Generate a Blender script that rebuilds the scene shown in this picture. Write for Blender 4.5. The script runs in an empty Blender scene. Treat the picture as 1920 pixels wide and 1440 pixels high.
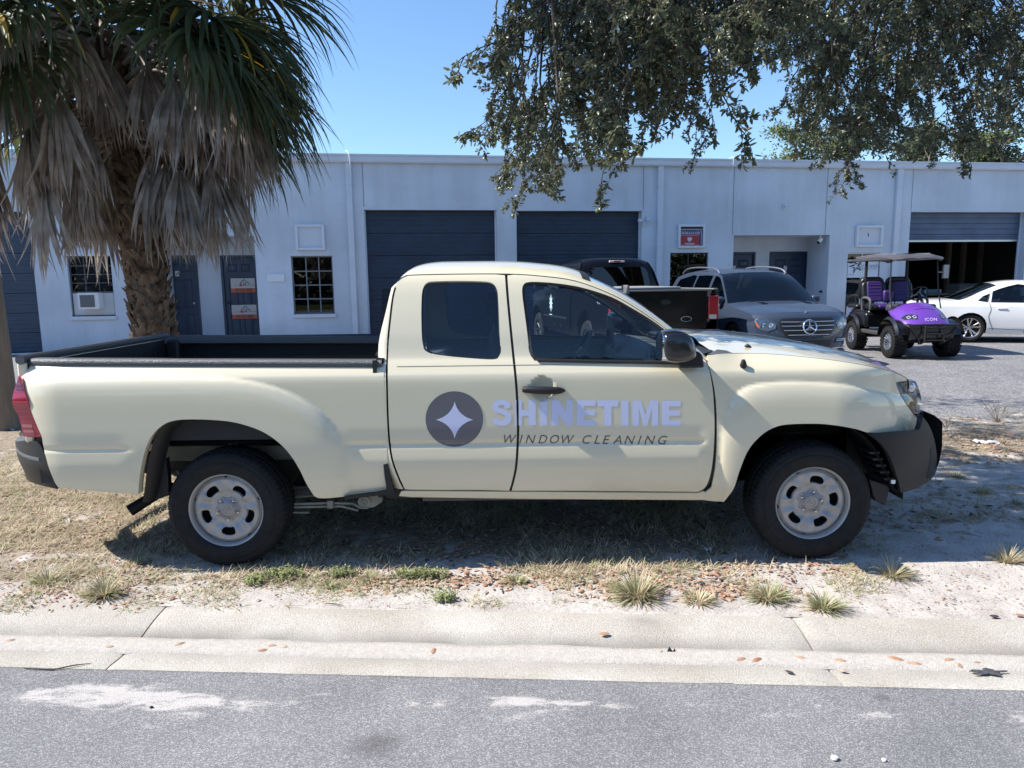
import bpy, bmesh, math, random
import numpy as np
from mathutils import Vector, Matrix, noise
from mathutils.geometry import delaunay_2d_cdt

# ------------------------------------------------------------------ camera
scene = bpy.context.scene
FPX = 1331.0; CAM_H = 1.58; ROLL = .0124; PITCH = math.atan(196 / FPX)
FW = Vector((0, math.cos(PITCH), -math.sin(PITCH)))
U0 = Vector((0, math.sin(PITCH), math.cos(PITCH))); R0 = Vector((1, 0, 0))
UP = U0 * math.cos(ROLL) + R0 * math.sin(ROLL); RT = R0 * math.cos(ROLL) - U0 * math.sin(ROLL)
cam_data = bpy.data.cameras.new("camera"); cam = bpy.data.objects.new("camera", cam_data)
scene.collection.objects.link(cam)
m = Matrix((RT, UP, -FW)).transposed().to_4x4(); m.translation = (0, 0, CAM_H)
cam.matrix_world = m
cam_data.sensor_width = 36; cam_data.lens = FPX / 1920 * 36
cam_data.clip_start = .05; cam_data.clip_end = 3000
scene.camera = cam

# ------------------------------------------------------------------ light
SUN_EL = 46.0
SUN_DIR = Vector((.96, .028, -1)).normalized()
world = bpy.data.worlds.new("World"); scene.world = world; world.use_nodes = True
wn = world.node_tree.nodes; wl = world.node_tree.links; wn.clear()
sky = wn.new('ShaderNodeTexSky'); sky.sky_type = 'NISHITA'; sky.sun_disc = False
sky.sun_elevation = math.radians(SUN_EL); sky.sun_rotation = math.radians(266.7)
sky.air_density = 1.15; sky.dust_density = .1; sky.ozone_density = 7.0
bg = wn.new('ShaderNodeBackground'); bg.inputs[1].default_value = .12
wo = wn.new('ShaderNodeOutputWorld'); wl.new(sky.outputs[0], bg.inputs[0]); wl.new(bg.outputs[0], wo.inputs[0])
sd = bpy.data.lights.new("sun", 'SUN'); sd.energy = 5.0; sd.angle = math.radians(.53); sd.color = (1, .955, .88)
sun = bpy.data.objects.new("sun", sd); scene.collection.objects.link(sun)
sun.rotation_euler = SUN_DIR.to_track_quat('-Z', 'Y').to_euler(); sun.location = (-30, 0, 40)
scene.view_settings.view_transform = 'Standard'; scene.view_settings.look = 'None'
scene.view_settings.exposure = .84; scene.view_settings.gamma = 1; scene.view_settings.use_curve_mapping = False
scene.render.engine = 'CYCLES'
scene.cycles.max_bounces = 8; scene.cycles.transparent_max_bounces = 16
scene.cycles.use_denoising = True
scene.cycles.caustics_reflective = False; scene.cycles.caustics_refractive = False
rnd = random.Random(7)

# ------------------------------------------------------------------ photo measurement -> metres
def ray(px, py):
    return RT * ((px - 960) / FPX) + UP * ((720 - py) / FPX) + FW
def unY(px, py, Y):
    d = ray(px, py); return Vector((0, 0, CAM_H)) + d * (Y / d.y)
def unZ(px, py, z=0.):
    d = ray(px, py); return Vector((0, 0, CAM_H)) + d * ((z - CAM_H) / d.z)

# ------------------------------------------------------------------ materials
MATS = {}
def mat(name, col=(.5, .5, .5), rough=.5, metal=0., coat=0., coat_rough=.03, spec=.5, var=0., vscale=8., bump=0., bscale=200.,
        col2=None, trans=0., emis=None, detail=4, stretch=None, alpha=1.):
    if name in MATS: return MATS[name]
    M = bpy.data.materials.new(name); M.use_nodes = True
    nt = M.node_tree; N = nt.nodes; L = nt.links
    b = N['Principled BSDF']; b.inputs['Base Color'].default_value = (*col, 1)
    b.inputs['Roughness'].default_value = rough; b.inputs['Metallic'].default_value = metal
    b.inputs['Coat Weight'].default_value = coat; b.inputs['Coat Roughness'].default_value = coat_rough
    b.inputs['Specular IOR Level'].default_value = spec
    tc = N.new('ShaderNodeTexCoord'); src = tc.outputs['Object']
    if stretch:
        mp = N.new('ShaderNodeMapping'); mp.inputs['Scale'].default_value = stretch; L.new(src, mp.inputs[0]); src = mp.outputs[0]
    if var or col2:
        nz = N.new('ShaderNodeTexNoise'); nz.inputs['Scale'].default_value = vscale; nz.inputs['Detail'].default_value = detail
        L.new(src, nz.inputs['Vector'])
        rp = N.new('ShaderNodeValToRGB'); e = rp.color_ramp.elements
        e[0].position = .35; e[1].position = .68
        c2 = col2 or tuple(c * (1 - var) for c in col); c1 = col if col2 else tuple(min(1, c * (1 + var)) for c in col)
        e[0].color = (*c2, 1); e[1].color = (*c1, 1)
        L.new(nz.outputs['Fac'], rp.inputs[0]); L.new(rp.outputs[0], b.inputs['Base Color'])
    if bump:
        nb = N.new('ShaderNodeTexNoise'); nb.inputs['Scale'].default_value = bscale; nb.inputs['Detail'].default_value = 3
        L.new(src, nb.inputs['Vector'])
        bp = N.new('ShaderNodeBump'); bp.inputs['Strength'].default_value = bump; bp.inputs['Distance'].default_value = .01
        L.new(nb.outputs['Fac'], bp.inputs['Height']); L.new(bp.outputs[0], b.inputs['Normal'])
    if trans:
        out = N['Material Output']; tr = N.new('ShaderNodeBsdfTranslucent'); tr.inputs[0].default_value = (*[min(1, c * 1.6) for c in col], 1)
        mx = N.new('ShaderNodeMixShader'); mx.inputs[0].default_value = trans
        L.new(b.outputs[0], mx.inputs[1]); L.new(tr.outputs[0], mx.inputs[2]); L.new(mx.outputs[0], out.inputs[0])
    MATS[name] = M
    return M

def glass(name, tint, refl=.9, rough=0.):
    if name in MATS: return MATS[name]
    M = bpy.data.materials.new(name); M.use_nodes = True
    nt = M.node_tree; N = nt.nodes; L = nt.links; N.clear()
    out = N.new('ShaderNodeOutputMaterial'); t = N.new('ShaderNodeBsdfTransparent'); t.inputs[0].default_value = (*tint, 1)
    g = N.new('ShaderNodeBsdfGlossy'); g.inputs[0].default_value = (refl, refl, refl, 1); g.inputs['Roughness'].default_value = rough
    fr = N.new('ShaderNodeFresnel'); fr.inputs[0].default_value = 1.62
    mx = N.new('ShaderNodeMixShader'); L.new(fr.outputs[0], mx.inputs[0]); L.new(t.outputs[0], mx.inputs[1]); L.new(g.outputs[0], mx.inputs[2])
    L.new(mx.outputs[0], out.inputs[0]); MATS[name] = M
    return M

# ------------------------------------------------------------------ objects
def wm(o):
    if o is None: return Matrix.Identity(4)
    return wm(o.parent) @ o.matrix_parent_inverse @ o.matrix_basis
def link(o, parent=None):
    scene.collection.objects.link(o)
    if parent is not None:
        o.parent = parent; o.matrix_parent_inverse = wm(parent).inverted()
    return o
def tag(o, label=None, cat=None, group=None, kind=None):
    if label: o['label'] = label
    if cat: o['category'] = cat
    if group: o['group'] = group
    if kind: o['kind'] = kind
    return o
def empty(name, loc=(0, 0, 0), parent=None):
    o = bpy.data.objects.new(name, None); o.empty_display_size = .2; o.location = loc
    return link(o, parent)
def meshob(name, verts, faces, material, parent=None, ang=35, normals=None, bev=0., mi=None, flat=False):
    me = bpy.data.meshes.new(name); me.from_pydata([tuple(v) for v in verts], [], faces)
    ms = material if isinstance(material, (list, tuple)) else [material]
    for q in ms: me.materials.append(q)
    if mi is not None: me.polygons.foreach_set('material_index', mi)
    if not flat and len(me.polygons):
        me.polygons.foreach_set('use_smooth', [True] * len(me.polygons))
        if normals is None and ang < 180: me.set_sharp_from_angle(angle=math.radians(ang))
    if normals is not None: me.normals_split_custom_set_from_vertices([tuple(n) for n in normals])
    me.update()
    o = link(bpy.data.objects.new(name, me), parent)
    if bev:
        b = o.modifiers.new('bevel', 'BEVEL'); b.width = bev; b.segments = 2; b.limit_method = 'ANGLE'; b.angle_limit = math.radians(40)
        b.harden_normals = False
    return o
def dup(o, parent=None, loc=None, rz=None, label=None):
    c = o.copy(); scene.collection.objects.link(c)
    if parent is not None: c.parent = parent
    if loc is not None: c.location = loc
    if rz is not None: c.rotation_euler = (0, 0, rz)
    if label: c['label'] = label
    for ch in list(o.children): dup(ch, c)
    return c

class G:
    """collects simple shapes for one mesh"""
    def __init__(s): s.v = []; s.f = []; s.m = []; s.cur = 0
    def add(s, vs, fs):
        b = len(s.v); s.v += [Vector(v) for v in vs]; s.f += [tuple(b + i for i in f) for f in fs]; s.m += [s.cur] * len(fs)
        return s
    def box(s, lo, hi, M=None):
        x0, y0, z0 = lo; x1, y1, z1 = hi
        vs = [Vector(p) for p in ((x0,y0,z0),(x1,y0,z0),(x1,y1,z0),(x0,y1,z0),(x0,y0,z1),(x1,y0,z1),(x1,y1,z1),(x0,y1,z1))]
        if M: vs = [M @ v for v in vs]
        return s.add(vs, [(0,3,2,1),(4,5,6,7),(0,1,5,4),(1,2,6,5),(2,3,7,6),(3,0,4,7)])
    def tube(s, path, r, n=8, cap=True):
        path = [Vector(p) for p in path]; rs = r if isinstance(r, (list, tuple)) else [r] * len(path)
        rings = []; up = None
        for i, p in enumerate(path):
            t = (path[min(i + 1, len(path) - 1)] - path[max(i - 1, 0)]).normalized()
            if up is None: up = Vector((0, 0, 1)) if abs(t.z) < .9 else Vector((1, 0, 0))
            a = t.cross(up).normalized(); up = a.cross(t).normalized()
            rings.append([p + (a * math.cos(2 * math.pi * k / n) + up * math.sin(2 * math.pi * k / n)) * rs[i] for k in range(n)])
        vs = [v for R in rings for v in R]; fs = []
        for i in range(len(path) - 1):
            for k in range(n):
                k2 = (k + 1) % n; fs.append((i*n+k, i*n+k2, (i+1)*n+k2, (i+1)*n+k))
        if cap: fs.append(tuple(range(n))); fs.append(tuple((len(path)-1)*n + k for k in reversed(range(n))))
        return s.add(vs, fs)
    def lathe(s, prof, n=32, axis='y', c=(0, 0, 0), a0=0., a1=2 * math.pi, rfn=None):
        """prof: (along axis, radius)"""
        full = abs(a1 - a0 - 2 * math.pi) < 1e-6; m_ = n if full else n + 1; vs = []
        for k in range(m_):
            a = a0 + (a1 - a0) * k / n
            for j, (h, r) in enumerate(prof):
                if rfn: r = rfn(j, k, r)
                x, z = r * math.cos(a), r * math.sin(a)
                p = (x, h, z) if axis == 'y' else ((h, x, z) if axis == 'x' else (x, z, h))
                vs.append(Vector(p) + Vector(c))
        P = len(prof); fs = []
        for k in range(n):
            k2 = (k + 1) % m_
            for j in range(P - 1): fs.append((k*P+j, k*P+j+1, k2*P+j+1, k2*P+j))
        return s.add(vs, fs)
    def grid(s, pts):
        """pts[i][j]"""
        a, b = len(pts), len(pts[0]); vs = [p for r_ in pts for p in r_]
        return s.add(vs, [(i*b+j, i*b+j+1, (i+1)*b+j+1, (i+1)*b+j) for i in range(a-1) for j in range(b-1)])
    def prism(s, poly, fn, d0, d1):
        """poly 2D; fn(u,v,d)->3D"""
        n = len(poly)
        vs = [fn(u, v, d0) for u, v in poly] + [fn(u, v, d1) for u, v in poly]
        return s.add(vs, [tuple(range(n)), tuple(reversed(range(n, 2*n)))] + [(i, i+n, (i+1) % n + n, (i+1) % n) for i in range(n)])
    def ob(s, name, material, parent=None, ang=35, bev=0.):
        return meshob(name, s.v, s.f, material, parent, ang, bev=bev, mi=s.m if isinstance(material, (list, tuple)) else None)

def cr(pts, n=8, closed=False):
    """Catmull-Rom through 2D/3D points"""
    P = [np.array(p, float) for p in pts]; N_ = len(P); out = []
    rng = range(N_ if closed else N_ - 1)
    for i in rng:
        g = (lambda k: P[k % N_]) if closed else (lambda k: P[min(max(k, 0), N_ - 1)])
        p0, p1, p2, p3 = g(i-1), g(i), g(i+1), g(i+2)
        for k in range(n):
            t = k / n
            out.append(tuple(.5*((2*p1)+(-p0+p2)*t+(2*p0-5*p1+4*p2-p3)*t*t+(-p0+3*p1-3*p2+p3)*t**3)))
    if not closed: out.append(tuple(P[-1]))
    return out
def interp(pts):
    xs = [p[0] for p in pts]; ys = [p[1] for p in pts]
    n = len(xs); d = [(ys[i+1]-ys[i])/(xs[i+1]-xs[i]) for i in range(n-1)]
    ms = [d[0]] + [0 if d[i-1]*d[i] <= 0 else 2*d[i-1]*d[i]/(d[i-1]+d[i]) for i in range(1, n-1)] + [d[-1]]
    def f(x):
        if x <= xs[0]: return ys[0] + (x - xs[0]) * ms[0]
        if x >= xs[-1]: return ys[-1] + (x - xs[-1]) * ms[-1]
        i = 0
        while x > xs[i+1]: i += 1
        h = xs[i+1]-xs[i]; t = (x-xs[i])/h
        return (2*t**3-3*t*t+1)*ys[i]+(t**3-2*t*t+t)*h*ms[i]+(-2*t**3+3*t*t)*ys[i+1]+(t**3-t*t)*h*ms[i+1]
    return f
def sst(a, b, x):
    t = min(1, max(0, (x - a) / (b - a))); return t * t * (3 - 2 * t)
def rrect(x0, y0, x1, y1, r, n=4):
    out = []
    for cx, cy, a in ((x1-r, y0+r, -90), (x1-r, y1-r, 0), (x0+r, y1-r, 90), (x0+r, y0+r, 180)):
        for k in range(n + 1):
            t = math.radians(a + 90 * k / n); out.append((cx + r*math.cos(t), cy + r*math.sin(t)))
    return out
def circ(cx, cy, rx, ry=None, n=32):
    ry = ry or rx
    return [(cx + rx*math.cos(2*math.pi*k/n), cy + ry*math.sin(2*math.pi*k/n)) for k in range(n)]

def pip(P, poly):
    x, y = P[:, 0], P[:, 1]; c = np.zeros(len(P), bool); n = len(poly); A = np.array(poly, float)
    for i in range(n):
        x0, y0 = A[i]; x1, y1 = A[(i+1) % n]
        if y0 == y1: continue
        k = ((y0 > y) != (y1 > y)) & (x < (x1-x0)*(y-y0)/(y1-y0)+x0); c ^= k
    return c
def tri2d(outline, holes, sx, sy):
    def rs(poly):
        out = []
        for i in range(len(poly)):
            a = np.array(poly[i], float); b = np.array(poly[(i+1) % len(poly)], float)
            L_ = math.hypot((b[0]-a[0])/sx, (b[1]-a[1])/sy)
            if L_ < 1e-6: continue
            k = max(1, int(math.ceil(L_)))
            for j in range(k): out.append(tuple(a + (b-a)*j/k))
        return out
    loops = [rs(outline)] + [rs(h) for h in holes]
    pts = []; edges = []
    for L_ in loops:
        b = len(pts); pts += L_; edges += [(b+i, b+(i+1) % len(L_)) for i in range(len(L_))]
    B = np.array(pts); x0, y0 = B.min(0); x1, y1 = B.max(0)
    gx, gy = np.meshgrid(np.arange(x0+sx/2, x1, sx), np.arange(y0+sy/2, y1, sy)); Q = np.stack([gx.ravel(), gy.ravel()], 1)
    if len(Q):
        ok = pip(Q, loops[0])
        for h in loops[1:]: ok &= ~pip(Q, h)
        Q = Q[ok]
        if len(Q):
            D = ((Q[:, None, 0]-B[None, :, 0])/sx)**2 + ((Q[:, None, 1]-B[None, :, 1])/sy)**2
            Q = Q[D.min(1) > .2]
        pts += [tuple(q) for q in Q]
    vs, es, fs, *_ = delaunay_2d_cdt([Vector(p) for p in pts], edges, [], 1, 1e-7)
    V = np.array([tuple(v) for v in vs]); F = [tuple(f) for f in fs]
    C = np.array([V[list(f)].mean(0) for f in F]); ok = pip(C, loops[0])
    for h in loops[1:]: ok &= ~pip(C, h)
    return V, [f for f, k in zip(F, ok) if k]
def sheet(name, outline, holes, fmap, sp, material, parent=None, out=(0, -1, 0), thick=.012, off=0., ln=True):
    sx, sy = sp if isinstance(sp, tuple) else (sp, sp)
    V, F = tri2d(outline, holes, sx, sy); e = .0015; out = Vector(out)
    P = [Vector(fmap(u, v)) for u, v in V]; Nn = []
    for (u, v), p in zip(V, P):
        a = Vector(fmap(u+e, v)) - Vector(fmap(u-e, v)); b = Vector(fmap(u, v+e)) - Vector(fmap(u, v-e))
        n = a.cross(b); n = n.normalized() if n.length > 1e-12 else out.copy()
        if n.dot(out) < 0: n = -n
        Nn.append(n)
    if off: P = [p + n*off for p, n in zip(P, Nn)]
    F2 = []
    for f in F:
        nn = (P[f[1]]-P[f[0]]).cross(P[f[2]]-P[f[0]])
        F2.append(f if nn.dot(Nn[f[0]]) >= 0 else tuple(reversed(f)))
    cnt = {}
    for f in F2:
        for i in range(len(f)):
            a, b = f[i], f[(i+1) % len(f)]; cnt[(a, b)] = 1
    if thick:
        bd = [(a, b) for (a, b) in cnt if (b, a) not in cnt]; mp = {}; base = len(P)
        rimn = {}
        for a, b in bd:
            t = (P[b]-P[a]); n = t.cross(Nn[a]).normalized()
            for q in (a, b): rimn[q] = rimn.get(q, Vector()) + n
        vs = list(P); ns = list(Nn)
        for q in rimn:
            n = rimn[q].normalized() if rimn[q].length > 1e-9 else Nn[q]
            mp[q] = len(vs); vs.append(P[q]); vs.append(P[q] + n*thick*.0 - Nn[q]*thick); ns += [(n + Nn[q]*.3).normalized(), n]
        for a, b in bd: F2.append((b, a, mp[a]+0, mp[b]+0) if False else (mp[a], mp[a]+1, mp[b]+1, mp[b]))
        P, Nn = vs, ns
    return meshob(name, P, F2, material, parent, normals=Nn)

def text_loops(s, size=1., shear=0., spacing=1., offset=0.):
    """outline loops of a line of text in the built-in font, one list of loops per character"""
    out = []; x = 0
    for ch in s:
        cu = bpy.data.curves.new('t', 'FONT'); cu.body = ch if ch != ' ' else 'n'; cu.size = size; cu.shear = shear; cu.offset = offset
        cu.fill_mode = 'NONE'; cu.resolution_u = 3
        o = bpy.data.objects.new('t', cu); scene.collection.objects.link(o)
        bpy.context.view_layer.update()
        me = bpy.data.meshes.new_from_object(o.evaluated_get(bpy.context.evaluated_depsgraph_get()))
        vs = [v.co for v in me.vertices]; w = (max(v.x for v in vs)) if vs else .3*size
        w0 = min(v.x for v in vs) if vs else 0
        if ch != ' ':
            nb = {}
            for e in me.edges:
                a, b = e.vertices; nb.setdefault(a, []).append(b); nb.setdefault(b, []).append(a)
            seen = set(); loops = []
            for st in nb:
                if st in seen: continue
                lp = [st]; seen.add(st); cur = st
                while True:
                    nx = [q for q in nb[cur] if q not in seen]
                    if not nx: break
                    cur = nx[0]; seen.add(cur); lp.append(cur)
                loops.append([(vs[q].x - w0 + x, vs[q].y) for q in lp])
            out.append(loops); x += (w - w0) + .14*size*spacing
        else: x += .34*size*spacing
        bpy.data.objects.remove(o); bpy.data.curves.remove(cu); bpy.data.meshes.remove(me)
    return out, x
def area2(p): return sum(p[i][0]*p[(i+1) % len(p)][1]-p[(i+1) % len(p)][0]*p[i][1] for i in range(len(p)))/2
def letters(loops_per_char, fmap2, fmap3, sp, material, parent, name='letter', out=(0, -1, 0), off=.002):
    """fmap2: text coords -> surface coords"""
    for loops in loops_per_char:
        L2 = [[fmap2(*p) for p in lp] for lp in loops]; L2.sort(key=lambda p: -abs(area2(p)))
        outs = []
        for lp in L2:
            for o_ in outs:
                if pip(np.array([lp[0]]), o_[0])[0]: o_[1].append(lp); break
            else: outs.append((lp, []))
        for a, h in outs: sheet(name, a, h, fmap3, sp, material, parent, out=out, thick=0, off=off)
def text_flat(s, size, org, ux, uy, material, parent, shear=0., spacing=1., offset=0., width=None, name='lettering', joined=True):
    """a line of text on a plane, as one mesh"""
    loops, w = text_loops(s, size, shear, spacing, offset); k = (width / w) if width else 1.
    org, ux, uy = Vector(org), Vector(ux), Vector(uy); g = G()
    for L_ in loops:
        L_ = sorted([[(x*k, y) for x, y in lp] for lp in L_], key=lambda p: -abs(area2(p))); outs = []
        for lp in L_:
            for o_ in outs:
                if pip(np.array([lp[0]]), o_[0])[0]: o_[1].append(lp); break
            else: outs.append((lp, []))
        for a, h in outs:
            V, F = tri2d(a, h, size*2, size*2)
            g.add([org + ux*u + uy*v for u, v in V], F)
    return g.ob(name, material, parent)
# ================================================================== setting: verge, road, kerb, parking lot
KM = -.064                                   # the kerb runs slightly towards the camera on the right
def kline(px, py, z):                        # offset of the kerb line measured in the photo
    p = unZ(px, py, z); return p.y - KM * p.x
K_TOP = (kline(0, 1131, 0) + kline(960, 1146, 0) + kline(1920, 1163, 0)) / 3
K_G1 = kline(960, 1209, -.030); K_G2 = kline(960, 1240, -.032); K_AS = kline(960, 1270, -.024)
LOT_Y = 8.0
def ground_noise(x, y):
    return .016*noise.noise(Vector((x*.9, y*1.1, 0))) + .012*noise.noise(Vector((x*3.1, y*3.7, 3))) + .006*noise.noise(Vector((x*11, y*13, 7)))
def verge_z(x, y):
    d = (y - KM*x) - K_TOP
    z = ground_noise(x, y)
    z = z*sst(0, .35, d) - .004
    # tyres stand firmly: level under them
    for cx in (-1.6, 1.66):
        w = math.exp(-((x-cx)/.35)**2 - ((y-3.85)/.25)**2); z = z*(1-w) + (-.004)*w
    z -= .02 * sst(LOT_Y - 1.2, LOT_Y, y)
    return z

def earth_mat():
    M = bpy.data.materials.new('sandy_verge'); M.use_nodes = True; nt = M.node_tree; N = nt.nodes; L = nt.links
    b = N['Principled BSDF']; b.inputs['Roughness'].default_value = .95; b.inputs['Specular IOR Level'].default_value = .15
    tc = N.new('ShaderNodeTexCoord')
    def nz(s, d=5, dist=0., rough=.55, w=None):
        n = N.new('ShaderNodeTexNoise'); n.inputs['Scale'].default_value = s; n.inputs['Detail'].default_value = d
        n.inputs['Distortion'].default_value = dist; n.inputs['Roughness'].default_value = rough
        L.new(tc.outputs['Object'], n.inputs['Vector']); return n.outputs['Fac']
    def ramp(src, p0, c0, p1, c1, extra=None):
        r = N.new('ShaderNodeValToRGB'); e = r.color_ramp.elements; e[0].position = p0; e[0].color = (*c0, 1); e[1].position = p1; e[1].color = (*c1, 1)
        if extra:
            q = e.new(extra[0]); q.color = (*extra[1], 1)
        L.new(src, r.inputs[0]); return r.outputs[0]
    def mix(f, a, b_):
        m_ = N.new('ShaderNodeMix'); m_.data_type = 'RGBA'; L.new(f, m_.inputs[0]); L.new(a, m_.inputs[6]); L.new(b_, m_.inputs[7]); return m_.outputs[2]
    sand = ramp(nz(6, 8), .3, (.40, .36, .33), .7, (.56, .515, .475))
    fine = ramp(nz(90, 4, rough=.7), .36, (.16, .13, .11), .50, (1, 1, 1))
    mul = N.new('ShaderNodeMix'); mul.data_type = 'RGBA'; mul.blend_type = 'MULTIPLY'; mul.inputs[0].default_value = .45
    L.new(sand, mul.inputs[6]); L.new(fine, mul.inputs[7])
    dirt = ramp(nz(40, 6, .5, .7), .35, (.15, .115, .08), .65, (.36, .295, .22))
    # where dry thatch covers the sand, plus shade darkening on the right: attribute painted on the mesh by place
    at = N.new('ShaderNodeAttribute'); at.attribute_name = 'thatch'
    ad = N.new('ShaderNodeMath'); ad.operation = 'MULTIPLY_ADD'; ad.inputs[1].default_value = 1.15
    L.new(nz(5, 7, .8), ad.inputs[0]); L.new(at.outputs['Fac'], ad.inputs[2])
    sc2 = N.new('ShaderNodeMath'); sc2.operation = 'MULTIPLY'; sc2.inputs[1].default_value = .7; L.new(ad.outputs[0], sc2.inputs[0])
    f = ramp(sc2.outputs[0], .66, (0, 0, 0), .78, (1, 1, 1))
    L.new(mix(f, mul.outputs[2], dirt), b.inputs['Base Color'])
    bp = N.new('ShaderNodeBump'); bp.inputs['Strength'].default_value = .7; bp.inputs['Distance'].default_value = .012
    L.new(nz(45, 6, rough=.75), bp.inputs['Height']); L.new(bp.outputs[0], b.inputs['Normal'])
    return M

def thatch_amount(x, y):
    """how much dry grass or painted shade lies here (0 bare sand .. 1 mat)"""
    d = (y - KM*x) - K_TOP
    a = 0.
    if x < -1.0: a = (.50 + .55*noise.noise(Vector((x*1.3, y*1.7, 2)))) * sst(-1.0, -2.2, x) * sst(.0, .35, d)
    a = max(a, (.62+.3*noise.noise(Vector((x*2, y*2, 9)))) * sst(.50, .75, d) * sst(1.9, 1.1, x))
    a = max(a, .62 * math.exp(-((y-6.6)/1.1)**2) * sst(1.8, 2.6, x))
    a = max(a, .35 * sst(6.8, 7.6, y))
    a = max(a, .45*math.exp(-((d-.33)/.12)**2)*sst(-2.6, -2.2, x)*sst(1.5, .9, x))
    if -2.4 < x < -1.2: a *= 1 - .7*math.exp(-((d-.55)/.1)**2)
    if x > 1.7: a = max(a, .40*sst(1.7, 2.3, x)*sst(.8, 1.3, d))  # debris, and darker colour where the shaded sand came out too pale
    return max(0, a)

nx, ny = 300, 150; gx = np.concatenate([np.linspace(-40, -7, 20), np.linspace(-6.6, 8.6, nx), np.linspace(9, 45, 20)])
gd = np.concatenate([np.linspace(0, 2.2, 80), np.linspace(2.26, 5.0, 46)])
pts = []; att = []
for x in gx:
    row = []
    for d in gd:
        y0 = K_TOP + KM*x; y = y0 + d/5.0*(LOT_Y + .05*noise.noise(Vector((x*1.3, 0, 0))) - y0)
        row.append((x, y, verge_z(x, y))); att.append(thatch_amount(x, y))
    pts.append(row)
g = G(); g.grid(pts)
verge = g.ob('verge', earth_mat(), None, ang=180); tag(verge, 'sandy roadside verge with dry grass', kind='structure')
a_ = verge.data.attributes.new('thatch', 'FLOAT', 'POINT'); a_.data.foreach_set('value', att)

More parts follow.
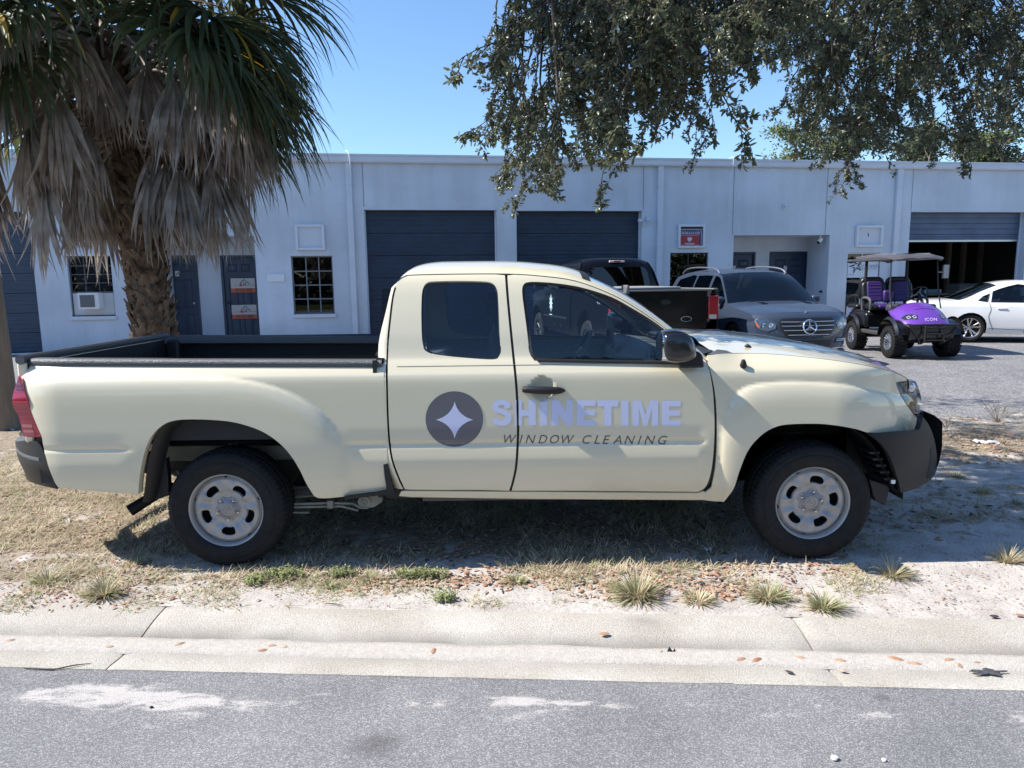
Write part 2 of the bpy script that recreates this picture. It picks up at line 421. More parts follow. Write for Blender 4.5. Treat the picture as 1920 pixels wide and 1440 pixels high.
def asphalt_mat(name, base, speck, wear=0., sand=False):
    M = bpy.data.materials.new(name); M.use_nodes = True; nt = M.node_tree; N = nt.nodes; L = nt.links
    b = N['Principled BSDF']; b.inputs['Roughness'].default_value = .82; b.inputs['Specular IOR Level'].default_value = .35
    tc = N.new('ShaderNodeTexCoord')
    def nz(s, d=3, rough=.6, vec=None, dist=0.):
        n = N.new('ShaderNodeTexNoise'); n.inputs['Scale'].default_value = s; n.inputs['Detail'].default_value = d; n.inputs['Roughness'].default_value = rough
        n.inputs['Distortion'].default_value = dist
        L.new(vec or tc.outputs['Object'], n.inputs['Vector']); return n.outputs['Fac']
    vo = N.new('ShaderNodeTexVoronoi'); vo.inputs['Scale'].default_value = speck; vo.inputs['Randomness'].default_value = 1
    L.new(tc.outputs['Object'], vo.inputs['Vector'])
    sep = N.new('ShaderNodeSeparateColor'); L.new(vo.outputs['Color'], sep.inputs[0])
    r = N.new('ShaderNodeValToRGB'); e = r.color_ramp.elements
    e[0].position = 0; e[0].color = (*[c*.68 for c in base], 1); e[1].position = 1; e[1].color = (*[min(1, c*1.95) for c in base], 1)
    q = e.new(.62); q.color = (*base, 1); q = e.new(.80); q.color = (*[c*1.45 for c in base], 1)
    L.new(sep.outputs[0], r.inputs[0])
    r2 = N.new('ShaderNodeValToRGB'); e = r2.color_ramp.elements; e[0].position = .3; e[0].color = (.78, .78, .78, 1); e[1].position = .7; e[1].color = (1.15, 1.13, 1.12, 1)
    L.new(nz(1.6, 6), r2.inputs[0])
    mu = N.new('ShaderNodeMix'); mu.data_type = 'RGBA'; mu.blend_type = 'MULTIPLY'; mu.inputs[0].default_value = 1
    L.new(r.outputs[0], mu.inputs[6]); L.new(r2.outputs[0], mu.inputs[7]); colr = mu.outputs[2]
    if sand:
        # pale sand washed over the asphalt in patches; place painted by attribute
        at = N.new('ShaderNodeAttribute'); at.attribute_name = 'sand'
        m1 = N.new('ShaderNodeMath'); m1.operation = 'MULTIPLY_ADD'; m1.inputs[1].default_value = 1.7
        mp = N.new('ShaderNodeMapping'); mp.inputs['Scale'].default_value = (1.2, 3.2, 1); L.new(tc.outputs['Object'], mp.inputs[0])
        L.new(nz(5, 8, .68, mp.outputs[0], .4), m1.inputs[0]); L.new(at.outputs['Fac'], m1.inputs[2])
        m2 = N.new('ShaderNodeMath'); m2.operation = 'MULTIPLY_ADD'; m2.inputs[1].default_value = .55; L.new(nz(120, 2, .8), m2.inputs[0]); L.new(m1.outputs[0], m2.inputs[2])
        r3 = N.new('ShaderNodeValToRGB'); e = r3.color_ramp.elements; e[0].position = .98; e[0].color = (0, 0, 0, 1); e[1].position = 1.0; e[1].color = (.8, .8, .8, 1)
        m3 = N.new('ShaderNodeMath'); m3.operation = 'MULTIPLY'; m3.inputs[1].default_value = .52; L.new(m2.outputs[0], m3.inputs[0])
        e[0].position = .76; e[1].position = .89
        L.new(m3.outputs[0], r3.inputs[0])
        sc_ = N.new('ShaderNodeValToRGB'); e = sc_.color_ramp.elements; e[0].color = (.40, .37, .35, 1); e[1].color = (.62, .58, .55, 1); L.new(nz(150, 2), sc_.inputs[0])
        mx = N.new('ShaderNodeMix'); mx.data_type = 'RGBA'; L.new(r3.outputs[0], mx.inputs[0]); L.new(colr, mx.inputs[6]); L.new(sc_.outputs[0], mx.inputs[7]); colr = mx.outputs[2]
        # oil stains
        at2 = N.new('ShaderNodeAttribute'); at2.attribute_name = 'stain'
        m5 = N.new('ShaderNodeMath'); m5.operation = 'MULTIPLY_ADD'; m5.inputs[1].default_value = .5; L.new(nz(14, 5), m5.inputs[0]); L.new(at2.outputs['Fac'], m5.inputs[2])
        r4 = N.new('ShaderNodeValToRGB'); e = r4.color_ramp.elements; e[0].position = .5; e[0].color = (0, 0, 0, 1); e[1].position = .9; e[1].color = (.6, .6, .6, 1); L.new(m5.outputs[0], r4.inputs[0])
        mx = N.new('ShaderNodeMix'); mx.data_type = 'RGBA'; L.new(r4.outputs[0], mx.inputs[0]); L.new(colr, mx.inputs[6]); mx.inputs[7].default_value = (.055, .05, .048, 1); colr = mx.outputs[2]
    L.new(colr, b.inputs['Base Color'])
    bp = N.new('ShaderNodeBump'); bp.inputs['Strength'].default_value = .55; bp.inputs['Distance'].default_value = .004
    L.new(vo.outputs['Distance'], bp.inputs['Height']); L.new(bp.outputs[0], b.inputs['Normal'])
    return M

# road: near the kerb the sheet is fine enough to carry the sand patches
sand_spots = [((60, 1305), .35, .07, .55), ((190, 1305), .30, .09, .75), ((330, 1318), .35, .09, .65), ((360, 1340), .2, .05, .4), ((540, 1312), .12, .06, .35), ((985, 1315), .16, .06, .75),
              ((1060, 1322), .3, .04, .5), ((860, 1322), .3, .04, .42), ((1150, 1325), .15, .03, .5), ((1640, 1340), .25, .04, .45), ((1560, 1335), .25, .05, .3), ((1905, 1345), .12, .05, .45), ((720, 1312), .15, .05, .3), ((450, 1330), .3, .05, .36), ((900, 1345), .35, .03, .34), ((1300, 1318), .3, .03, .32), ((1430, 1345), .25, .04, .34), ((620, 1300), .2, .03, .3), ((250, 1370), .2, .03, .3)]
stain_spots = [((700, 1395), .12, .09, .6), ((1650, 1308), .05, .03, .7)]
SS = [(unZ(*p, -.024), a, b, s) for p, a, b, s in sand_spots]; ST = [(unZ(*p, -.024), a, b, s) for p, a, b, s in stain_spots]
xs = np.concatenate([np.linspace(-60, -5, 12), np.linspace(-4.8, 4.8, 240), np.linspace(5, 60, 12)])
ds = np.concatenate([[0, .01], np.linspace(.03, 1.2, 40), [2, 3.5, 6, 9.]])
pts = []; s1 = []; s2 = []
for x in xs:
    row = []
    wob = .012*noise.noise(Vector((x*3, 1, 0))) + .006*noise.noise(Vector((x*12, 1, 5)))
    for i, d in enumerate(ds):
        y = K_AS + KM*x - d + (wob if d < .05 else 0)
        z = -.024 + (.0 if i else -.02) + .015*sst(0, 2.5, d) + .0015*noise.noise(Vector((x*7, y*7, 0)))
        row.append((x, y, z))
        v = 0.; w = 0.
        for c, a, b, s in SS: v = max(v, s*math.exp(-((x-c.x)/a)**2 - ((y-c.y)/b)**2))
        for c, a, b, s in ST: w = max(w, s*math.exp(-((x-c.x)/a)**2 - ((y-c.y)/b)**2))
        s1.append(v); s2.append(w)
    pts.append(row)
g = G(); g.grid(pts); road = g.ob('road', asphalt_mat('road_asphalt', (.197, .195, .200), 290, sand=True), None, ang=180)
tag(road, 'grey asphalt road with washed sand', kind='structure')
for nm, s in (('sand', s1), ('stain', s2)):
    a_ = road.data.attributes.new(nm, 'FLOAT', 'POINT'); a_.data.foreach_set('value', s)

# concrete kerb and gutter in cast lengths with open joints
def conc_mat(name='kerb_concrete'):
    M = mat(name, (.50, .475, .43), .9, spec=.2, col2=(.385, .355, .31), vscale=2.2, bump=.5, bscale=160, detail=8)
    nt = M.node_tree; N = nt.nodes; L = nt.links; b = N['Principled BSDF']
    src = b.inputs['Base Color'].links[0].from_socket; tc = [n for n in N if n.type == 'TEX_COORD'][0]
    n = N.new('ShaderNodeTexNoise'); n.inputs['Scale'].default_value = 190; n.inputs['Detail'].default_value = 3; L.new(tc.outputs['Object'], n.inputs['Vector'])
    r = N.new('ShaderNodeValToRGB'); e = r.color_ramp.elements; e[0].position = .35; e[0].color = (.66, .64, .61, 1); e[1].position = .62; e[1].color = (1.15, 1.15, 1.15, 1); L.new(n.outputs['Fac'], r.inputs[0])
    mu = N.new('ShaderNodeMix'); mu.data_type = 'RGBA'; mu.blend_type = 'MULTIPLY'; mu.inputs[0].default_value = .8; L.new(src, mu.inputs[6]); L.new(r.outputs[0], mu.inputs[7])
    # long darker tide marks beside the gutter line
    at = N.new('ShaderNodeAttribute'); at.attribute_name = 'tide'
    n2 = N.new('ShaderNodeTexNoise'); n2.inputs['Scale'].default_value = 4; n2.inputs['Detail'].default_value = 6; L.new(tc.outputs['Object'], n2.inputs['Vector'])
    m1 = N.new('ShaderNodeMath'); m1.operation = 'MULTIPLY'; L.new(n2.outputs['Fac'], m1.inputs[0]); L.new(at.outputs['Fac'], m1.inputs[1])
    mx = N.new('ShaderNodeMix'); mx.data_type = 'RGBA'; L.new(m1.outputs[0], mx.inputs[0]); L.new(mu.outputs[2], mx.inputs[6]); mx.inputs[7].default_value = (.17, .16, .145, 1)
    L.new(mx.outputs[2], b.inputs['Base Color'])
    return M
CM = conc_mat(); SANDM = mat('gutter_sand', (.49, .455, .415), .95, spec=.1, col2=(.40, .37, .335), vscale=60, bump=.6, bscale=150, detail=6)
kerb = empty('kerb', (0, K_TOP, 0)); tag(kerb, 'pale concrete kerb and gutter', kind='structure')
KW = K_TOP - K_G1; GW = K_G2 - K_AS
prof = [(K_TOP+.02, -.12, 0), (K_TOP+.005, -.012, 0), (K_TOP-.012, .0, 0), (K_TOP-.25*KW, -.008, .0), (K_TOP-.45*KW, -.024, .1), (K_TOP-.65*KW, -.050, .3), (K_TOP-.85*KW, -.080, .8), (K_G1+.01, -.094, 1.), (K_G1-.02, -.100, 1.),
        ((K_G1+K_G2)/2, -.104, .6), (K_G2+.012, -.099, .7), (K_G2-.35*GW, -.088, .45), (K_G2-.8*GW, -.072, .0), (K_AS-.01, -.070, 0), (K_AS-.02, -.15, 0)]
prof = [(d, z*(.34 if z > -.11 else .8), t) for d, z, t in prof]
j0 = unZ(296, 1150, 0).x; j1 = unZ(1492, 1165, 0).x; SEG = j1 - j0
def skew(x, d): return x
for k in range(-5, 7):
    xa = j0 + k*SEG + .004; xb = xa + SEG - .008; n = 60 if -2 <= k <= 2 else 6; pts = []; td = []
    for i in range(n + 1):
        x = xa + (xb-xa)*i/n; row = []
        edge = .006 if i in (0, n) else 0
        for d, z, t in prof:
            xx = x + (.10 if k == 0 else 0)*0
            row.append((xx, d + KM*x, z - edge + .0015*noise.noise(Vector((x*5, d*9, 0)))))
            td.append(min(2.2, t*t*1.25) + .9*math.exp(-((x-.60)/.09)**2-((d-K_TOP+.075)/.045)**2))
        pts.append(row)
    # joint faces
    pts = [[(p[0], p[1], -.16) for p in pts[0]]] + pts + [[(p[0], p[1], -.16) for p in pts[-1]]]
    td = td[:len(prof)] + td + td[-len(prof):]
    g = G(); g.grid(pts); o = g.ob('kerb_segment', CM, kerb, ang=50)
    a_ = o.data.attributes.new('tide', 'FLOAT', 'POINT'); a_.data.foreach_set('value', td)
# blown sand lying along the gutter line
pts = []
for i in range(400):
    x = -4.5 + 9.0*i/399; a = .020*noise.noise(Vector((x*3, 0, 0))) + .006*noise.noise(Vector((x*17, 0, 3))); b = .018*noise.noise(Vector((x*2.4, 9, 0))) + .005*noise.noise(Vector((x*14, 9, 3)))
    y0 = K_G1 + KM*x + a; y1 = K_G2 + KM*x + b
    pts.append([(x, y0+(y1-y0)*t, -.034 + h*.6) for t, h in ((0, -.004), (.04, .010), (.3, .0145), (.6, .0135), (.95, .0125), (1, -.004))])
g = G(); g.grid(pts); tag(g.ob('gutter_sand', SANDM, None, ang=180), 'strip of pale sand lying in the gutter', kind='stuff')

# parking lot behind and everything beyond
g = G(); g.grid([[(x, y, -.024 + (0.0 if y < 9 else 0)) for y in (LOT_Y-.3, 9, 12, 16, 40)] for x in (-60, -20, 0, 20, 60)])
lot = g.ob('parking_lot', asphalt_mat('lot_asphalt', (.185, .18, .185), 60), None, ang=180); tag(lot, 'pale worn asphalt of the parking lot', kind='structure')
g = G(); g.grid([[(x, y, -.3) for y in (-400, -12, 50, 900)] for x in (-900, -60, 60, 900)])
gr = g.ob('ground', mat('far_ground', (.16, .17, .09), .95, spec=.1, var=.3, vscale=.3), None, ang=180); tag(gr, 'ground reaching to the horizon', kind='structure')
g = G(); g.grid([[(x, y, z) for y, z in ((-90, -.1), (-6.6, -.03), (-6.0, -.05))] for x in (-60, 0, 60)])
v2 = g.ob('verge', mat('opposite_grass', (.07, .085, .04), .95, spec=.1, var=.35, vscale=2), None, ang=180); tag(v2, 'grassy verge across the road', kind='structure')
# ================================================================== building
BY = 18.35; BA = math.atan(.151); BX = Vector((math.cos(BA), math.sin(BA), 0)); BN = Vector((-math.sin(BA), math.cos(BA), 0))
def bp3(u, z, d=0.): return Vector((0, BY, 0)) + BX*u + BN*d + Vector((0, 0, z))
def bpx(px, py, d=0.):
    """photo point -> (u, z) on the facade plane set back by d"""
    dr = ray(px, py); o = Vector((0, 0, CAM_H)); q = Vector((0, BY, 0)) + BN*d
    k = (q - o).dot(BN) / dr.dot(BN); p = o + dr*k; return ((p - Vector((0, BY, 0))).dot(BX), p.z)
WALL = mat('wall_paint', (.60, .655, .735), .85, spec=.25, col2=(.565, .62, .70), vscale=.7, bump=.25, bscale=55, detail=8)
TRIM = mat('trim_paint', (.62, .665, .735), .6, col2=(.58, .625, .70), vscale=3)
NAVY = mat('navy_door', (.017, .034, .066), .45, var=.15, vscale=3)
NAVY2 = mat('slate_door', (.040, .060, .095), .5, var=.12, vscale=3)
def weather(M):
    nt = M.node_tree; N = nt.nodes; L = nt.links; b = N['Principled BSDF']; src = b.inputs['Base Color'].links[0].from_socket
    tc = [n for n in N if n.type == 'TEX_COORD'][0]
    for sc_, loc_, lo, hi, p0, p1 in (((1.6, 1.6, .22), 2.2, .93, 1.02, .3, .62), ((.5, .5, .9), 1.1, .91, 1.05, .32, .68), ((9, 9, 5), 2., .97, 1.01, .3, .5)):
        mp = N.new('ShaderNodeMapping'); mp.inputs['Scale'].default_value = sc_; L.new(tc.outputs['Object'], mp.inputs[0])
        n = N.new('ShaderNodeTexNoise'); n.inputs['Scale'].default_value = loc_; n.inputs['Detail'].default_value = 7; L.new(mp.outputs[0], n.inputs['Vector'])
        r = N.new('ShaderNodeValToRGB'); e = r.color_ramp.elements; e[0].position = p0; e[0].color = (lo, lo, lo*.99, 1); e[1].position = p1; e[1].color = (hi, hi, hi, 1); L.new(n.outputs['Fac'], r.inputs[0])
        mu = N.new('ShaderNodeMix'); mu.data_type = 'RGBA'; mu.blend_type = 'MULTIPLY'; mu.inputs[0].default_value = 1; L.new(src, mu.inputs[6]); L.new(r.outputs[0], mu.inputs[7]); src = mu.outputs[2]
    L.new(src, b.inputs['Base Color'])
weather(WALL)
BLUE = mat('blue_shutter', (.075, .115, .19), .45, var=.15, vscale=2)
DARK = mat('interior_dark', (.022, .022, .024), .9, spec=.1)
BLACKM = mat('black_metal', (.015, .015, .016), .5)
ALU = mat('aluminium', (.5, .5, .52), .35, metal=.9)
WHITE = mat('white_paint', (.75, .75, .74), .5, var=.05)
WGLASS = glass('window_glass', (.35, .38, .42))
bld = empty('workshop_building', (0, BY, 0)); tag(bld, 'long low blue-grey workshop building with roll-up doors', 'building')
Z_T = bpx(960, 308)[1]; ROOF_T = bpx(960, 294)[1]
def rectpx(x0, y0, x1, y1, d=0., zmin=None):
    a = bpx(x0, y0, d); b = bpx(x1, y1, d); z0 = b[1] if zmin is None else zmin
    return (a[0], z0, b[0], a[1])
U0_, U1_ = -19., 27.
holes = []      # (u0,z0,u1,z1, depth of reveal)
h_g0 = rectpx(-130, 396, 74, 600, zmin=.0)
h_w1 = rectpx(124, 480, 217, 592)
h_al1 = rectpx(291, 443, 486, 600, zmin=.0)
h_w2 = rectpx(545, 480, 628, 588)
h_g1 = rectpx(682, 393, 934, 600, zmin=.0)
h_g2 = rectpx(968, 395, 1201, 600, zmin=.0)
h_w3 = rectpx(1257, 474, 1326, 560)
h_al2 = rectpx(1376, 441, 1548, 600, zmin=.0)
h_w4 = rectpx(1590, 474, 1645, 575)
h_g3 = rectpx(1708, 397, 1911, 600, zmin=.0)
hs = [(h_g0, .22), (h_w1, .1), (h_al1, 1.08), (h_w2, .1), (h_g1, .2), (h_g2, .2), (h_w3, .1), (h_al2, 1.08), (h_w4, .1), (h_g3, .27)]
def rp(h): return [(h[0], h[1]), (h[2], h[1]), (h[2], h[3]), (h[0], h[3])]
# facade built of rectangular cells around the openings
us = sorted({U0_, U1_} | {round(h[i], 4) for h, _ in hs for i in (0, 2)}); zs = sorted({-.1, Z_T} | {round(max(h[i], -.1), 4) for h, _ in hs for i in (1, 3)})
def subdiv(a, s):
    out = []
    for p, q in zip(a, a[1:]):
        k = max(1, int((q-p)/s)); out += [p + (q-p)*i/k for i in range(k)]
    return out + [a[-1]]
us = subdiv(us, 1.2); zs = subdiv(zs, 1.2)
g = G()
for a, b in zip(us, us[1:]):
    for c, d in zip(zs, zs[1:]):
        m_ = ((a+b)/2, (c+d)/2)
        if any(h[0] < m_[0] < h[2] and h[1]-.0001 < m_[1] < h[3] for h, _ in hs): continue
        g.add([bp3(a, c), bp3(b, c), bp3(b, d), bp3(a, d)], [(0, 1, 2, 3)])
for h, dp in hs:
    u0, z0, u1, z1 = h; z0 = max(z0, -.1)
    for (a, b) in (((u0, z0), (u0, z1)), ((u0, z1), (u1, z1)), ((u1, z1), (u1, z0)), ((u1, z0), (u0, z0))):
        g.add([bp3(a[0], a[1]), bp3(b[0], b[1]), bp3(b[0], b[1], dp), bp3(a[0], a[1], dp)], [(0, 1, 2, 3)])
# back walls of the two entrance recesses
def backwall(h, doors, dp):
    u0, z0, u1, z1 = h; e = sorted({u0-.3, u1+.3} | {v for d in doors for v in (d[0], d[2])}); zz = sorted({-.1, z1+.2} | {d[3] for d in doors})
    for a, b in zip(e, e[1:]):
        for c, d in zip(zz, zz[1:]):
            if any(q[0] < (a+b)/2 < q[2] and (c+d)/2 < q[3] for q in doors): continue
            g.add([bp3(a, c, dp), bp3(b, c, dp), bp3(b, d, dp), bp3(a, d, dp)], [(0, 1, 2, 3)])
dA = rectpx(303, 479, 378, 600, 1.08, 0.); dB = rectpx(412, 479, 487, 600, 1.08, 0.)
dD = rectpx(1346, 473, 1412, 600, 1.08, 0.); dC = rectpx(1443, 472, 1509, 600, 1.08, 0.)
backwall(h_al1, [dA, dB], 1.08); backwall(h_al2, [dD, dC], 1.08)
# side and rear walls, flat roof
g.add([bp3(U0_, -.1), bp3(U0_, -.1, 22), bp3(U0_, Z_T, 22), bp3(U0_, Z_T)], [(0, 1, 2, 3)])
g.add([bp3(U1_, -.1), bp3(U1_, -.1, 22), bp3(U1_, Z_T, 22), bp3(U1_, Z_T)], [(0, 3, 2, 1)])
g.add([bp3(U0_, -.1, 22), bp3(U1_, -.1, 22), bp3(U1_, Z_T, 22), bp3(U0_, Z_T, 22)], [(0, 3, 2, 1)])
wall = g.ob('wall', WALL, bld)
G().add([bp3(U0_, Z_T-.02, .02), bp3(U1_, Z_T-.02, .02), bp3(U1_, Z_T-.02, 22), bp3(U0_, Z_T-.02, 22)], [(0, 1, 2, 3)]).ob('roof', mat('roof_grey', (.3, .3, .31), .8), bld)
# box gutter with a rolled front edge
pr = [(.03, Z_T-.01), (-.10, Z_T-.01), (-.125, Z_T+.02), (-.125, ROOF_T-.05), (-.15, ROOF_T-.04), (-.15, ROOF_T), (.03, ROOF_T)]
g = G(); g.grid([[bp3(u, z, d) for d, z in pr] for u in subdiv([U0_-.1, U1_+.1], 4)]); g.ob('roof_gutter', TRIM, bld, ang=25)
g = G(); g.grid([[bp3(u, z, d) for d, z in ((.0, ROOF_T-.002), (.25, ROOF_T+.02), (.25, Z_T))] for u in (U0_-.1, U1_+.1)]); g.ob('roof_coping', TRIM, bld, ang=25)
# downpipes
for px0, px1 in ((648, 659), (1233, 1243), (1681, 1691)):
    a = bpx(px0, 320)[0]; b = bpx(px1, 320)[0]
    g = G()
    def bb(u0, u1, z0, z1, d0, d1):
        g.add([bp3(u0, z0, d0), bp3(u1, z0, d0), bp3(u1, z0, d1), bp3(u0, z0, d1), bp3(u0, z1, d0), bp3(u1, z1, d0), bp3(u1, z1, d1), bp3(u0, z1, d1)],
              [(0, 3, 2, 1), (4, 5, 6, 7), (0, 1, 5, 4), (1, 2, 6, 5), (2, 3, 7, 6), (3, 0, 4, 7)])
    bb(a, b, .1, Z_T-.01, -.085, -.004)
    for z in (.9, 2.4, 3.9): bb(a-.02, b+.02, z, z+.03, -.089, -.003)
    g.ob('downpipe', TRIM, bld, bev=.008)
# thin control joints of the render: shallow dark reveals
JN = mat('wall_joint', (.17, .2, .25), .9)
for px, y0, y1 in ((679, 308, 388), (1207, 312, 393), (1377, 318, 440), (1553, 318, 440), (1713, 322, 396)):
    u = bpx(px, y0)[0]; z0 = bpx(px, y1)[1]
    G().add([bp3(u-.008, z0, -.002), bp3(u+.008, z0, -.002), bp3(u+.008, Z_T, -.002), bp3(u-.008, Z_T, -.002)], [(0, 1, 2, 3)]).ob('wall_joint', JN, bld)
def slab(u0, z0, u1, z1, d0, d1, name, material, parent=None, bev=0.):
    g = G(); g.add([bp3(u0, z0, d0), bp3(u1, z0, d0), bp3(u1, z0, d1), bp3(u0, z0, d1), bp3(u0, z1, d0), bp3(u1, z1, d0), bp3(u1, z1, d1), bp3(u0, z1, d1)],
              [(0, 3, 2, 1), (4, 5, 6, 7), (0, 1, 5, 4), (1, 2, 6, 5), (2, 3, 7, 6), (3, 0, 4, 7)])
    return g.ob(name, material, parent, bev=bev)
# sectional garage doors: panels with pressed ribs
def ribbed(u0, z0, u1, z1, d, name, material, parent, nr=4, depth=.005):
    g = G(); rows = []
    h = z1 - z0; zz = [z0, z0+.006]
    ps = [(z0, d+.03), (z0+.004, d)]
    for k in range(nr):
        c = z0 + h*(k+.75)/(nr+.5)
        ps += [(c-.022, d), (c-.014, d+depth), (c+.014, d+depth), (c+.022, d)]
    ps += [(z1-.004, d), (z1, d+.03)]
    g.grid([[bp3(u, z, dd) for z, dd in ps] for u in (u0, u1)])
    return g.ob(name, material, parent, ang=15)
def garage(h, d, material, npan, z_open=None, nr=4):
    u0, z0, u1, z1 = h; gd = empty('garage_door', bp3((u0+u1)/2, 0, d), bld)
    zb = z_open if z_open else z0 + .02
    ph = (z1 - (z0+.02))/npan
    z = z1 - .01
    while z > zb + .05:
        za = max(zb, z - ph + .004); ribbed(u0+.03, za, u1-.03, z, d-.01, 'door_panel', material, gd, nr, .012 if nr == 1 else .005); z -= ph
    for a, b in ((u0, u0+.03), (u1-.03, u1)): slab(a, z0, b, z1, d-.03, d+.02, 'door_frame', TRIM, gd)
    return gd
garage(h_g0, .22, NAVY2, 7)
garage(h_g1, .2, NAVY, 6); garage(h_g2, .2, NAVY, 6)
zo = bpx(1800, 450, .27)[1]
g3 = (rectpx(1708, 397, 1900, 600, .27, 0.)); g3 = (h_g3[0], 0, h_g3[2], h_g3[3])
garage(g3, .26, BLUE, 11, zo, nr=1)
slab(g3[0]+.03, zo-.05, g3[2]-.03, zo, .24, .3, 'door_bottom_bar', ALU, bld)
# bright edges under the lintels
for h in (h_g1, h_g2, h_g3): slab(h[0], h[3], h[2], h[3]+.03, -.012, .0, 'lintel_drip', TRIM, bld)
# inside of the open unit
u0, _, u1, z1 = h_g3; g = G()
g.add([bp3(u0-.8, 0, .3), bp3(u1+2, 0, .3), bp3(u1+2, 0, 9), bp3(u0-.8, 0, 9)], [(0, 1, 2, 3)])
g.add([bp3(u0-.8, 4.2, .3), bp3(u1+2, 4.2, .3), bp3(u1+2, 4.2, 9), bp3(u0-.8, 4.2, 9)], [(0, 3, 2, 1)])
g.add([bp3(u0-.8, 0, 9), bp3(u1+2, 0, 9), bp3(u1+2, 4.2, 9), bp3(u0-.8, 4.2, 9)], [(0, 1, 2, 3)])
g.add([bp3(u0-.8, 0, .3), bp3(u0-.8, 0, 9), bp3(u0-.8, 4.2, 9), bp3(u0-.8, 4.2, .3)], [(0, 1, 2, 3)])
g.add([bp3(u1+2, 0, .3), bp3(u1+2, 0, 9), bp3(u1+2, 4.2, 9), bp3(u1+2, 4.2, .3)], [(0, 3, 2, 1)])
g.ob('workshop_interior', mat('interior_wall', (.10, .095, .09), .9), bld)
STUD = mat('stud_wood', (.30, .24, .19), .8)
for k, px in enumerate((1780, 1808, 1840, 1872, 1888)):
    u = bpx(px, 500, 3.2)[0]; slab(u-.05, 0, u+.05, 4.1, 3.2, 3.35, 'wall_stud', STUD, bld)
u = bpx(1893, 500, 3.)[0]; slab(u-.35, 0, u+.6, 4.1, 3.0, 3.1, 'partition_panel', mat('drywall', (.28, .28, .29), .9), bld)
a = bpx(1800, 532, 2.4); b = bpx(1866, 560, 2.4)
wb = slab(a[0], 0, b[0], a[1], 2.4, 3.0, 'storage_box', mat('pale_box', (.33, .34, .35), .8)); tag(wb, 'large pale box standing inside the open workshop unit', 'box')
# things on a bench inside
bench = empty('workbench', bp3(bpx(1760, 600, 1.6)[0], 0, 1.6)); tag(bench, 'dark cluttered workbench inside the open unit behind the golf cart', 'workbench')
a = bpx(1725, 560, 1.5)[0]; b = bpx(1800, 560, 1.5)[0]
slab(a, .95, b, 1.0, 1.3, 1.9, 'bench_top', mat('bench_wood', (.12, .09, .07), .7), bench)
for u in (a+.05, b-.1):
    for d in (1.33, 1.83): slab(u, 0, u+.05, .95, d, d+.05, 'leg', BLACKM, bench)
for (p0, p1, m_, lb) in (((1733, 551), (1762, 560), mat('teal_box', (.12, .32, .42), .5), 'teal plastic tool case on the bench in the open unit'),
                     ((1736, 546), (1765, 551), mat('tan_lid', (.4, .28, .2), .6), 'tan carton lying on the teal tool case in the open unit')):
    a = bpx(*p0, 1.4); b = bpx(*p1, 1.4)
    zb = 1.0 if 'teal' in lb else 1.13
    tag(slab(a[0], zb, b[0], zb + (.125 if 'teal' in lb else .06), 1.4, 1.7, 'tool_case' if 'teal' in lb else 'carton', m_, bev=.01), lb, 'case' if 'teal' in lb else 'box')
# recess floors
for h in (h_al1, h_al2): slab(h[0], -.02, h[2], .004, 0, 1.08, 'entry_step', mat('step_concrete', (.35, .34, .32), .9), bld)
# doors
def door(d, dp, material, name='door', knob=None, panels=True, letter=None):
    e = empty('door', bp3((d[0]+d[2])/2, 0, dp), bld); u0, z0, u1, z1 = d
    FR = material
    slab(u0, 0, u0+.06, z1, dp-.02, dp+.1, 'frame', FR, e, .004); slab(u1-.06, 0, u1, z1, dp-.02, dp+.1, 'frame', FR, e, .004)
    slab(u0+.06, z1-.06, u1-.06, z1, dp-.02, dp+.1, 'frame', FR, e, .004)
    a, b, t = u0+.065, u1-.065, z1-.065
    slab(a, .01, b, t, dp+.03, dp+.07, 'leaf', material, e)
    if panels:
        w = b-a
        for r0, r1 in ((.84, .93), (.43, .76), (.06, .37)):
            for c0, c1 in ((.13, .44), (.56, .87)):
                x0, x1, y0, y1 = a+w*c0, a+w*c1, t*r0, t*r1
                g = G()
                def ring(i, dd): return [bp3(x0+i, y0+i, dd), bp3(x1-i, y0+i, dd), bp3(x1-i, y1-i, dd), bp3(x0+i, y1-i, dd)]
                rr = ring(0, dp+.0295)+ring(.018, dp+.016)+ring(.035, dp+.028)+ring(.06, dp+.020)
                f = [(k*4+i, k*4+(i+1) % 4, (k+1)*4+(i+1) % 4, (k+1)*4+i) for k in range(3) for i in range(4)] + [(12, 13, 14, 15)]
                g.add(rr, f); g.ob('panel', material, e, ang=20)
    if knob:
        u = a + .07 if knob == 'l' else b - .07
        g = G(); c = bp3(u, 1.08, dp+.0)
        g.tube([c+BN*.03, c-BN*.03], .012); g.tube([c-BN*.03, c-BN*.045, c-BN*.07, c-BN*.08], [.015, .03, .03, .012], 12)
        g.ob('knob', ALU if knob == 'r' else mat('dark_bronze', (.06, .05, .05), .35, metal=.8), e)
    if letter:
        ch, lu, lz = letter
        pl = slab(lu-.055, lz-.075, lu+.055, lz+.075, dp+.018, dp+.029, 'letter_plate', mat('plate_black', (.02, .02, .02), .5), e)
        fr = slab(lu-.048, lz-.068, lu+.048, lz+.068, dp+.016, dp+.018, 'letter_plate', WHITE, e)
        text_flat(ch, .15, bp3(lu-.036, lz-.052, dp+.013), BX, (0, 0, 1), mat('print_black', (.02, .02, .02), .6), e, offset=.004)
    return e
lA = bpx(332, 513, 1.08); lD = bpx(1377, 503, 1.08); lC = bpx(1473, 503, 1.08)
door(dA, 1.08, NAVY2, knob='r', letter=('A', *lA)); door(dB, 1.08, NAVY2, knob='l')
door(dD, 1.08, NAVY, letter=('D', *lD)); door(dC, 1.08, NAVY, knob='r', letter=('C', *lC))
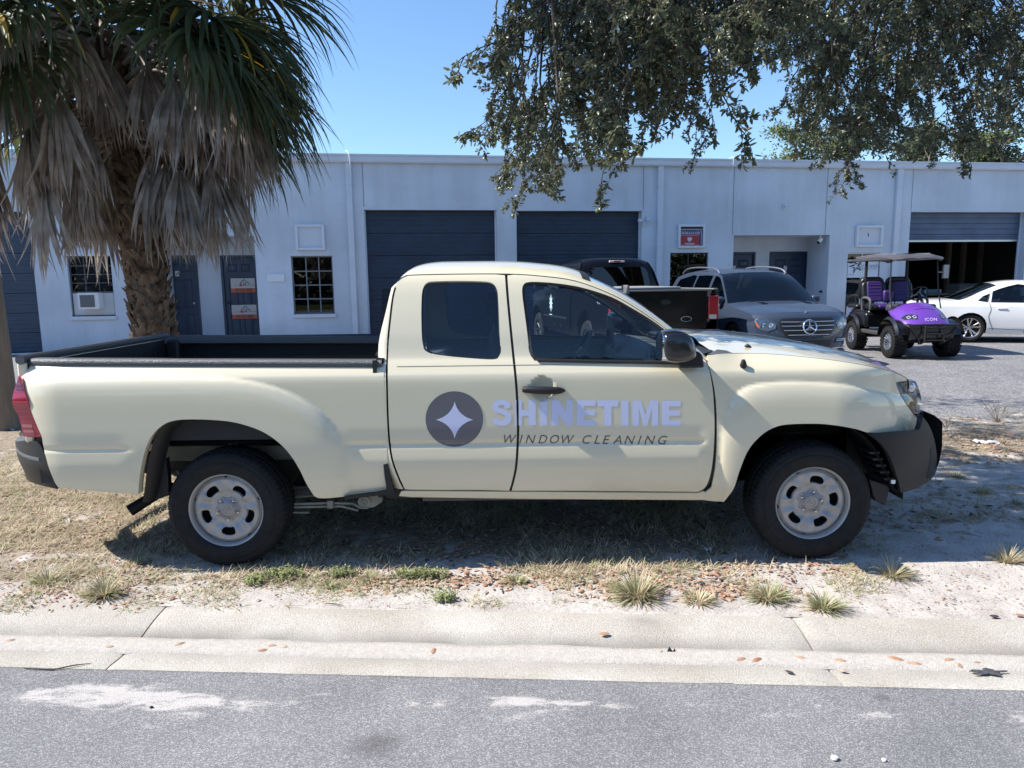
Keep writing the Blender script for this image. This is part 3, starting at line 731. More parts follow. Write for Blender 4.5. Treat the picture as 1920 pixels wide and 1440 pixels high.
# windows
def window(h, dp, ncol, nrow, bar, frame_mat, name='window', top=None, blinds=False):
    u0, z0, u1, z1 = h; e = empty('window', bp3((u0+u1)/2, z0, dp), bld); zt = z0 if top is None else top
    t = .03
    slab(u0, zt, u0+t, z1, dp-.03, dp+.03, 'frame', frame_mat, e); slab(u1-t, zt, u1, z1, dp-.03, dp+.03, 'frame', frame_mat, e)
    slab(u0+t, z1-t, u1-t, z1, dp-.03, dp+.03, 'frame', frame_mat, e); slab(u0+t, zt, u1-t, zt+t, dp-.03, dp+.03, 'frame', frame_mat, e)
    cw = (u1-u0-2*t)/ncol; rh = (z1-zt-2*t)/nrow
    for i in range(1, ncol): slab(u0+t+cw*i-bar/2, zt+t, u0+t+cw*i+bar/2, z1-t, dp-.018, dp+.02, 'mullion', frame_mat, e)
    for i in range(1, nrow): slab(u0+t, zt+t+rh*i-bar/2, u1-t, zt+t+rh*i+bar/2, dp-.02, dp+.018, 'mullion', frame_mat, e)
    for i in range(ncol):
        for j in range(nrow):
            a, c = u0+t+cw*i, zt+t+rh*j
            tl = (rnd.random()-.5)*.008
            G().add([bp3(a, c, dp+.004), bp3(a+cw, c, dp+.004+tl), bp3(a+cw, c+rh, dp+.004), bp3(a, c+rh, dp+.004+tl)], [(0, 1, 2, 3)]).ob('pane', WGLASS, e, ang=180)
    # dark room behind
    g = G(); 
    for (p, q) in (((u0, zt), (u0, z1)), ((u0, z1), (u1, z1)), ((u1, z1), (u1, zt)), ((u1, zt), (u0, zt))):
        g.add([bp3(*p, dp+.03), bp3(*q, dp+.03), bp3(*q, 1.5), bp3(*p, 1.5)], [(0, 1, 2, 3)])
    g.add([bp3(u0, zt, 1.5), bp3(u1, zt, 1.5), bp3(u1, z1, 1.5), bp3(u0, z1, 1.5)], [(0, 1, 2, 3)])
    g.ob('dark_room', DARK, e)
    if blinds:
        n = int((z1-zt)/.045)
        g = G()
        for k in range(n):
            z = zt+.02+k*.045; g.add([bp3(u0+.04, z, dp+.05), bp3(u1-.04, z, dp+.05), bp3(u1-.04, z+.022, dp+.08), bp3(u0+.04, z+.022, dp+.08)], [(0, 1, 2, 3)])
        o = g.ob('blinds', mat('blinds', (.55, .55, .52), .6), e); 
    return e
w2 = window(h_w2, .1, 3, 4, .028, mat('steel_sash', (.17, .185, .21), .5)); 
zt1 = bpx(170, 549)[1]
w1 = window(h_w1, .1, 3, 4, .02, mat('dark_sash', (.10, .10, .11), .5), top=zt1)
slab(h_w1[0]+.1, zt1+.05, h_w1[2]-.1, h_w1[3]-.05, .16, .18, 'curtain', mat('curtain', (.42, .37, .36), .9, var=.15, vscale=6, stretch=(6, 1, .2)), w1)
slab(h_w1[0]+.03, h_w1[1]+.02, h_w1[2]-.03, zt1-.01, .06, .09, 'infill_board', mat('infill', (.58, .60, .62), .6), w1)
w3 = window(h_w3, .1, 2, 2, .03, BLACKM)
w4 = window(h_w4, .1, 2, 1, .03, TRIM, top=h_w4[1], blinds=True)
for h in (h_w1, h_w2): slab(h[0]-.03, h[1]-.09, h[2]+.03, h[1], -.05, .1, 'window_sill', TRIM, bld, .01)
# window air conditioner
a = bpx(152, 549); b = bpx(194, 579)
ac = empty('air_conditioner', bp3((a[0]+b[0])/2, b[1], -.1)); tag(ac, 'white window air conditioner with grey grille in the board below the panes', 'air conditioner')
slab(a[0], b[1], b[0], a[1], -.22, .06, 'housing', WHITE, ac, .012)
g = G(); n = 12; x0, x1 = a[0]+.05, b[0]-.09; z0, z1 = b[1]+.05, a[1]-.05
g.add([bp3(x0, z0, -.222), bp3(x1, z0, -.222), bp3(x1, z1, -.222), bp3(x0, z1, -.222)], [(0, 1, 2, 3)])
g.ob('grille', mat('ac_grille', (.13, .135, .14), .7), ac)
for k in range(n):
    z = z0+(z1-z0)*(k+.5)/n; slab(x0, z-.006, x1, z+.006, -.232, -.223, 'louvre', mat('ac_louvre', (.2, .2, .21), .6), ac)
# empty sign frames
def signframe(p0, p1, label, inner=None, dep=.07):
    a = bpx(*p0); b = bpx(*p1); e = empty('sign_frame', bp3((a[0]+b[0])/2, b[1], 0)); tag(e, label, 'sign frame')
    w = .06; TR = mat('sign_frame_paint', (.66, .69, .74), .55)
    slab(a[0], b[1], a[0]+w, a[1], -dep, -.002, 'rail', TR, e, .006); slab(b[0]-w, b[1], b[0], a[1], -dep, -.002, 'rail', TR, e, .006)
    slab(a[0]+w, a[1]-w, b[0]-w, a[1], -dep, -.002, 'rail', TR, e, .006); slab(a[0]+w, b[1], b[0]-w, b[1]+w, -dep, -.002, 'rail', TR, e, .006)
    slab(a[0]+w, b[1]+w, b[0]-w, a[1]-w, -.02, -.003, 'back_panel', inner or mat('sign_back', (.60, .64, .71), .7), e)
    return e, (a[0]+w, b[1]+w, b[0]-w, a[1]-w)
signframe((553, 421), (610, 469), 'empty pale sign frame above the gridded window near the palm')
e, r = signframe((1604, 423), (1651, 463), 'empty pale sign frame above the window behind the golf cart', dep=.09)
c = bpx(1627, 441); G().tube([bp3(c[0]-.02, c[1]+.06, -.03), bp3(c[0]+.005, c[1], -.03), bp3(c[0], c[1]-.04, -.03)], .008).ob('stray_wire', BLACKM, e)
a = bpx(501, 514); b = bpx(534, 528); tag(slab(a[0], b[1], b[0], a[1], -.03, -.002, 'wall_plate', mat('plate_pale', (.72, .75, .80), .6), bev=.004), 'small blank pale plate on the wall beside the slate door', 'plate')
# framed red and blue sign
e, r = signframe((1271, 421), (1320, 465), 'framed red and dark blue sign with a white starburst above the dark window', mat('sign_black', (.03, .025, .02), .7)); e['category'] = 'sign'; e.name = 'framed_sign'
u0, z0, u1, z1 = r; W_, H_ = u1-u0, z1-z0
def R_(a, b, c, d, nm, m_, dd): return slab(u0+W_*a, z0+H_*b, u0+W_*c, z0+H_*d, dd, dd+.003, nm, m_, e)
NB = mat('sign_navy', (.02, .025, .13), .5); RD = mat('sign_red', (.36, .03, .045), .5); SW = mat('sign_white', (.62, .60, .66), .5)
R_(0, 0, 1, .87, 'blue_board', NB, -.027); R_(0, .855, 1, .885, 'white_line', SW, -.03)
R_(0, .765, .27, .785, 'white_line', SW, -.03); R_(.67, .765, .95, .785, 'white_line', SW, -.03); R_(.93, .02, .955, .765, 'white_line', SW, -.03)
for k in range(5): R_(.30+.075*k, .757, .33+.075*k, .79, 'star_mark', SW, -.03)
for a, b in ((.05, .19), (.22, .35), (.38, .44), (.47, .53), (.56, .62), (.66, .73), (.76, .88)): R_(a, .64, b, .70, 'letter_block', SW, -.03)
R_(.02, 0, .86, .6, 'red_board', RD, -.034)
g = G(); cu, cz = u0+W_*.42, z0+H_*.34; rr = []
for k in range(22):
    a = 2*math.pi*k/22; q = (.16 if k % 2 else .085)*H_*(1+.12*math.sin(3*a)); rr.append(bp3(cu+q*math.cos(a)*1.05, cz+q*math.sin(a), -.037))
g.add([bp3(cu, cz, -.037)]+rr, [(0, 1+k, 1+(k+1) % 22) for k in range(22)]); g.ob('starburst', SW, e, ang=180)
R_(.20, .10, .64, .135, 'white_line', SW, -.037); R_(.24, .065, .60, .085, 'white_line', SW, -.037); R_(.04, .04, .84, .05, 'white_line', SW, -.037); R_(.04, .555, .84, .575, 'white_line', SW, -.037)
# star sign in the right window
a = bpx(1591, 487); b = bpx(1646, 520); e = empty('shop_sign', bp3(a[0], b[1], 0)); tag(e, 'white sign with a black five-pointed star and script above the window blinds', 'sign')
slab(a[0], b[1], b[0], a[1], .01, .04, 'board', mat('sign_board', (.60, .66, .74), .5), e)
PB = mat('print_dark', (.03, .04, .06), .6)
cu, cz = bpx(1605, 499); g = G(); n0 = []
for k in range(10):
    t = math.radians(180 + 36*k); q = .20 if k % 2 == 0 else .065; n0.append(bp3(cu+q*math.cos(t), cz+q*math.sin(t), .006))
    
g.add(n0, [(k, (k+1) % 10, (k+5) % 10) for k in range(0)]); 
for k in range(0, 10, 2):
    tip = n0[k]; l = n0[(k-1) % 10]; r_ = n0[(k+1) % 10]; cc = bp3(cu, cz, .006)
    g.add([tip, l, cc.lerp(tip, .15), tip, r_, cc.lerp(tip, .15)], [(0, 1, 2)])
    g.tube([tip, r_], .008, 4); g.tube([r_, n0[(k+2) % 10]], .008, 4)
g.ob('star', PB, e, ang=180)
t0 = bpx(1611, 502); text_flat('Gr Trends', .16, bp3(t0[0], t0[1], .006), BX, (0, 0, 1), PB, e, shear=.35, width=.62)
t0 = bpx(1613, 505.5); text_flat('WEAR THE STYLE', .05, bp3(t0[0], t0[1], .006), BX, (0, 0, 1), PB, e, width=.5)
t0 = bpx(1590, 516.5); text_flat('727.776', .05, bp3(t0[0]+.03, t0[1], .006), BX, (0, 0, 1), PB, e, width=.15)
# estate signs on door B
OR = mat('sign_orange', (.55, .12, .06), .5); CRM = mat('sign_cream', (.55, .52, .47), .5); RT_ = mat('print_red', (.4, .05, .04), .6); BT = mat('print_blue', (.05, .12, .25), .6)
for (p0, p1, lb) in (((432, 522), (484, 548), 'upper cream and orange house-logo sign on the slate door'), ((434, 572), (486, 597), 'lower cream and orange house-logo sign on the slate door')):
    dp = 1.065; a = bpx(*p0, dp); b = bpx(*p1, dp); e = empty('door_sign', bp3(a[0], b[1], dp)); tag(e, lb, 'sign', 'house-logo signs on the door')
    zm = b[1] + (a[1]-b[1])*.30; w = b[0]-a[0]
    slab(a[0], b[1], b[0], zm, dp, dp+.006, 'orange_band', OR, e); slab(a[0], zm, b[0], a[1], dp, dp+.006, 'board', CRM, e)
    text_flat('917.557.4887', .125, bp3(a[0]+w*.17, b[1]+.02, dp-.003), BX, (0, 0, 1), mat('print_black', (.02, .02, .02), .6), e, width=w*.66, offset=.004)
    text_flat('CUSTOM BUILD & RENOVATIONS', .04, bp3(a[0]+w*.12, zm+.055, dp-.003), BX, (0, 0, 1), RT_, e, width=w*.78)
    cx, cz = a[0]+w*.5, a[1]-.05
    g = G(); g.tube([bp3(cx-.11, cz-.09, dp-.004), bp3(cx, cz+.02, dp-.004), bp3(cx+.13, cz-.10, dp-.004)], .010, 4); g.ob('house_roof_mark', BT, e)
    slab(cx-.11, cz-.15, cx-.05, cz-.10, dp-.004, dp, 'house_mark', RT_, e); slab(cx-.02, cz-.13, cx+.0, cz-.06, dp-.004, dp, 'house_mark', BT, e); slab(cx+.02, cz-.13, cx+.04, cz-.05, dp-.004, dp, 'house_mark', BT, e)
# security light / bracket at the second garage door, camera in the recess, small fixtures
a = bpx(1203, 408); e = empty('security_light', bp3(a[0], a[1], 0)); tag(e, 'pale bracket light beside the second garage door', 'light fixture')
slab(a[0]-.0, a[1]-.22, a[0]+.06, a[1]+.10, -.07, -.002, 'bracket', TRIM, e, .005); slab(a[0]-.12, a[1]-.12, a[0]+.0, a[1]-.04, -.15, -.05, 'lamp_head', TRIM, e, .01)
slab(a[0]+.09, a[1]-.10, a[0]+.16, a[1]+.0, -.16, -.06, 'lamp_head', TRIM, e, .01)
a = bpx(1470, 388); e = empty('wall_fixture', bp3(a[0], a[1], 0)); tag(e, 'small pale fixture on the wall above the right recess', 'light fixture')
slab(a[0]-.05, a[1]-.06, a[0]+.05, a[1]+.05, -.03, -.002, 'base_plate', TRIM, e, .004); g = G(); g.tube([bp3(a[0], a[1], -.03), bp3(a[0]+.01, a[1]+.03, -.09)], [.03, .04], 10); g.ob('spout', TRIM, e)
a = bpx(1539, 446, .12); e = empty('security_camera', bp3(a[0], a[1], .12)); tag(e, 'white security camera hanging under the lintel of the right recess', 'camera')
c = bp3(a[0], a[1]-.05, .14); G().tube([c+Vector((0, 0, .17)), c], .02).ob('bracket', WHITE, e)
g = G(); g.tube([c+Vector((.02, 0, .02)), c+Vector((-.07, -.06, -.07))], .05, 12); g.ob('housing', WHITE, e); G().tube([c+Vector((-.07, -.06, -.07)), c+Vector((-.082, -.07, -.082))], .042, 12).ob('lens', BLACKM, e)
a = bpx(1541, 547, .02); u = h_al2[2]; g = G(); c = bp3(u, a[1], .25); g.tube([c, c-BX*.06, c-BX*.08], [.03, .03, .02], 8); tag(g.ob('doorbell', BLACKM), 'small black knob on the side wall of the right recess', 'doorbell')
# cable looping over the gutter
a = bpx(652, 288); b = bpx(657, 300)
tag(G().tube([bp3(a[0]-.05, a[1]+.08, .1), bp3(a[0], a[1]+.05, -.12), bp3(a[0]+.04, a[1]-.06, -.19), bp3(b[0], b[1]-.12, -.17), bp3(b[0], b[1]-.3, -.13)], .012, 6).ob('cable', WHITE), 'thin white cable looped over the gutter beside the left downpipe', 'cable')
a = bpx(1376, 320); pts = [bp3(a[0]-.12, ROOF_T+.03, .05), bp3(a[0]-.1, ROOF_T+.02, -.17), bp3(a[0]-.12, a[1]-.1, -.13), bp3(a[0]-.14, a[1]-.9, -.01), bp3(a[0]-.2, a[1]-1.05, -.01)]
tag(G().tube(cr(pts, 5), .008, 5).ob('cable', TRIM), 'thin pale cable hanging from the gutter above the right recess', 'cable')
a = bpx(532, 634); tag(G().tube([bp3(a[0], a[1], 0), bp3(a[0], a[1], -.08), bp3(a[0]+.03, a[1]-.03, -.12)], [.02, .03, .015], 8).ob('wall_tap', BLACKM), 'small dark tap low on the wall beside the slate door', 'tap')
# ================================================================== the cream pickup truck
YN = 3.75; YC = YN + .915
PAINT = mat('cream_paint', (.66, .595, .43), .42, coat=1., coat_rough=.035, spec=.5, bump=.015, bscale=90)
BLKP = mat('black_plastic', (.015, .015, .017), .5, spec=.35, bump=.12, bscale=900)
RUB = mat('rubber_seal', (.012, .012, .012), .55)
UND = mat('underbody', (.028, .030, .028), .8, var=.3, vscale=9)
FRAME_M = mat('frame_paint', (.20, .215, .20), .7, var=.25, vscale=6)
STEEL = mat('rim_steel', (.40, .395, .39), .48, metal=.35, col2=(.34, .33, .32), vscale=9, detail=7)
tum = interp([(.1, .15), (.2, .105), (.34, .058), (.45, .024), (.6, .006), (.72, 0), (.86, .004), (.98, .010), (1.045, .015), (1.075, .021), (1.10, .034), (1.135, .054), (1.17, .074), (1.3, .108), (1.45, .158), (1.56, .205), (1.61, .24), (1.66, .31), (1.7, .4)])
flare_r = []; flare_f = []
xb = None
def S0(x, z):
    y = tum(z)
    if x > 1.1: y += 4.2*max(0, z-1.06)**2 * sst(1.1, 1.3, x)
    if x < -.72: y += 1.6*max(0, z-1.07)**2
    if x > 1.72: y += .75*(x-1.72)**2
    if x < -2.42: y += .9*(-2.42-x)**2
    if z > 1.15 and x > .1: y += .06*(x-.1)**2*sst(1.15, 1.4, z)
    return YN + y
def P(px, py, fn=None):
    Y = YN; fn = fn or S
    for _ in range(14):
        q = unY(px, py, Y); Y += .6*(min(YN+.9, fn(q.x, q.z)) - Y)
    return (q.x, q.z)
def PL(L_, fn=None): return [P(x, y, fn) for x, y in L_]
flare_r = PL(cr([(20, 712), (120, 706), (250, 703), (370, 704), (450, 710), (520, 726), (575, 752), (615, 785), (642, 830), (655, 880), (662, 940), (664, 990)], 4), S0)
flare_f = PL(cr([(1352, 990), (1350, 900), (1352, 830), (1361, 775), (1378, 741), (1402, 724), (1440, 717), (1500, 715), (1580, 720), (1660, 735), (1800, 770)], 4), S0)
def sdist(x, z, line):
    best = 1e9; sg = 1
    for (x0, z0), (x1, z1) in zip(line, line[1:]):
        dx, dz = x1-x0, z1-z0; L2 = dx*dx+dz*dz
        t = min(1, max(0, ((x-x0)*dx+(z-z0)*dz)/L2)); ex, ez = x-x0-t*dx, z-z0-t*dz; d = ex*ex+ez*ez
        if d < best: best = d; sg = -1 if dx*(z-z0)-dz*(x-x0) > 0 else 1
    return sg*math.sqrt(best)
HANDLE = P(1018, 729, S0); ZG = P(980, 831, S0)[1]
def S(x, z):
    y = S0(x, z)
    if x < -.68 and z < 1.12:
        d = sdist(x, z, flare_r); y -= .030*(1-math.exp(-max(0, d+.004)/.045))*sst(-.010, .018, d)
    elif x > 1.08 and z < 1.12:
        d = sdist(x, z, flare_f); y -= .030*(1-math.exp(-max(0, d+.004)/.045))*sst(-.010, .018, d)
    # crease along the doors and behind the rear wheel
    w = sst(-.93, -.86, x)*sst(1.06, 1.0, x) + .7*sst(-2.02, -2.12, x)
    if w > 0:
        q = z - ZG
        y += w*(.010*math.exp(-(q/.013)**2) - .013*sst(0, -.10, q)*sst(-.30, -.12, q) + .004*sst(.10, .02, q)*sst(-.30, -.12, q))
    r = ((x-HANDLE[0])/.068)**2 + ((z-HANDLE[1])/.068)**2
    if r < 1: y += .030*(1-r)**.8
    return y
def fN(x, z): return (x, S(x, z), z)
def fF(x, z): return (x, 2*YC - S(x, z), z)
truck = empty('pickup_truck', (-.2, YC, 0)); tag(truck, 'cream pickup truck with SHINETIME lettering parked on the verge', 'pickup truck')
def both(name, outline, holes, sp, material, thick=.014, off=0., label=None, near_only=False):
    o = sheet(name, outline, holes, fN, sp, material, truck, thick=thick, off=off)
    if not near_only: sheet(name, outline, holes, fF, sp, material, truck, out=(0, 1, 0), thick=thick, off=off)
    return o
GAP = 2.2  # px
arch_r = cr([(259, 927), (261.7, 895), (269, 855), (282, 821), (302, 799), (330, 788), (376, 786.5), (428, 790), (466, 799), (497, 812), (524, 831), (545, 854), (562, 881), (574, 906), (587, 927), (591, 931), (597, 934)], 3)
bed = cr([(46, 681), (380, 685), (716, 686)], 2) + cr([(719, 690), (722, 740), (724, 800), (727, 870), (732, 919)], 3) + [(700, 922), (645, 931), (610, 934.5)] + list(reversed(arch_r)) + \
      [(225, 924.5), (160, 920), (109, 914)] + cr([(103, 905), (92, 878), (83, 845), (79, 822)], 3) + cr([(78, 818), (64, 785), (50, 747), (40, 716), (35.5, 703)], 3) + [(37, 698), (42, 686)]
both('bed_side', PL(bed), [], (.026, .014), PAINT)
# rolled lip inside the arches
def arch_lip(L_, off=.0, wid=.05, name='arch_lip', material=PAINT):
    pts = PL(L_)
    for fm in (lambda x, z, d: (x, S(x, z)+d, z), lambda x, z, d: (x, 2*YC-S(x, z)-d, z)):
        g = G(); g.grid([[fm(x, z, .0), fm(x, z, .014), fm(x, z, wid)] for x, z in pts]); g.ob(name, material, truck, ang=60)
arch_lip(arch_r)
corner_seam = cr([(741, 539), (736, 559), (731, 600), (727, 640), (725, 686), (725.5, 740), (727, 789), (730, 830), (735, 862), (746, 893), (757, 917)], 4)
drip = cr([(741, 539), (744, 530), (751, 523), (760, 518.5), (772, 516.5), (850, 514.8), (947, 514.5), (1009, 518), (1078, 527.5), (1147, 553), (1198, 582), (1250, 618.5), (1301, 659), (1325, 677)], 4)
door_seam = cr([(949, 516), (951, 545), (954, 580), (961, 652), (967, 710), (970, 755), (971.5, 806), (968.5, 868), (963, 899), (957, 920)], 4)
def upto(L_, x): return [p for p in L_ if p[0] <= x]
rw = cr([(790, 600), (790.5, 560), (793, 541), (800, 530.5), (813, 527.5), (860, 526.5), (905, 527.5), (922, 530.5), (931, 540), (934, 560), (936.5, 620), (938, 655), (935.5, 668), (925, 674), (880, 671.5), (835, 667), (806, 661), (793, 647)], 4, closed=True)
rdoor = [p for p in drip if p[0] <= 945] + [(946.5, 516)] + [(x-2.3, y) for x, y in door_seam] + [(900, 918.5), (830, 918.5), (770, 918)] + [(x+2.2, y) for x, y in reversed(corner_seam)]
rdoor = [p for i, p in enumerate(rdoor) if i == 0 or math.hypot(p[0]-rdoor[i-1][0], p[1]-rdoor[i-1][1]) > .6]
rear_door = both('rear_door', PL(rdoor), [PL(rw)], (.018, .012), PAINT)
fw = cr([(980, 560), (979, 542), (983, 532), (994, 528.5), (1020, 529), (1055, 532.5), (1095, 540), (1147, 557), (1188, 579.5), (1222, 600), (1256, 625), (1280, 645)], 4) + \
     cr([(1283, 652), (1283, 668), (1276, 682)], 3) + cr([(1180, 681), (1080, 679), (1010, 677), (1000, 673), (993, 660), (988, 620), (982, 575)], 4)[0:]
fdoor = [(951.5, 516.5)] + [p for p in drip if 953 < p[0] < 1322] + [(1324, 678)] + cr([(1331, 698), (1336, 728), (1338.5, 760), (1339.8, 800), (1338, 845), (1334, 880), (1328, 903), (1320, 916), (1308, 922)], 4) + [(1200, 921), (1080, 920), (959.5, 920)] + \
        [(x+2.3, y) for x, y in reversed(door_seam)][1:]
front_door = both('front_door', PL(fdoor), [PL(fw)], (.018, .012), PAINT)
# dark backing behind the shut lines
def strip_dark(L_, w=5):
    pts = PL(L_)
    g = G(); g.grid([[(x-.014, S(x, z)+.016, z), (x+.014, S(x, z)+.016, z)] for x, z in pts]); g.ob('door_gap', RUB, truck, ang=180)
strip_dark(door_seam)
strip_dark(cr([(1325, 677), (1333, 700), (1338, 728), (1341, 770), (1342, 800), (1340, 845), (1336, 882), (1330, 905), (1320, 918), (1310, 923)], 3))
# rocker sill and the pinch weld below
both('rocker', PL([(758, 921), (1308, 925), (1318, 922), (1330, 926), (1330, 937), (1310, 937.5), (1000, 935.5), (770, 932), (748, 930), (752, 922)]), [], (.05, .012), PAINT)
g = G(); a = P(790, 935); b = P(1345, 942); g.box((a[0], YN+.10, .355), (b[0], YN+.13, a[1]+.01)); g.box((a[0], 2*YC-YN-.13, .355), (b[0], 2*YC-YN-.10, a[1]+.01)); g.ob('sill_flange', mat('sill_grey', (.10, .10, .10), .7), truck)
# front fender
arch_f = cr([(1357, 941), (1366, 930), (1377, 913), (1387, 882), (1402, 846), (1422, 821), (1446, 804), (1475, 796), (1530, 794.5), (1566, 797.5), (1603, 804), (1626, 811)], 4)
hood_seam = cr([(1326, 666.5), (1350, 663.5), (1373, 662.5), (1450, 664.5), (1540, 673), (1615, 684), (1672, 697), (1700, 709)], 4)
fend = hood_seam + [(1702, 714), (1690, 715), (1680, 717.5)] + cr([(1683, 728), (1697, 754), (1716, 781), (1727, 789)], 4) + [(1726, 804)] + list(reversed(arch_f)) + [(1340, 940), (1322, 938), (1322, 925)] + \
       cr([(1334, 915), (1341, 880), (1344, 840), (1344.5, 790), (1342, 745), (1336, 710), (1327.5, 681)], 4)
both('front_fender', PL(fend), [], (.022, .012), PAINT)
arch_lip(arch_f[2:], wid=.045)
# ---- roof, pillars and windscreen: one skin over the cab
dz = PL(drip); dzf = interp([(x, z) for i, (x, z) in enumerate(dz) if i == 0 or x > dz[i-1][0] + 1e-4])
XR0, XR1 = dz[0][0], dz[-1][0]; XHD = P(1098, 531)[0]; XHR = XR0 + .0
def canopy(x, t, inset=0.):
    zd = dzf(x); ya = S(x, zd); yb = 2*YC - ya; s = 2*t - 1
    k = min(1, max(0, (x-XR0)/.26)); hc = .088*math.sqrt(max(0, 1-(1-k)**2.6))
    hc *= (1 - .45*sst(.3, 1.1, x))
    w = (1-abs(s)**2.6)**.62 if abs(s) < 1 else 0
    return (x + .045*w*sst(XHD-.1, XHD+.5, x), ya + (yb-ya)*t, zd + hc*w - inset)
ts = [0, .004, .01, .018, .03, .045, .065, .09, .13, .19, .27, .38, .5, .62, .73, .81, .87, .91, .935, .955, .97, .982, .99, .996, 1]
xsr = [XR0, XR0+.006, XR0+.015, XR0+.03] + list(np.linspace(XR0+.05, XHD, 34))
g = G(); g.grid([[canopy(x, t) for t in ts] for x in xsr]); roof = g.ob('roof', PAINT, truck, ang=180)
for sgn in (0, 1):
    tt = [0, .004, .01, .018, .03, .045, .06]; tt = [1-q for q in tt] if sgn else tt
    g = G(); g.grid([[canopy(x, t) for t in tt] for x in np.linspace(XHD, XR1, 24)]); g.ob('windscreen_pillar', PAINT, truck, ang=180)
TG = glass('windscreen_glass', (.62, .70, .70)); 
g = G(); g.grid([[canopy(x, t, .006) for t in np.linspace(.06, .94, 18)] for x in np.linspace(XHD, XR1-.03, 14)]); g.ob('windscreen', TG, truck, ang=180)
g = G(); g.grid([[canopy(x, t, .001-.004) for t in np.linspace(.03, .97, 18)] for x in (XHD-.015, XHD+.03)]); g.ob('windscreen_seal', RUB, truck, ang=180)
# headliner
g = G(); g.grid([[canopy(x, t, .05) for t in (.02, .1, .3, .5, .7, .9, .98)] for x in np.linspace(XR0+.05, XHD+.1, 8)]); g.ob('headliner', mat('cloth_grey', (.35, .35, .34), .9), truck, ang=180)
dl = [q for q in drip if q[0] > 745]
for far in (0, 1):
    g = G(); g.tube([(x, (S(x, z)+.001) if not far else 2*YC-S(x, z)-.001, z+.003) for x, z in PL(dl)], .002, 5); g.ob('roof_seam', RUB, truck)
# ---- rear corner + back of cab
cs = PL(corner_seam); csf = interp(sorted([(z, x) for x, z in cs if True], key=lambda q: q[0])[::3])
zs_ = np.linspace(cs[-1][1], cs[0][1], 26); R_c = .055; g = G(); rows = []
for z in zs_:
    x = csf(z); y = S(x, z); row = []; R_c = .055 - .037*sst(1.2, 1.52, z)
    for k in range(9):
        a = math.pi/2*k/8; row.append((x-.004 - R_c*math.sin(a), y + R_c*(1-math.cos(a)), z))
    for t in (.1, .25, .4, .6, .75, .9):
        ya, yb = y+R_c, 2*YC-y-R_c; bow = .03*(1-(2*t-1)**2)
        row.append((x-.004-R_c-bow, ya+(yb-ya)*t, z))
    for k in range(8, -1, -1):
        a = math.pi/2*k/8; row.append((x-.004 - R_c*math.sin(a), 2*YC - (y + R_c*(1-math.cos(a))), z))
    rows.append(row)
# leave the back window open
n_ = len(rows[0]); faces = []; vs = [v for r_ in rows for v in r_]
for i in range(len(rows)-1):
    for j in range(n_-1):
        zc = (rows[i][j][2]+rows[i+1][j][2])/2
        if 1.17 < zc < 1.53 and 9 <= j <= n_-11: continue
        faces.append((i*n_+j, i*n_+j+1, (i+1)*n_+j+1, (i+1)*n_+j))
meshob('cab_back', vs, faces, PAINT, truck, ang=180)
# top rear corner closing piece
rows = []
for k in range(5):
    t = k/4; x0 = cs[0][0]; z = cs[0][1]
    rows.append([(p[0]*(1-t)+ (x0+.03)*t, p[1]*(1-t)+(YC + (p[1]-YC)*.96)*t, z + .035*math.sin(t*math.pi/2)) for p in vs[-n_:]])
g = G(); g.grid(rows); g.ob('cab_back_top', PAINT, truck, ang=180)
g = G(); xx = csf(1.35)-.07; g.add([(csf(1.17)-.085, YC-.62, 1.165), (csf(1.17)-.085, YC+.62, 1.165), (csf(1.53)-.085, YC+.62, 1.535), (csf(1.53)-.085, YC-.62, 1.535)], [(0, 1, 2, 3)]); g.ob('rear_window', glass('tint_glass', (.62, .68, .74)), truck)
# ---- side glass
SG = glass('side_glass', (.84, .92, .95)); PG = glass('privacy_glass', (.52, .58, .64))
def shrink(L_, k):
    cx = sum(p[0] for p in L_)/len(L_); cy = sum(p[1] for p in L_)/len(L_)
    out = []
    for i, p in enumerate(L_):
        a = L_[i-1]; b = L_[(i+1) % len(L_)]; tx, ty = b[0]-a[0], b[1]-a[1]; l = math.hypot(tx, ty) or 1
        nx_, ny_ = -ty/l, tx/l
        if nx_*(cx-p[0])+ny_*(cy-p[1]) < 0: nx_, ny_ = -nx_, -ny_
        out.append((p[0]+nx_*k, p[1]+ny_*k))
    return out
def Sg(x, z):   # flat-ish glass plane just inside the skin
    return YN + interp([(1.0, .055), (1.13, .068), (1.65, .262)])(z) + (.06*(x-.1)**2*sst(1.15, 1.4, z) if x > .1 else 0)
for nm, hole, gm, k in (('rear_side_window', rw, PG, 1.5), ('front_side_window', fw, SG, 5.)):
    for far in (0, 1):
        fm = (lambda x, z: (x, Sg(x, z), z)) if not far else (lambda x, z: (x, 2*YC-Sg(x, z), z))
        sheet(nm, PL(shrink(hole, -1)), [], fm, .12, gm, truck, thick=0, out=(0, 1 if far else -1, 0))
        # rubber seal ring between door skin and glass
        oo = PL(shrink(hole, -.5)); ii = PL(shrink(hole, k)); s_ = 1 if not far else -1; B = 0 if not far else 2*YC
        g = G(); n = len(oo)
        vs2 = []
        for (x0, z0), (x1, z1) in zip(oo, ii):
            ya = S(x0, z0)+.002; yb = min(Sg(x1, z1)-.003, S(x1, z1)+.012) if k > 3 else Sg(x1, z1)-.002
            vs2 += [(x0, B+s_*ya, z0), (x1, B+s_*yb, z1), (x1, B+s_*(Sg(x1, z1)+.02), z1)]
        fs2 = []
        for i in range(n):
            j = (i+1) % n
            fs2 += [(i*3, i*3+1, j*3+1, j*3), (i*3+1, i*3+2, j*3+2, j*3+1)]
        meshob('window_seal', vs2, fs2, RUB, truck, ang=60)
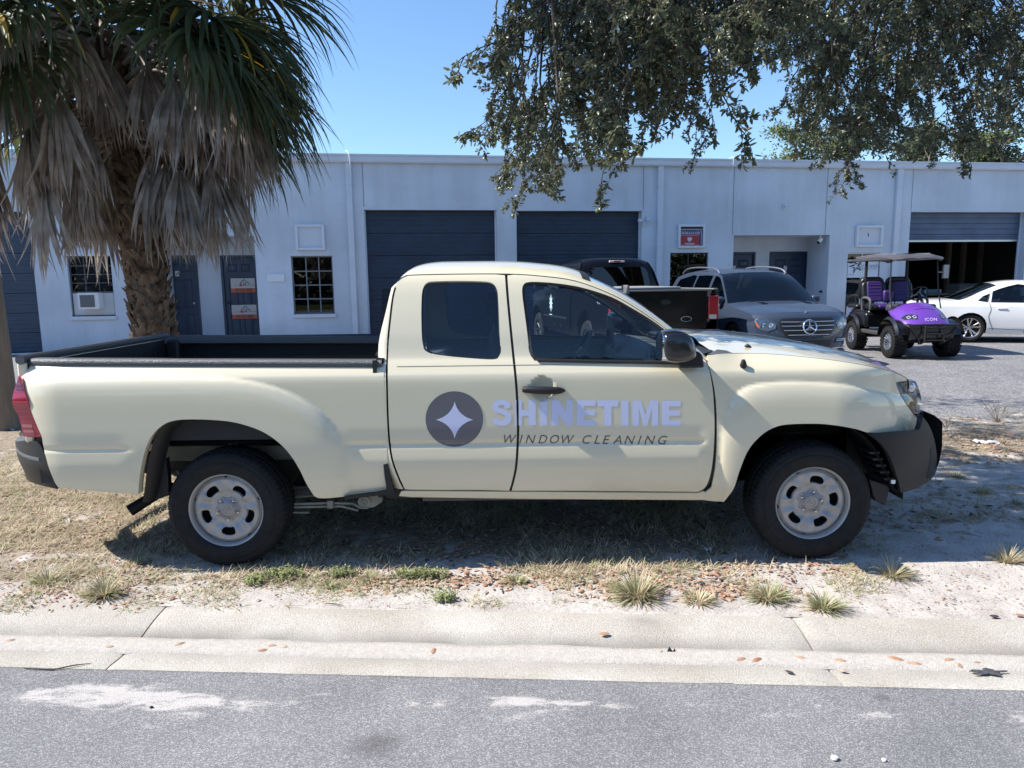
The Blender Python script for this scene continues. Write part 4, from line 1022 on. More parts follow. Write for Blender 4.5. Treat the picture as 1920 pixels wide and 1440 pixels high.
# beltline strip, sail triangle
a = P(1008, 677); b = P(1285, 682)
g = G(); g.tube([(a[0]+(b[0]-a[0])*t, S(a[0]+(b[0]-a[0])*t, a[1]+(b[1]-a[1])*t)-.006, a[1]+(b[1]-a[1])*t+.004) for t in np.linspace(0, 1, 8)], .0075, 8); g.ob('belt_moulding', BLKP, truck)
both('sail_panel', PL([(1252, 622), (1272, 637), (1284, 650), (1284, 682), (1252, 681)]), [], .05, BLKP, thick=.01, off=-.004)
# ---- hood
hs_ = [q for q in PL(hood_seam)]; hs_ = [q for i, q in enumerate(hs_) if i == 0 or q[0] > hs_[i-1][0]+1e-4]; hz = interp(hs_); HX0, HX1 = hs_[0][0], hs_[-1][0]
def hood(x, t):
    z0 = hz(x); ya = S(x, z0)-.0; yb = 2*YC-ya; s = abs(2*t-1)
    f_ = (x-HX0)/(HX1-HX0)
    crown = .044*(1-s**2.2)*(1-.35*f_**3) + .018*sst(.62, .45, s)*(1-.4*f_)
    nose = -.05*sst(.78, 1.0, f_)**2*0
    return (x + .07*(1-s**2)*sst(.6, 1, f_) - .10*(1-s**2)*sst(.35, 0, f_)*0, ya+(yb-ya)*t, z0 + crown + nose + .002)
th = [.0, .006, .015, .03, .05, .08, .12, .16, .19, .22, .25, .28, .33, .4, .5]; th = th + [1-q for q in reversed(th[:-1])]
g = G(); g.grid([[hood(x, t) for t in th] for x in np.linspace(HX0+.045, HX1, 40)]); g.ob('hood', PAINT, truck, ang=180)
# nose edge turned down to the grille
rows = []
for q, dx, dzz in ((0, 0, 0), (1, .012, -.012), (2, .018, -.04), (3, .02, -.07)):
    rows.append([(hood(HX1, t)[0]+dx, hood(HX1, t)[1], hood(HX1, t)[2]+dzz) for t in th])
g = G(); g.grid(rows); g.ob('hood_nose', PAINT, truck, ang=60)
# cowl, wipers
g = G(); g.grid([[(HX0+.05, y, hz(HX0)+.02), (HX0-.02, y, hz(HX0)+.0), (HX0-.10, y, hz(HX0)+.045)] for y in np.linspace(YN+.12, 2*YC-YN-.12, 12)]); g.ob('cowl', BLKP, truck)
both('cowl_corner', PL([(1327, 664), (1345, 655), (1362, 657), (1373, 661.5), (1350, 663)]), [], .05, mat('cowl_grey', (.16, .17, .18), .4), near_only=True)
g = G(); g.tube([(HX0-.02, YN+.35, hz(HX0)+.03), (HX0-.16, YN+.75, hz(HX0)+.13), (HX0-.2, YN+1.0, hz(HX0)+.17)], [.009, .007, .005], 6); g.tube([(HX0-.10, YN+.40, hz(HX0)+.085), (HX0-.24, YN+1.0, hz(HX0)+.20)], .006, 6); g.ob('wiper', BLKP, truck)
# washer nozzle
p = hood(HX0+.28, .1); g = G(); g.tube([Vector(p)+Vector((.02, 0, -.004)), Vector(p)+Vector((0, 0, .012)), Vector(p)+Vector((-.012, 0, .008))], [.012, .012, .004], 8); g.ob('washer_nozzle', BLKP, truck)
# ---- headlamps
lamp = [(1681, 717), (1695, 715), (1712, 713.5), (1717, 715), (1722, 728), (1726, 742), (1730, 757), (1731, 775), (1727, 788), (1716, 780), (1697.5, 754), (1684, 728)]
LP_ = PL(lamp)
LENS = glass('lamp_lens', (.88, .90, .92)); CHR = mat('chrome', (.72, .73, .75), .12, metal=1.)
for far in (0, 1):
    fm = (lambda x, z: (x, S(x, z)-.004, z)) if not far else (lambda x, z: (x, 2*YC-S(x, z)+.004, z)); o_ = (0, 1 if far else -1, 0)
    hl = sheet('headlight', LP_, [], fm, .04, LENS, truck, thick=.02, out=o_)
    k_ = 1 if not far else -1
    fb = (lambda x, z: (x, S(x, z)+.035, z)) if not far else (lambda x, z: (x, 2*YC-S(x, z)-.035, z))
    sheet('reflector', PL(shrink(lamp, -1)), [], fb, .04, mat('reflector', (.50, .58, .68), .45, metal=.2, var=.3, vscale=30), hl, thick=0, out=o_)
    fc = (lambda x, z: (x, S(x, z)+.012, z)) if not far else (lambda x, z: (x, 2*YC-S(x, z)-.012, z))
    sheet('amber_marker', PL([(1697, 750), (1715, 747), (1717, 770), (1715, 777), (1702, 759)]), [], fc, .04, mat('amber_lens', (.55, .13, .02), .2, coat=1), hl, thick=.01, out=o_)
    sheet('chrome_bar', PL([(1691, 744), (1716, 743), (1717, 747), (1694, 748)]), [], fc, .04, CHR, hl, thick=.008, out=o_)
    sheet('lamp_bezel', PL([(1722, 742), (1727, 745), (1728, 775), (1722, 780), (1719, 760)]), [], fc, .04, mat('lamp_blue', (.10, .17, .25), .2, metal=.6), hl, thick=.008, out=o_)
    c = P(1704, 729); yb = S(c[0], c[1])+.02; yb = yb if not far else 2*YC-yb
    g = G(); g.lathe([(-.012*k_, .003), (-.012*k_, .02), (.004*k_, .034), (.018*k_, .036)], 16, c=(c[0]+.02, yb, c[1])); g.ob('projector', CHR, hl)
# ---- front fascia: grille and bumper
zg0, zg1 = .55, 1.03; 
def xf(t, z):
    s = abs(2*t-1); return 2.33 - .30*s**3.2 - .12*sst(.80, 1.1, z) - .10*sst(.55, .25, z)
g = G(); g.grid([[(xf(t, z)-.05, YC+(2*t-1)*.74, z) for t in np.linspace(0, 1, 17)] for z in np.linspace(.72, 1.04, 8)]); g.ob('grille', BLACKM, truck)
for z in (.80, .87, .94, 1.0):
    g = G(); g.tube([(xf(t, z)-.035, YC+(2*t-1)*.62, z) for t in np.linspace(0, 1, 15)], .012, 8); g.ob('grille_bar', CHR, truck)
def Sb(x, z):
    y = YN - .012 + .02*sst(.55, .40, z) + .012*sst(.70, .78, z)
    if x > 1.95: y += 1.0*(x-1.95)**2
    return y
fb_px = [(1627, 812.5), (1680, 808.5), (1724, 805), (1728, 795), (1730, 784)] + cr([(1731, 782), (1741, 796), (1751, 820), (1757, 853), (1757, 882), (1745, 900), (1723, 914), (1700, 922), (1690, 924)], 4) + cr([(1688, 918), (1683, 897), (1669, 857), (1651, 831), (1629, 814)], 4)
FBP = PL(fb_px, Sb)
sheet('front_bumper', FBP, [], lambda x, z: (x, Sb(x, z), z), (.03, .03), BLKP, truck, thick=.03)
sheet('front_bumper', FBP, [], lambda x, z: (x, 2*YC-Sb(x, z), z), (.03, .03), BLKP, truck, thick=.03, out=(0, 1, 0))
# recessed darker fog lamp pocket
fp = PL(cr([(1746, 840), (1752, 850), (1754, 880), (1746, 893), (1738, 897), (1741, 880), (1745, 860)], 3, closed=True), Sb)
sheet('fog_lamp_pocket', fp, [], lambda x, z: (x, Sb(x, z)-.003, z), .03, mat('pocket_black', (.006, .006, .007), .25), truck, thick=.004)
xe = max(p[0] for p in FBP)-.02; ye = Sb(xe, .6)
g = G(); g.grid([[(xe+.02+.05*(1-(2*t-1)**2)-dx, ye+(2*YC-2*ye)*t, z) for t in np.linspace(0, 1, 11)] for z, dx in ((.78, .06), (.74, .01), (.60, 0), (.50, .01), (.42, .05), (.38, .14))]); g.ob('bumper_centre', BLKP, truck, ang=60)
# bumper inner vanes in the arch and mud flap
liner = cr([(1606, 806), (1632, 822), (1650, 845), (1664, 875), (1676, 905), (1683, 924)], 3)
g = G(); g.grid([[(x, YN+.03+d, z) for d in (0, .10, .3)] for x, z in PL([(px-1, py+1) for px, py in liner], Sb)]); g.ob('wheel_liner', BLKP, truck, ang=60)
for k in range(5):
    a = P(1643+k*6, 853+k*12, Sb); b = P(1660+k*5, 861+k*12, Sb); g = G(); g.box((a[0], YN+.055, a[1]-.012), (b[0], YN+.20, a[1]+.0)); g.ob('liner_vane', BLACKM, truck)
a = P(1676, 903, Sb); g = G(); g.box((a[0]-.012, YN+.02, a[1]-.012), (a[0]+.008, YN+.03, a[1]+.008)); g.ob('clip', WHITE, truck)
mf = [P(*q, Sb) for q in ((1640, 905), (1668, 912), (1675, 918), (1668, 951), (1651, 945), (1646, 935))]
g = G(); g.prism(mf, lambda u, v, d: (u, d, v), YN+.06, YN+.16); g.ob('mud_flap', BLKP, truck, bev=.006)
# ---- tail lamp
tl = cr([(35, 704), (31, 718), (25, 737), (23, 752), (26, 766), (33, 777), (38, 792), (44, 818)], 4) + [(60, 820), (77.5, 819)] + cr([(64, 786), (50, 748), (40, 717)], 3)
TLM = mat('tail_red', (.42, .012, .035), .10, coat=1., spec=.8, var=.35, vscale=3, stretch=(1, 1, 26)); TLP = mat('tail_pink', (.62, .20, .19), .12, coat=1.)
def St(x, z): return YN + tum(z) + .006 + .5*max(0, -2.55-x)**2 - (.020*math.exp(-((z-.97)/.06)**2))
tls = PL(tl, St)
for far in (0, 1):
    fm = (lambda x, z: (x, St(x, z), z)) if not far else (lambda x, z: (x, 2*YC-St(x, z), z)); o_ = (0, 1 if far else -1, 0)
    t_ = sheet('tail_light', tls, [], fm, .015, TLM, truck, thick=.12, out=o_)
    sheet('reverse_lens', PL([(41, 794), (60, 796), (66, 817), (46, 817)], St), [], fm, .05, mat('lens_striped', (.55, .22, .20), .15, coat=1, col2=(.30, .03, .04), vscale=1.2, stretch=(.2, .2, 70), detail=1), t_, thick=.0, out=o_, off=.002)
    sheet('upper_lens', PL([(35, 708), (38, 716), (44, 733), (30, 731), (31, 721)], St), [], fm, .05, mat('lens_dark', (.20, .05, .07), .15, coat=1, var=.5, vscale=2, stretch=(.2, .2, 60)), t_, thick=.0, out=o_, off=.002)
# ---- rear bumper
def Sr(x, z): return YN + .005 + 1.3*max(0, -2.42-x)**2.0 + .05*sst(.6, .45, z)
rb = cr([(17, 829), (16.5, 835), (22, 853), (35, 886), (48, 900), (69, 908), (107, 917)], 4) + cr([(102, 905), (92, 880), (84, 855), (76, 834), (70, 829)], 3) + [(45, 827)]
RBP = PL(rb, Sr); sheet('rear_bumper', RBP, [], lambda x, z: (x, Sr(x, z), z), .03, BLKP, truck, thick=.05)
sheet('rear_bumper', RBP, [], lambda x, z: (x, 2*YC-Sr(x, z), z), .03, BLKP, truck, thick=.05, out=(0, 1, 0))
a = P(20, 829, Sr); b = P(70, 829, Sr); zt_ = a[1]
g = G(); rows = []
for k in range(11):
    t = k/10; x = b[0]+(a[0]-b[0])*t
    y = Sr(x, .7); rows.append([(x, y+.002, zt_-.035), (x, y-.004, zt_-.012), (x, y+.012, zt_+.012), (x+.0, y+.05, zt_+.018), (x, YC, zt_+.018)])
g.grid(rows); g.ob('bumper_step', mat('step_plastic', (.09, .095, .10), .5, bump=.5, bscale=120), truck, ang=50)
g = G(); xr = min(p[0] for p in RBP); yr = Sr(xr, .6)
g.grid([[(xr+dx-.02*(1-(2*t-1)**2), yr+(2*YC-2*yr)*t, z) for t in np.linspace(0, 1, 9)] for z, dx in ((zt_+.018, .02), (zt_, 0), (.56, .03), (.50, .10))]); g.ob('bumper_face', mat('bumper_paint', (.5, .5, .5), .2, metal=.8), truck, ang=60)
# filler between bed corner and bumper
g = G(); a = P(78, 828, S0); g.box((a[0]-.05, YN+.05, .50), (a[0]+.03, 2*YC-YN-.05, .80)); g.ob('rear_valance', UND, truck)
# ---- bed: rail caps, inner walls, tailgate, floor
ra = P(43, 676); rb_ = P(716, 684)
def rail(far):
    rows = []; n = 30
    for i in range(n+1):
        t = i/n; x = ra[0]+(rb_[0]-ra[0])*t; z = P(43+673*t, 681.5+2.5*t)[1]
        e = max(0, 1-i/1.5) if i < 2 else 0
        y = S(x, z-.01)
        sec = [(-.004, -.012), (-.008, .0), (-.008, .012), (-.002, .022), (.015, .028), (.06, .028), (.075, .022), (.080, .0), (.080, -.03)]
        sc = 1 - .55*e*e
        row = [(x, y+dy*1., z+dz*sc) for dy, dz in sec]
        if far: row = [(p[0], 2*YC-p[1], p[2]) for p in row]
        rows.append(row)
    g = G(); g.grid([[Vector(p)*1 for p in r_] for r_ in rows]); b_ = len(g.v)
    g.add(rows[0], [tuple(range(9))]); g.add(rows[-1], [tuple(reversed(range(9)))])
    return g.ob('bed_rail_cap', mat('rail_plastic', (.075, .078, .085), .42, bump=.6, bscale=140, spec=.5), truck, ang=55)
rail(0); rail(1)
zr = ra[1]; xt = ra[0]+.02; xfw = rb_[0]-.01
LINER = mat('bed_liner', (.010, .011, .014), .6, bump=.3, bscale=60)
for far in (0, 1):
    s_ = (lambda y: y) if not far else (lambda y: 2*YC-y)
    g = G(); g.grid([[(x, s_(y), z) for x in np.linspace(xt, xfw, 20)] for y, z in ((YN+.105, zr+.01), (YN+.12, zr-.04), (YN+.10, zr-.10), (YN+.10, .72))]); g.ob('bed_inner_wall', LINER, truck)
    # wheel tub
    xw = -1.6; g = G(); g.grid([[(xw+.50*math.cos(a), s_(y), .70+ .27*math.sin(a)) for a in np.linspace(0, math.pi, 13)] for y in (YN+.12, YN+.34)]); g.add([(xw+.50*math.cos(a), s_(YN+.34), .70+.27*math.sin(a)) for a in np.linspace(0, math.pi, 13)], [tuple(range(13))]); g.ob('wheel_tub', LINER, truck)
g = G(); g.grid([[(x, y, .70+.008*(k % 2)) for x in (xt, xfw)] for k, y in enumerate(np.linspace(YN+.10, 2*YC-YN-.10, 40))]); g.ob('bed_floor', LINER, truck, ang=20)
g = G(); g.box((xfw-.02, YN+.06, .45), (xfw+.02, 2*YC-YN-.06, zr+.0)); g.ob('bed_front_wall', LINER, truck)
g = G(); g.tube([(xfw-.012, YN+.12, zr+.005), (xfw-.012, 2*YC-YN-.12, zr+.005)], .028, 8); g.ob('bed_rail_cap', MATS['rail_plastic'], truck)
# tailgate
g = G(); g.box((xt-.005, YN+.085, .72), (xt+.045, 2*YC-YN-.085, zr-.005)); g.ob('tailgate', PAINT, truck, bev=.01)
g = G(); g.box((xt+.046, YN+.10, .72), (xt+.05, 2*YC-YN-.10, zr-.01)); g.ob('tailgate_liner', LINER, truck)
g = G(); g.tube([(xt+.02, YN+.08, zr+.012), (xt+.02, 2*YC-YN-.08, zr+.012)], .026, 10); g.ob('tailgate_cap', MATS['rail_plastic'], truck)
p = Vector((xt+.045, 2*YC-YN-.3, zr-.12)); g = G(); g.box(p-Vector((0, .05, .035)), p+Vector((.012, .05, .035))); g.ob('latch_handle', BLKP, truck, bev=.004)
# bed corner posts at far end seen as lumps
for x in (xt+.10, xfw-.06):
    g = G(); g.box((x-.05, 2*YC-YN-.19, .72), (x+.05, 2*YC-YN-.10, zr-.01)); g.ob('bed_post', LINER, truck, bev=.02)
# ---- gap between cab and bed: black strip with a lower shield
gp = cr([(723, 688), (724, 740), (726, 800), (729, 850), (735, 900), (740, 918)], 3)
g = G(); g.grid([[(x-.02, YN+.06, z), (x+.03, YN+.05, z)] for x, z in PL(gp)]); g.ob('cab_gap', RUB, truck, ang=180)
g = G(); g.prism(PL([(719, 871), (727, 869), (731, 890), (739, 915), (742, 923), (700, 927), (648, 934), (646, 930), (700, 922.5), (727, 917), (722, 895)]), lambda u, v, d: (u, d, v), YN-.005, YN+.02); g.ob('splash_shield', BLKP, truck)
g = G(); g.box((csf(1.0)-.075, YN+.03, .40), (csf(1.0)-.055, 2*YC-YN-.03, 1.16)); g.ob('cab_rear_panel', UND, truck)
# ---- door handles
hx, hzz = HANDLE
def hand(far):
    B = (lambda y: y) if not far else (lambda y: 2*YC-y)
    a = P(981, 730); b = P(1059, 732); yb = S0(hx, hzz)
    sec = []; g = G(); path = []; rad = []
    for t in np.linspace(0, 1, 15):
        x = a[0]+(b[0]-a[0])*t; z = a[1]+(b[1]-a[1])*t
        path.append((x, B(yb-.002-.014*math.sin(math.pi*t)**.6), z)); rad.append(.0215*(.55+.45*math.sin(math.pi*min(1, max(0, t*.92+.06)))**.45) if t < .9 else .0215*(.8-5*(t-.9)))
    g.tube(path, rad, 12); h_ = g.ob('door_handle', BLKP, None, ang=60)
    h_.parent = (front_door if not far else truck); h_.matrix_parent_inverse = wm(h_.parent).inverted()
    if not far:
        c = P(987, 730); g = G(); g.lathe([(-.002, .0), (-.002, .006), (.002, .0065)], 12, c=(c[0], yb-.028, c[1])); g.ob('lock_cylinder', mat('lock_grey', (.05, .05, .055), .3, metal=.6), front_door)
hand(0); hand(1)
# ---- side mirrors
mh = cr([(1236, 628), (1243, 620), (1263, 617), (1284, 623), (1297, 637), (1302, 659), (1299, 671), (1284, 677), (1262, 679), (1241, 673), (1235, 655)], 3, closed=True)
mb = [(1263, 676), (1302, 655), (1310, 664), (1313, 686), (1268, 687)]
for far in (0, 1):
    B = (lambda y: y) if not far else (lambda y: 2*YC-y)
    ym = YN-.085; pts_ = [unY(x, y, ym) for x, y in mh]; c = sum(pts_, Vector())/len(pts_)
    mir = empty('side_mirror', (c.x, B(c.y), c.z), truck); rows = []
    for d, s_, sx_ in ((-.115, .25, -.02), (-.112, .6, -.015), (-.10, .80, -.008), (-.07, .94, 0), (-.02, 1, 0), (.03, 1, 0), (.07, .93, .0), (.10, .75, .0), (.115, .4, .0)):
        rows.append([(c.x+(q.x-c.x)*s_+sx_, B(c.y+d*.85), c.z+(q.z-c.z)*s_) for q in pts_])
    g = G(); n = len(pts_)
    for r_ in rows: g.v += [Vector(p) for p in r_]
    for i in range(len(rows)-1):
        for j in range(n): g.f.append((i*n+j, i*n+(j+1) % n, (i+1)*n+(j+1) % n, (i+1)*n+j)); g.m.append(0)
    g.f.append(tuple(range(n))); g.m.append(0); g.f.append(tuple((len(rows)-1)*n+j for j in range(n))); g.m.append(0)
    g.ob('mirror_shell', mat('mirror_black', (.010, .010, .012), .22, coat=.6, coat_rough=.12), mir, ang=50)
    # mirror glass looks back (-X)
    zc_, hh = c.z, .072; g = G(); g.prism(rrect(-.085, -.068, .085, .068, .03), lambda u, v, d: (c.x-.084+d, B(c.y+u), c.z+v), -.004, .03); g.ob('mirror_glass', mat('mirror_glass', (.8, .82, .84), .02, metal=1.), mir)
    g = G(); pb = [unY(x, y, YN+.0) for x, y in mb]; g.prism([(q.x, q.z) for q in pb], lambda u, v, d: (u, B(d), v), YN-.09, YN+.06); g.ob('mirror_foot', BLKP, mir, bev=.012)
# ---- antenna base
a = P(1393, 686); ya = S(*a); g = G(); q = Vector((a[0], ya, a[1])); g.tube([q+Vector((.004, .012, -.012)), q+Vector((0, -.008, .004)), q+Vector((-.002, -.012, .022)), q+Vector((-.003, -.012, .036))], [.014, .019, .014, .008], 12); g.ob('antenna_base', BLKP, truck, ang=60)
# ---- lettering and badge on the doors
LV = mat('vinyl_lilac', (.60, .62, .80), .5); LG = mat('vinyl_grey', (.115, .11, .125), .5, coat=.4)
em = sheet('emblem_disc', PL(circ(852, 785.7, 54, 52, 56)), [], fN, (.018, .012), LG, rear_door, thick=0, off=.0013)
star = []
for (x0, y0), (x1, y1), (cx_, cy_) in (((852.5, 753), (887.5, 787), (859, 780)), ((887.5, 787), (852.5, 822), (859, 794)), ((852.5, 822), (817.4, 787), (846, 794)), ((817.4, 787), (852.5, 753), (846, 780))):
    for k in range(8):
        t = k/8; star.append(((1-t)**2*x0+2*t*(1-t)*cx_+t*t*x1, (1-t)**2*y0+2*t*(1-t)*cy_+t*t*y1))
sheet('emblem_star', PL(star), [], fN, (.018, .012), LV, rear_door, thick=0, off=.0019)
def L_(poly, par): sheet('letter', PL(poly), [], fN, (.018, .012), LV, par, thick=0, off=.0010)
sp_ = cr([(951.5, 764.5), (950, 757), (941, 754), (931, 757), (928.5, 763), (934, 769), (944, 772), (952, 777), (953, 785), (948, 791.5), (940, 793), (931, 791), (927, 784.5)], 4)
# S as a thick stroke
wS = 5.6
up_, dn_ = [], []
for i, p in enumerate(sp_):
    a = sp_[max(i-1, 0)]; b = sp_[min(i+1, len(sp_)-1)]; tx, ty = b[0]-a[0], b[1]-a[1]; l = math.hypot(tx, ty)
    up_.append((p[0]-ty/l*wS*1.05, p[1]+tx/l*wS*.86)); dn_.append((p[0]+ty/l*wS*1.05, p[1]-tx/l*wS*.86))
L_([(x, y+.3) for x, y in up_ + list(reversed(dn_))], rear_door)
def pr_(x0, y0, x1, y1): return [(x0, y0), (x1, y0), (x1, y1), (x0, y1)]
t0, t1 = 750.2, 797.5
L_([(972.6, t0), (978.5, t0), (978.5, 768.5), (991, 768.5), (991, t0), (1004.5, t0), (1004.5, t1), (991, t1), (991, 779.5), (978.5, 779.5), (978.5, t1), (972.6, t1)], front_door)
L_([(965, t0), (968.2, t0), (968.2, t1), (965, t1)], rear_door)
L_(pr_(1012.5, t0, 1026, t1), front_door)
L_([(1034.3, t0), (1048, t0), (1061.5, 773), (1061.5, t0), (1074, t0), (1074, t1), (1061, t1), (1047, 775), (1047, t1), (1034.3, t1)], front_door)
def Eg(x0, x1, b0=0): L_([(x0, t0+b0), (x1, t0+b0), (x1, 761+b0), (x0+13.5, 761+b0), (x0+13.5, 768.5+b0), (x1-1.5, 768.5+b0), (x1-1.5, 778.5+b0), (x0+13.5, 778.5+b0), (x0+13.5, 787+b0), (x1, 787+b0), (x1, t1+b0), (x0, t1+b0)], front_door)
Eg(1081.5, 1116.7, .2)
L_([(1120, t0+.3), (1159, t0+.3), (1159, 762), (1146.5, 762), (1146.5, t1+.6), (1132.6, t1+.6), (1132.6, 762), (1120, 762)], front_door)
L_(pr_(1164.8, t0+.5, 1178.2, t1+.8), front_door)
L_([(1186, t0+.6), (1201.5, t0+.6), (1210, 778), (1218.5, t0+.6), (1233.8, t0+.6), (1233.8, t1+.9), (1222, t1+.9), (1222, 765), (1213.5, t1+.9), (1206, t1+.9), (1198, 765), (1198, t1+.9), (1186, t1+.9)], front_door)
Eg(1241, 1276.3, .9)
tl_, wt = text_loops('WINDOW', 1., shear=.32, spacing=1.35); cap = max(y for c_ in tl_ for lp in c_ for _, y in lp)
def place_word(word, x0, x1, yb0, yb1, h):
    lp_, w_ = text_loops(word, 1., shear=.30, spacing=1.5); w_ = max(x for c_ in lp_ for q in c_ for x, _ in q)
    for ci, c_ in enumerate(lp_):
        xm = min(x for q in c_ for x, _ in q)/w_*(x1-x0)+x0
        par = rear_door if xm < 962 else front_door
        letters([c_], lambda u, v: P(x0+u/w_*(x1-x0), yb0+(yb1-yb0)*u/w_ - v/cap*h), fN, (.018, .012), mat('vinyl_dark', (.10, .10, .105), .5), par, off=.0013)
place_word('WINDOW', 944.7, 1077, 831, 831.8, 16.2); place_word('CLEANING', 1092, 1251, 832, 833.3, 16.2)
# ---- wheels
def wheel(cx, cy, cz, face_dir, rot, parent, name='wheel', detail=True):
    """face_dir -1: outer face looks to -Y"""
    w = empty(name, (cx, cy, cz), parent); f_ = face_dir
    Rt = .334; NB_ = 66
    prof = [(-.100, .205), (-.106, .212), (-.116, .232), (-.121, .262), (-.1195, .275), (-.1165, .277), (-.1155, .292), (-.1165, .294), (-.111, .308), (-.103, .319), (-.095, .3255), (-.078, .330), (-.066, .3315), (-.062, .3245), (-.055, .3245), (-.051, .3325), (-.022, .334), (-.018, .327), (-.010, .327), (-.006, .334),
            (.022, .334), (.026, .327), (.034, .327), (.038, .3325), (.066, .331), (.070, .3245), (.077, .3245), (.081, .330), (.095, .3255), (.104, .317), (.118, .28), (.118, .24), (.100, .205)]
    grooved = set(range(9, 13)) | set(range(14, 17)) | set(range(23, 26)) | set(range(27, 31))
    def rf(j, k, r):
        if detail and j in grooved and (k % 6 == 0): return r - (.0045 if j in (9, 10, 11, 12) else .005)
        return r
    g = G(); g.lathe([(h*-f_*1., r) for h, r in prof], NB_*6 if detail else 64, c=(cx, cy, cz), rfn=rf)
    ty = g.ob('tyre', mat('tyre_rubber', (.013, .0135, .015), .72, spec=.25, var=.25, vscale=30), w, ang=28)
    # flatten the foot
    for v in ty.data.vertices:
        if v.co.z < cz-.326: v.co.z = cz-.326 - (v.co.z < cz-.333)*.0
    # rim barrel and lip
    g = G(); g.lathe([(f_*h, r) for h, r in ((.088, .198), (.098, .204), (.104, .2085), (.108, .206), (.106, .201), (.096, .197), (.080, .192), (.03, .186), (-.06, .18))], 72, c=(cx, cy, cz)); g.ob('rim', STEEL, w, ang=60)
    # pressed steel disc with five windows
    holes = []
    for k in range(5):
        a0 = rot + k*72; hl = []
        for (da, r) in cr([(-17.5, .120), (-16, .138), (-11, .149), (0, .153), (11, .149), (16, .138), (17.5, .120), (13, .107), (0, .1065), (-13, .107)], 3, closed=True):
            a = math.radians(a0+da); hl.append((r*math.cos(a), r*math.sin(a)))
        holes.append(hl)
    out_ = []
    for k in range(180):
        a = 2*math.pi*k/180; dd = ((math.degrees(a)-rot-36) % 72); dd = min(dd, 72-dd); r = .1875 if dd > 3.2 else .182
        out_.append((r*math.cos(a), r*math.sin(a)))
    def disc(u, v):
        r = math.hypot(u, v); a = math.degrees(math.atan2(v, u)); q = ((a-rot+36) % 72)-36     # 0 at window centre
        sp = math.cos(math.radians(q*5))    # 1 at window, -1 at spoke centre
        h = .076 + .012*sst(.188, .170, r) - .018*sst(.13, .085, r)
        h += -.005*sst(.08, .11, r)*sst(.185, .15, r)*sst(-.35, .75, sp)
        h += .006*math.exp(-((abs(q)-21)/6.)**2)*sst(.085, .11, r)*sst(.18, .15, r)
        h += -.007*math.exp(-((abs(q)-36)/7.)**2)*sst(.08, .11, r)*sst(.175, .14, r)
        return (cx+u, cy+f_*h, cz+v)
    sheet('rim_disc', out_, holes, disc, .0065, STEEL, w, out=(0, f_, 0), thick=.012)
    g = G(); g.lathe([(f_*.01, .001), (f_*.01, .185)], 40, c=(cx, cy, cz)); g.ob('brake_drum', mat('brake_dark', (.02, .018, .017), .8), w)
    # hub cap: five-lobed plate, nuts, ring badge
    capo = []
    for k in range(80):
        a = 2*math.pi*k/80; q = ((math.degrees(a)-rot) % 72); lob = math.cos(math.radians(q*5)); capo.append(((.072+.006*lob)*math.cos(a), (.072+.006*lob)*math.sin(a)))
    def capf(u, v):
        r = math.hypot(u, v); a = math.degrees(math.atan2(v, u)); h = .082 - .012*sst(.030, .066, r)
        for k in range(5):
            t = math.radians(rot+36*0+k*72); d = math.hypot(u-.060*math.cos(t), v-.060*math.sin(t)); h -= .012*sst(.017, .010, d)
        return (cx+u, cy+f_*h, cz+v)
    sheet('hub_cap', capo, [], capf, .005, mat('cap_grey', (.26, .26, .275), .4, metal=.5), w, out=(0, f_, 0), thick=.02)
    for k in range(5):
        t = math.radians(rot+k*72); g = G(); c = (cx+.060*math.cos(t), cy, cz+.060*math.sin(t))
        g.lathe([(f_*.060, .0085), (f_*.082, .0085), (f_*.087, .005), (f_*.088, .0005)], 6, c=c); g.ob('lug_nut', CHR, w)
    g = G(); br = []
    for R1, R2, oy in ((.027, .0205, 0), (.0185, .0085, -.004), (.0075, .0175, 0)):
        g.tube([(cx+R1*math.cos(t), cy+f_*.0835, cz+oy+R2*math.sin(t)) for t in np.linspace(0, 2*math.pi, 29)], .0014, 5)
    g.tube([(cx+.031*math.cos(t), cy+f_*.083, cz+.031*math.sin(t)) for t in np.linspace(0, 2*math.pi, 29)], .0014, 5)
    g.ob('badge', mat('badge_silver', (.5, .5, .52), .3, metal=.8), w)
    return w
hubR = unY(424, 962, YN+.05); hubF = unY(1524, 947, YN+.05)
wyc = YN + .155
wheel(hubR.x, wyc, .330, -1, 90-72/2-.0, truck); wheel(hubF.x, wyc, .330, -1, 80, truck)
wheel(hubR.x, 2*YC-wyc, .330, 1, 10, truck); wheel(hubF.x, 2*YC-wyc, .330, 1, 40, truck)
# ---- inside the rear arch
def bx_(p0, p1, y0, y1, nm, m_=FRAME_M, bev=.0):
    a = unY(*p0, y0); b = unY(*p1, y0); g = G(); g.box((a.x, y0, b.z), (b.x, y1, a.z)); return g.ob(nm, m_, truck, bev=bev)
bx_((318, 788), (545, 812), YN+.20, YN+.24, 'bed_underside'); bx_((296, 836), (560, 862), YN+.42, YN+.50, 'frame_rail', bev=.008)
bx_((488, 836), (560, 850), YN+.36, YN+.50, 'frame_bracket')
g = G(); q = unY(436, 833, YN+.40); g.box(q-Vector((.02, 0, .035)), q+Vector((.03, .03, .01))); g.tube([q+Vector((-.01, .0, -.0)), q+Vector((-.01, -.01, 0))], .01, 8); g.ob('frame_bracket', FRAME_M, truck, bev=.005)
for k in range(5):
    q = unY(350+k*42, 806, YN+.21); g = G(); g.box(q-Vector((.006, 0, .035)), q+Vector((.006, .04, .02))); g.ob('bed_rib', FRAME_M, truck)
a = unY(306, 800, YN+.12); b = unY(296, 836, YN+.12)
g = G()
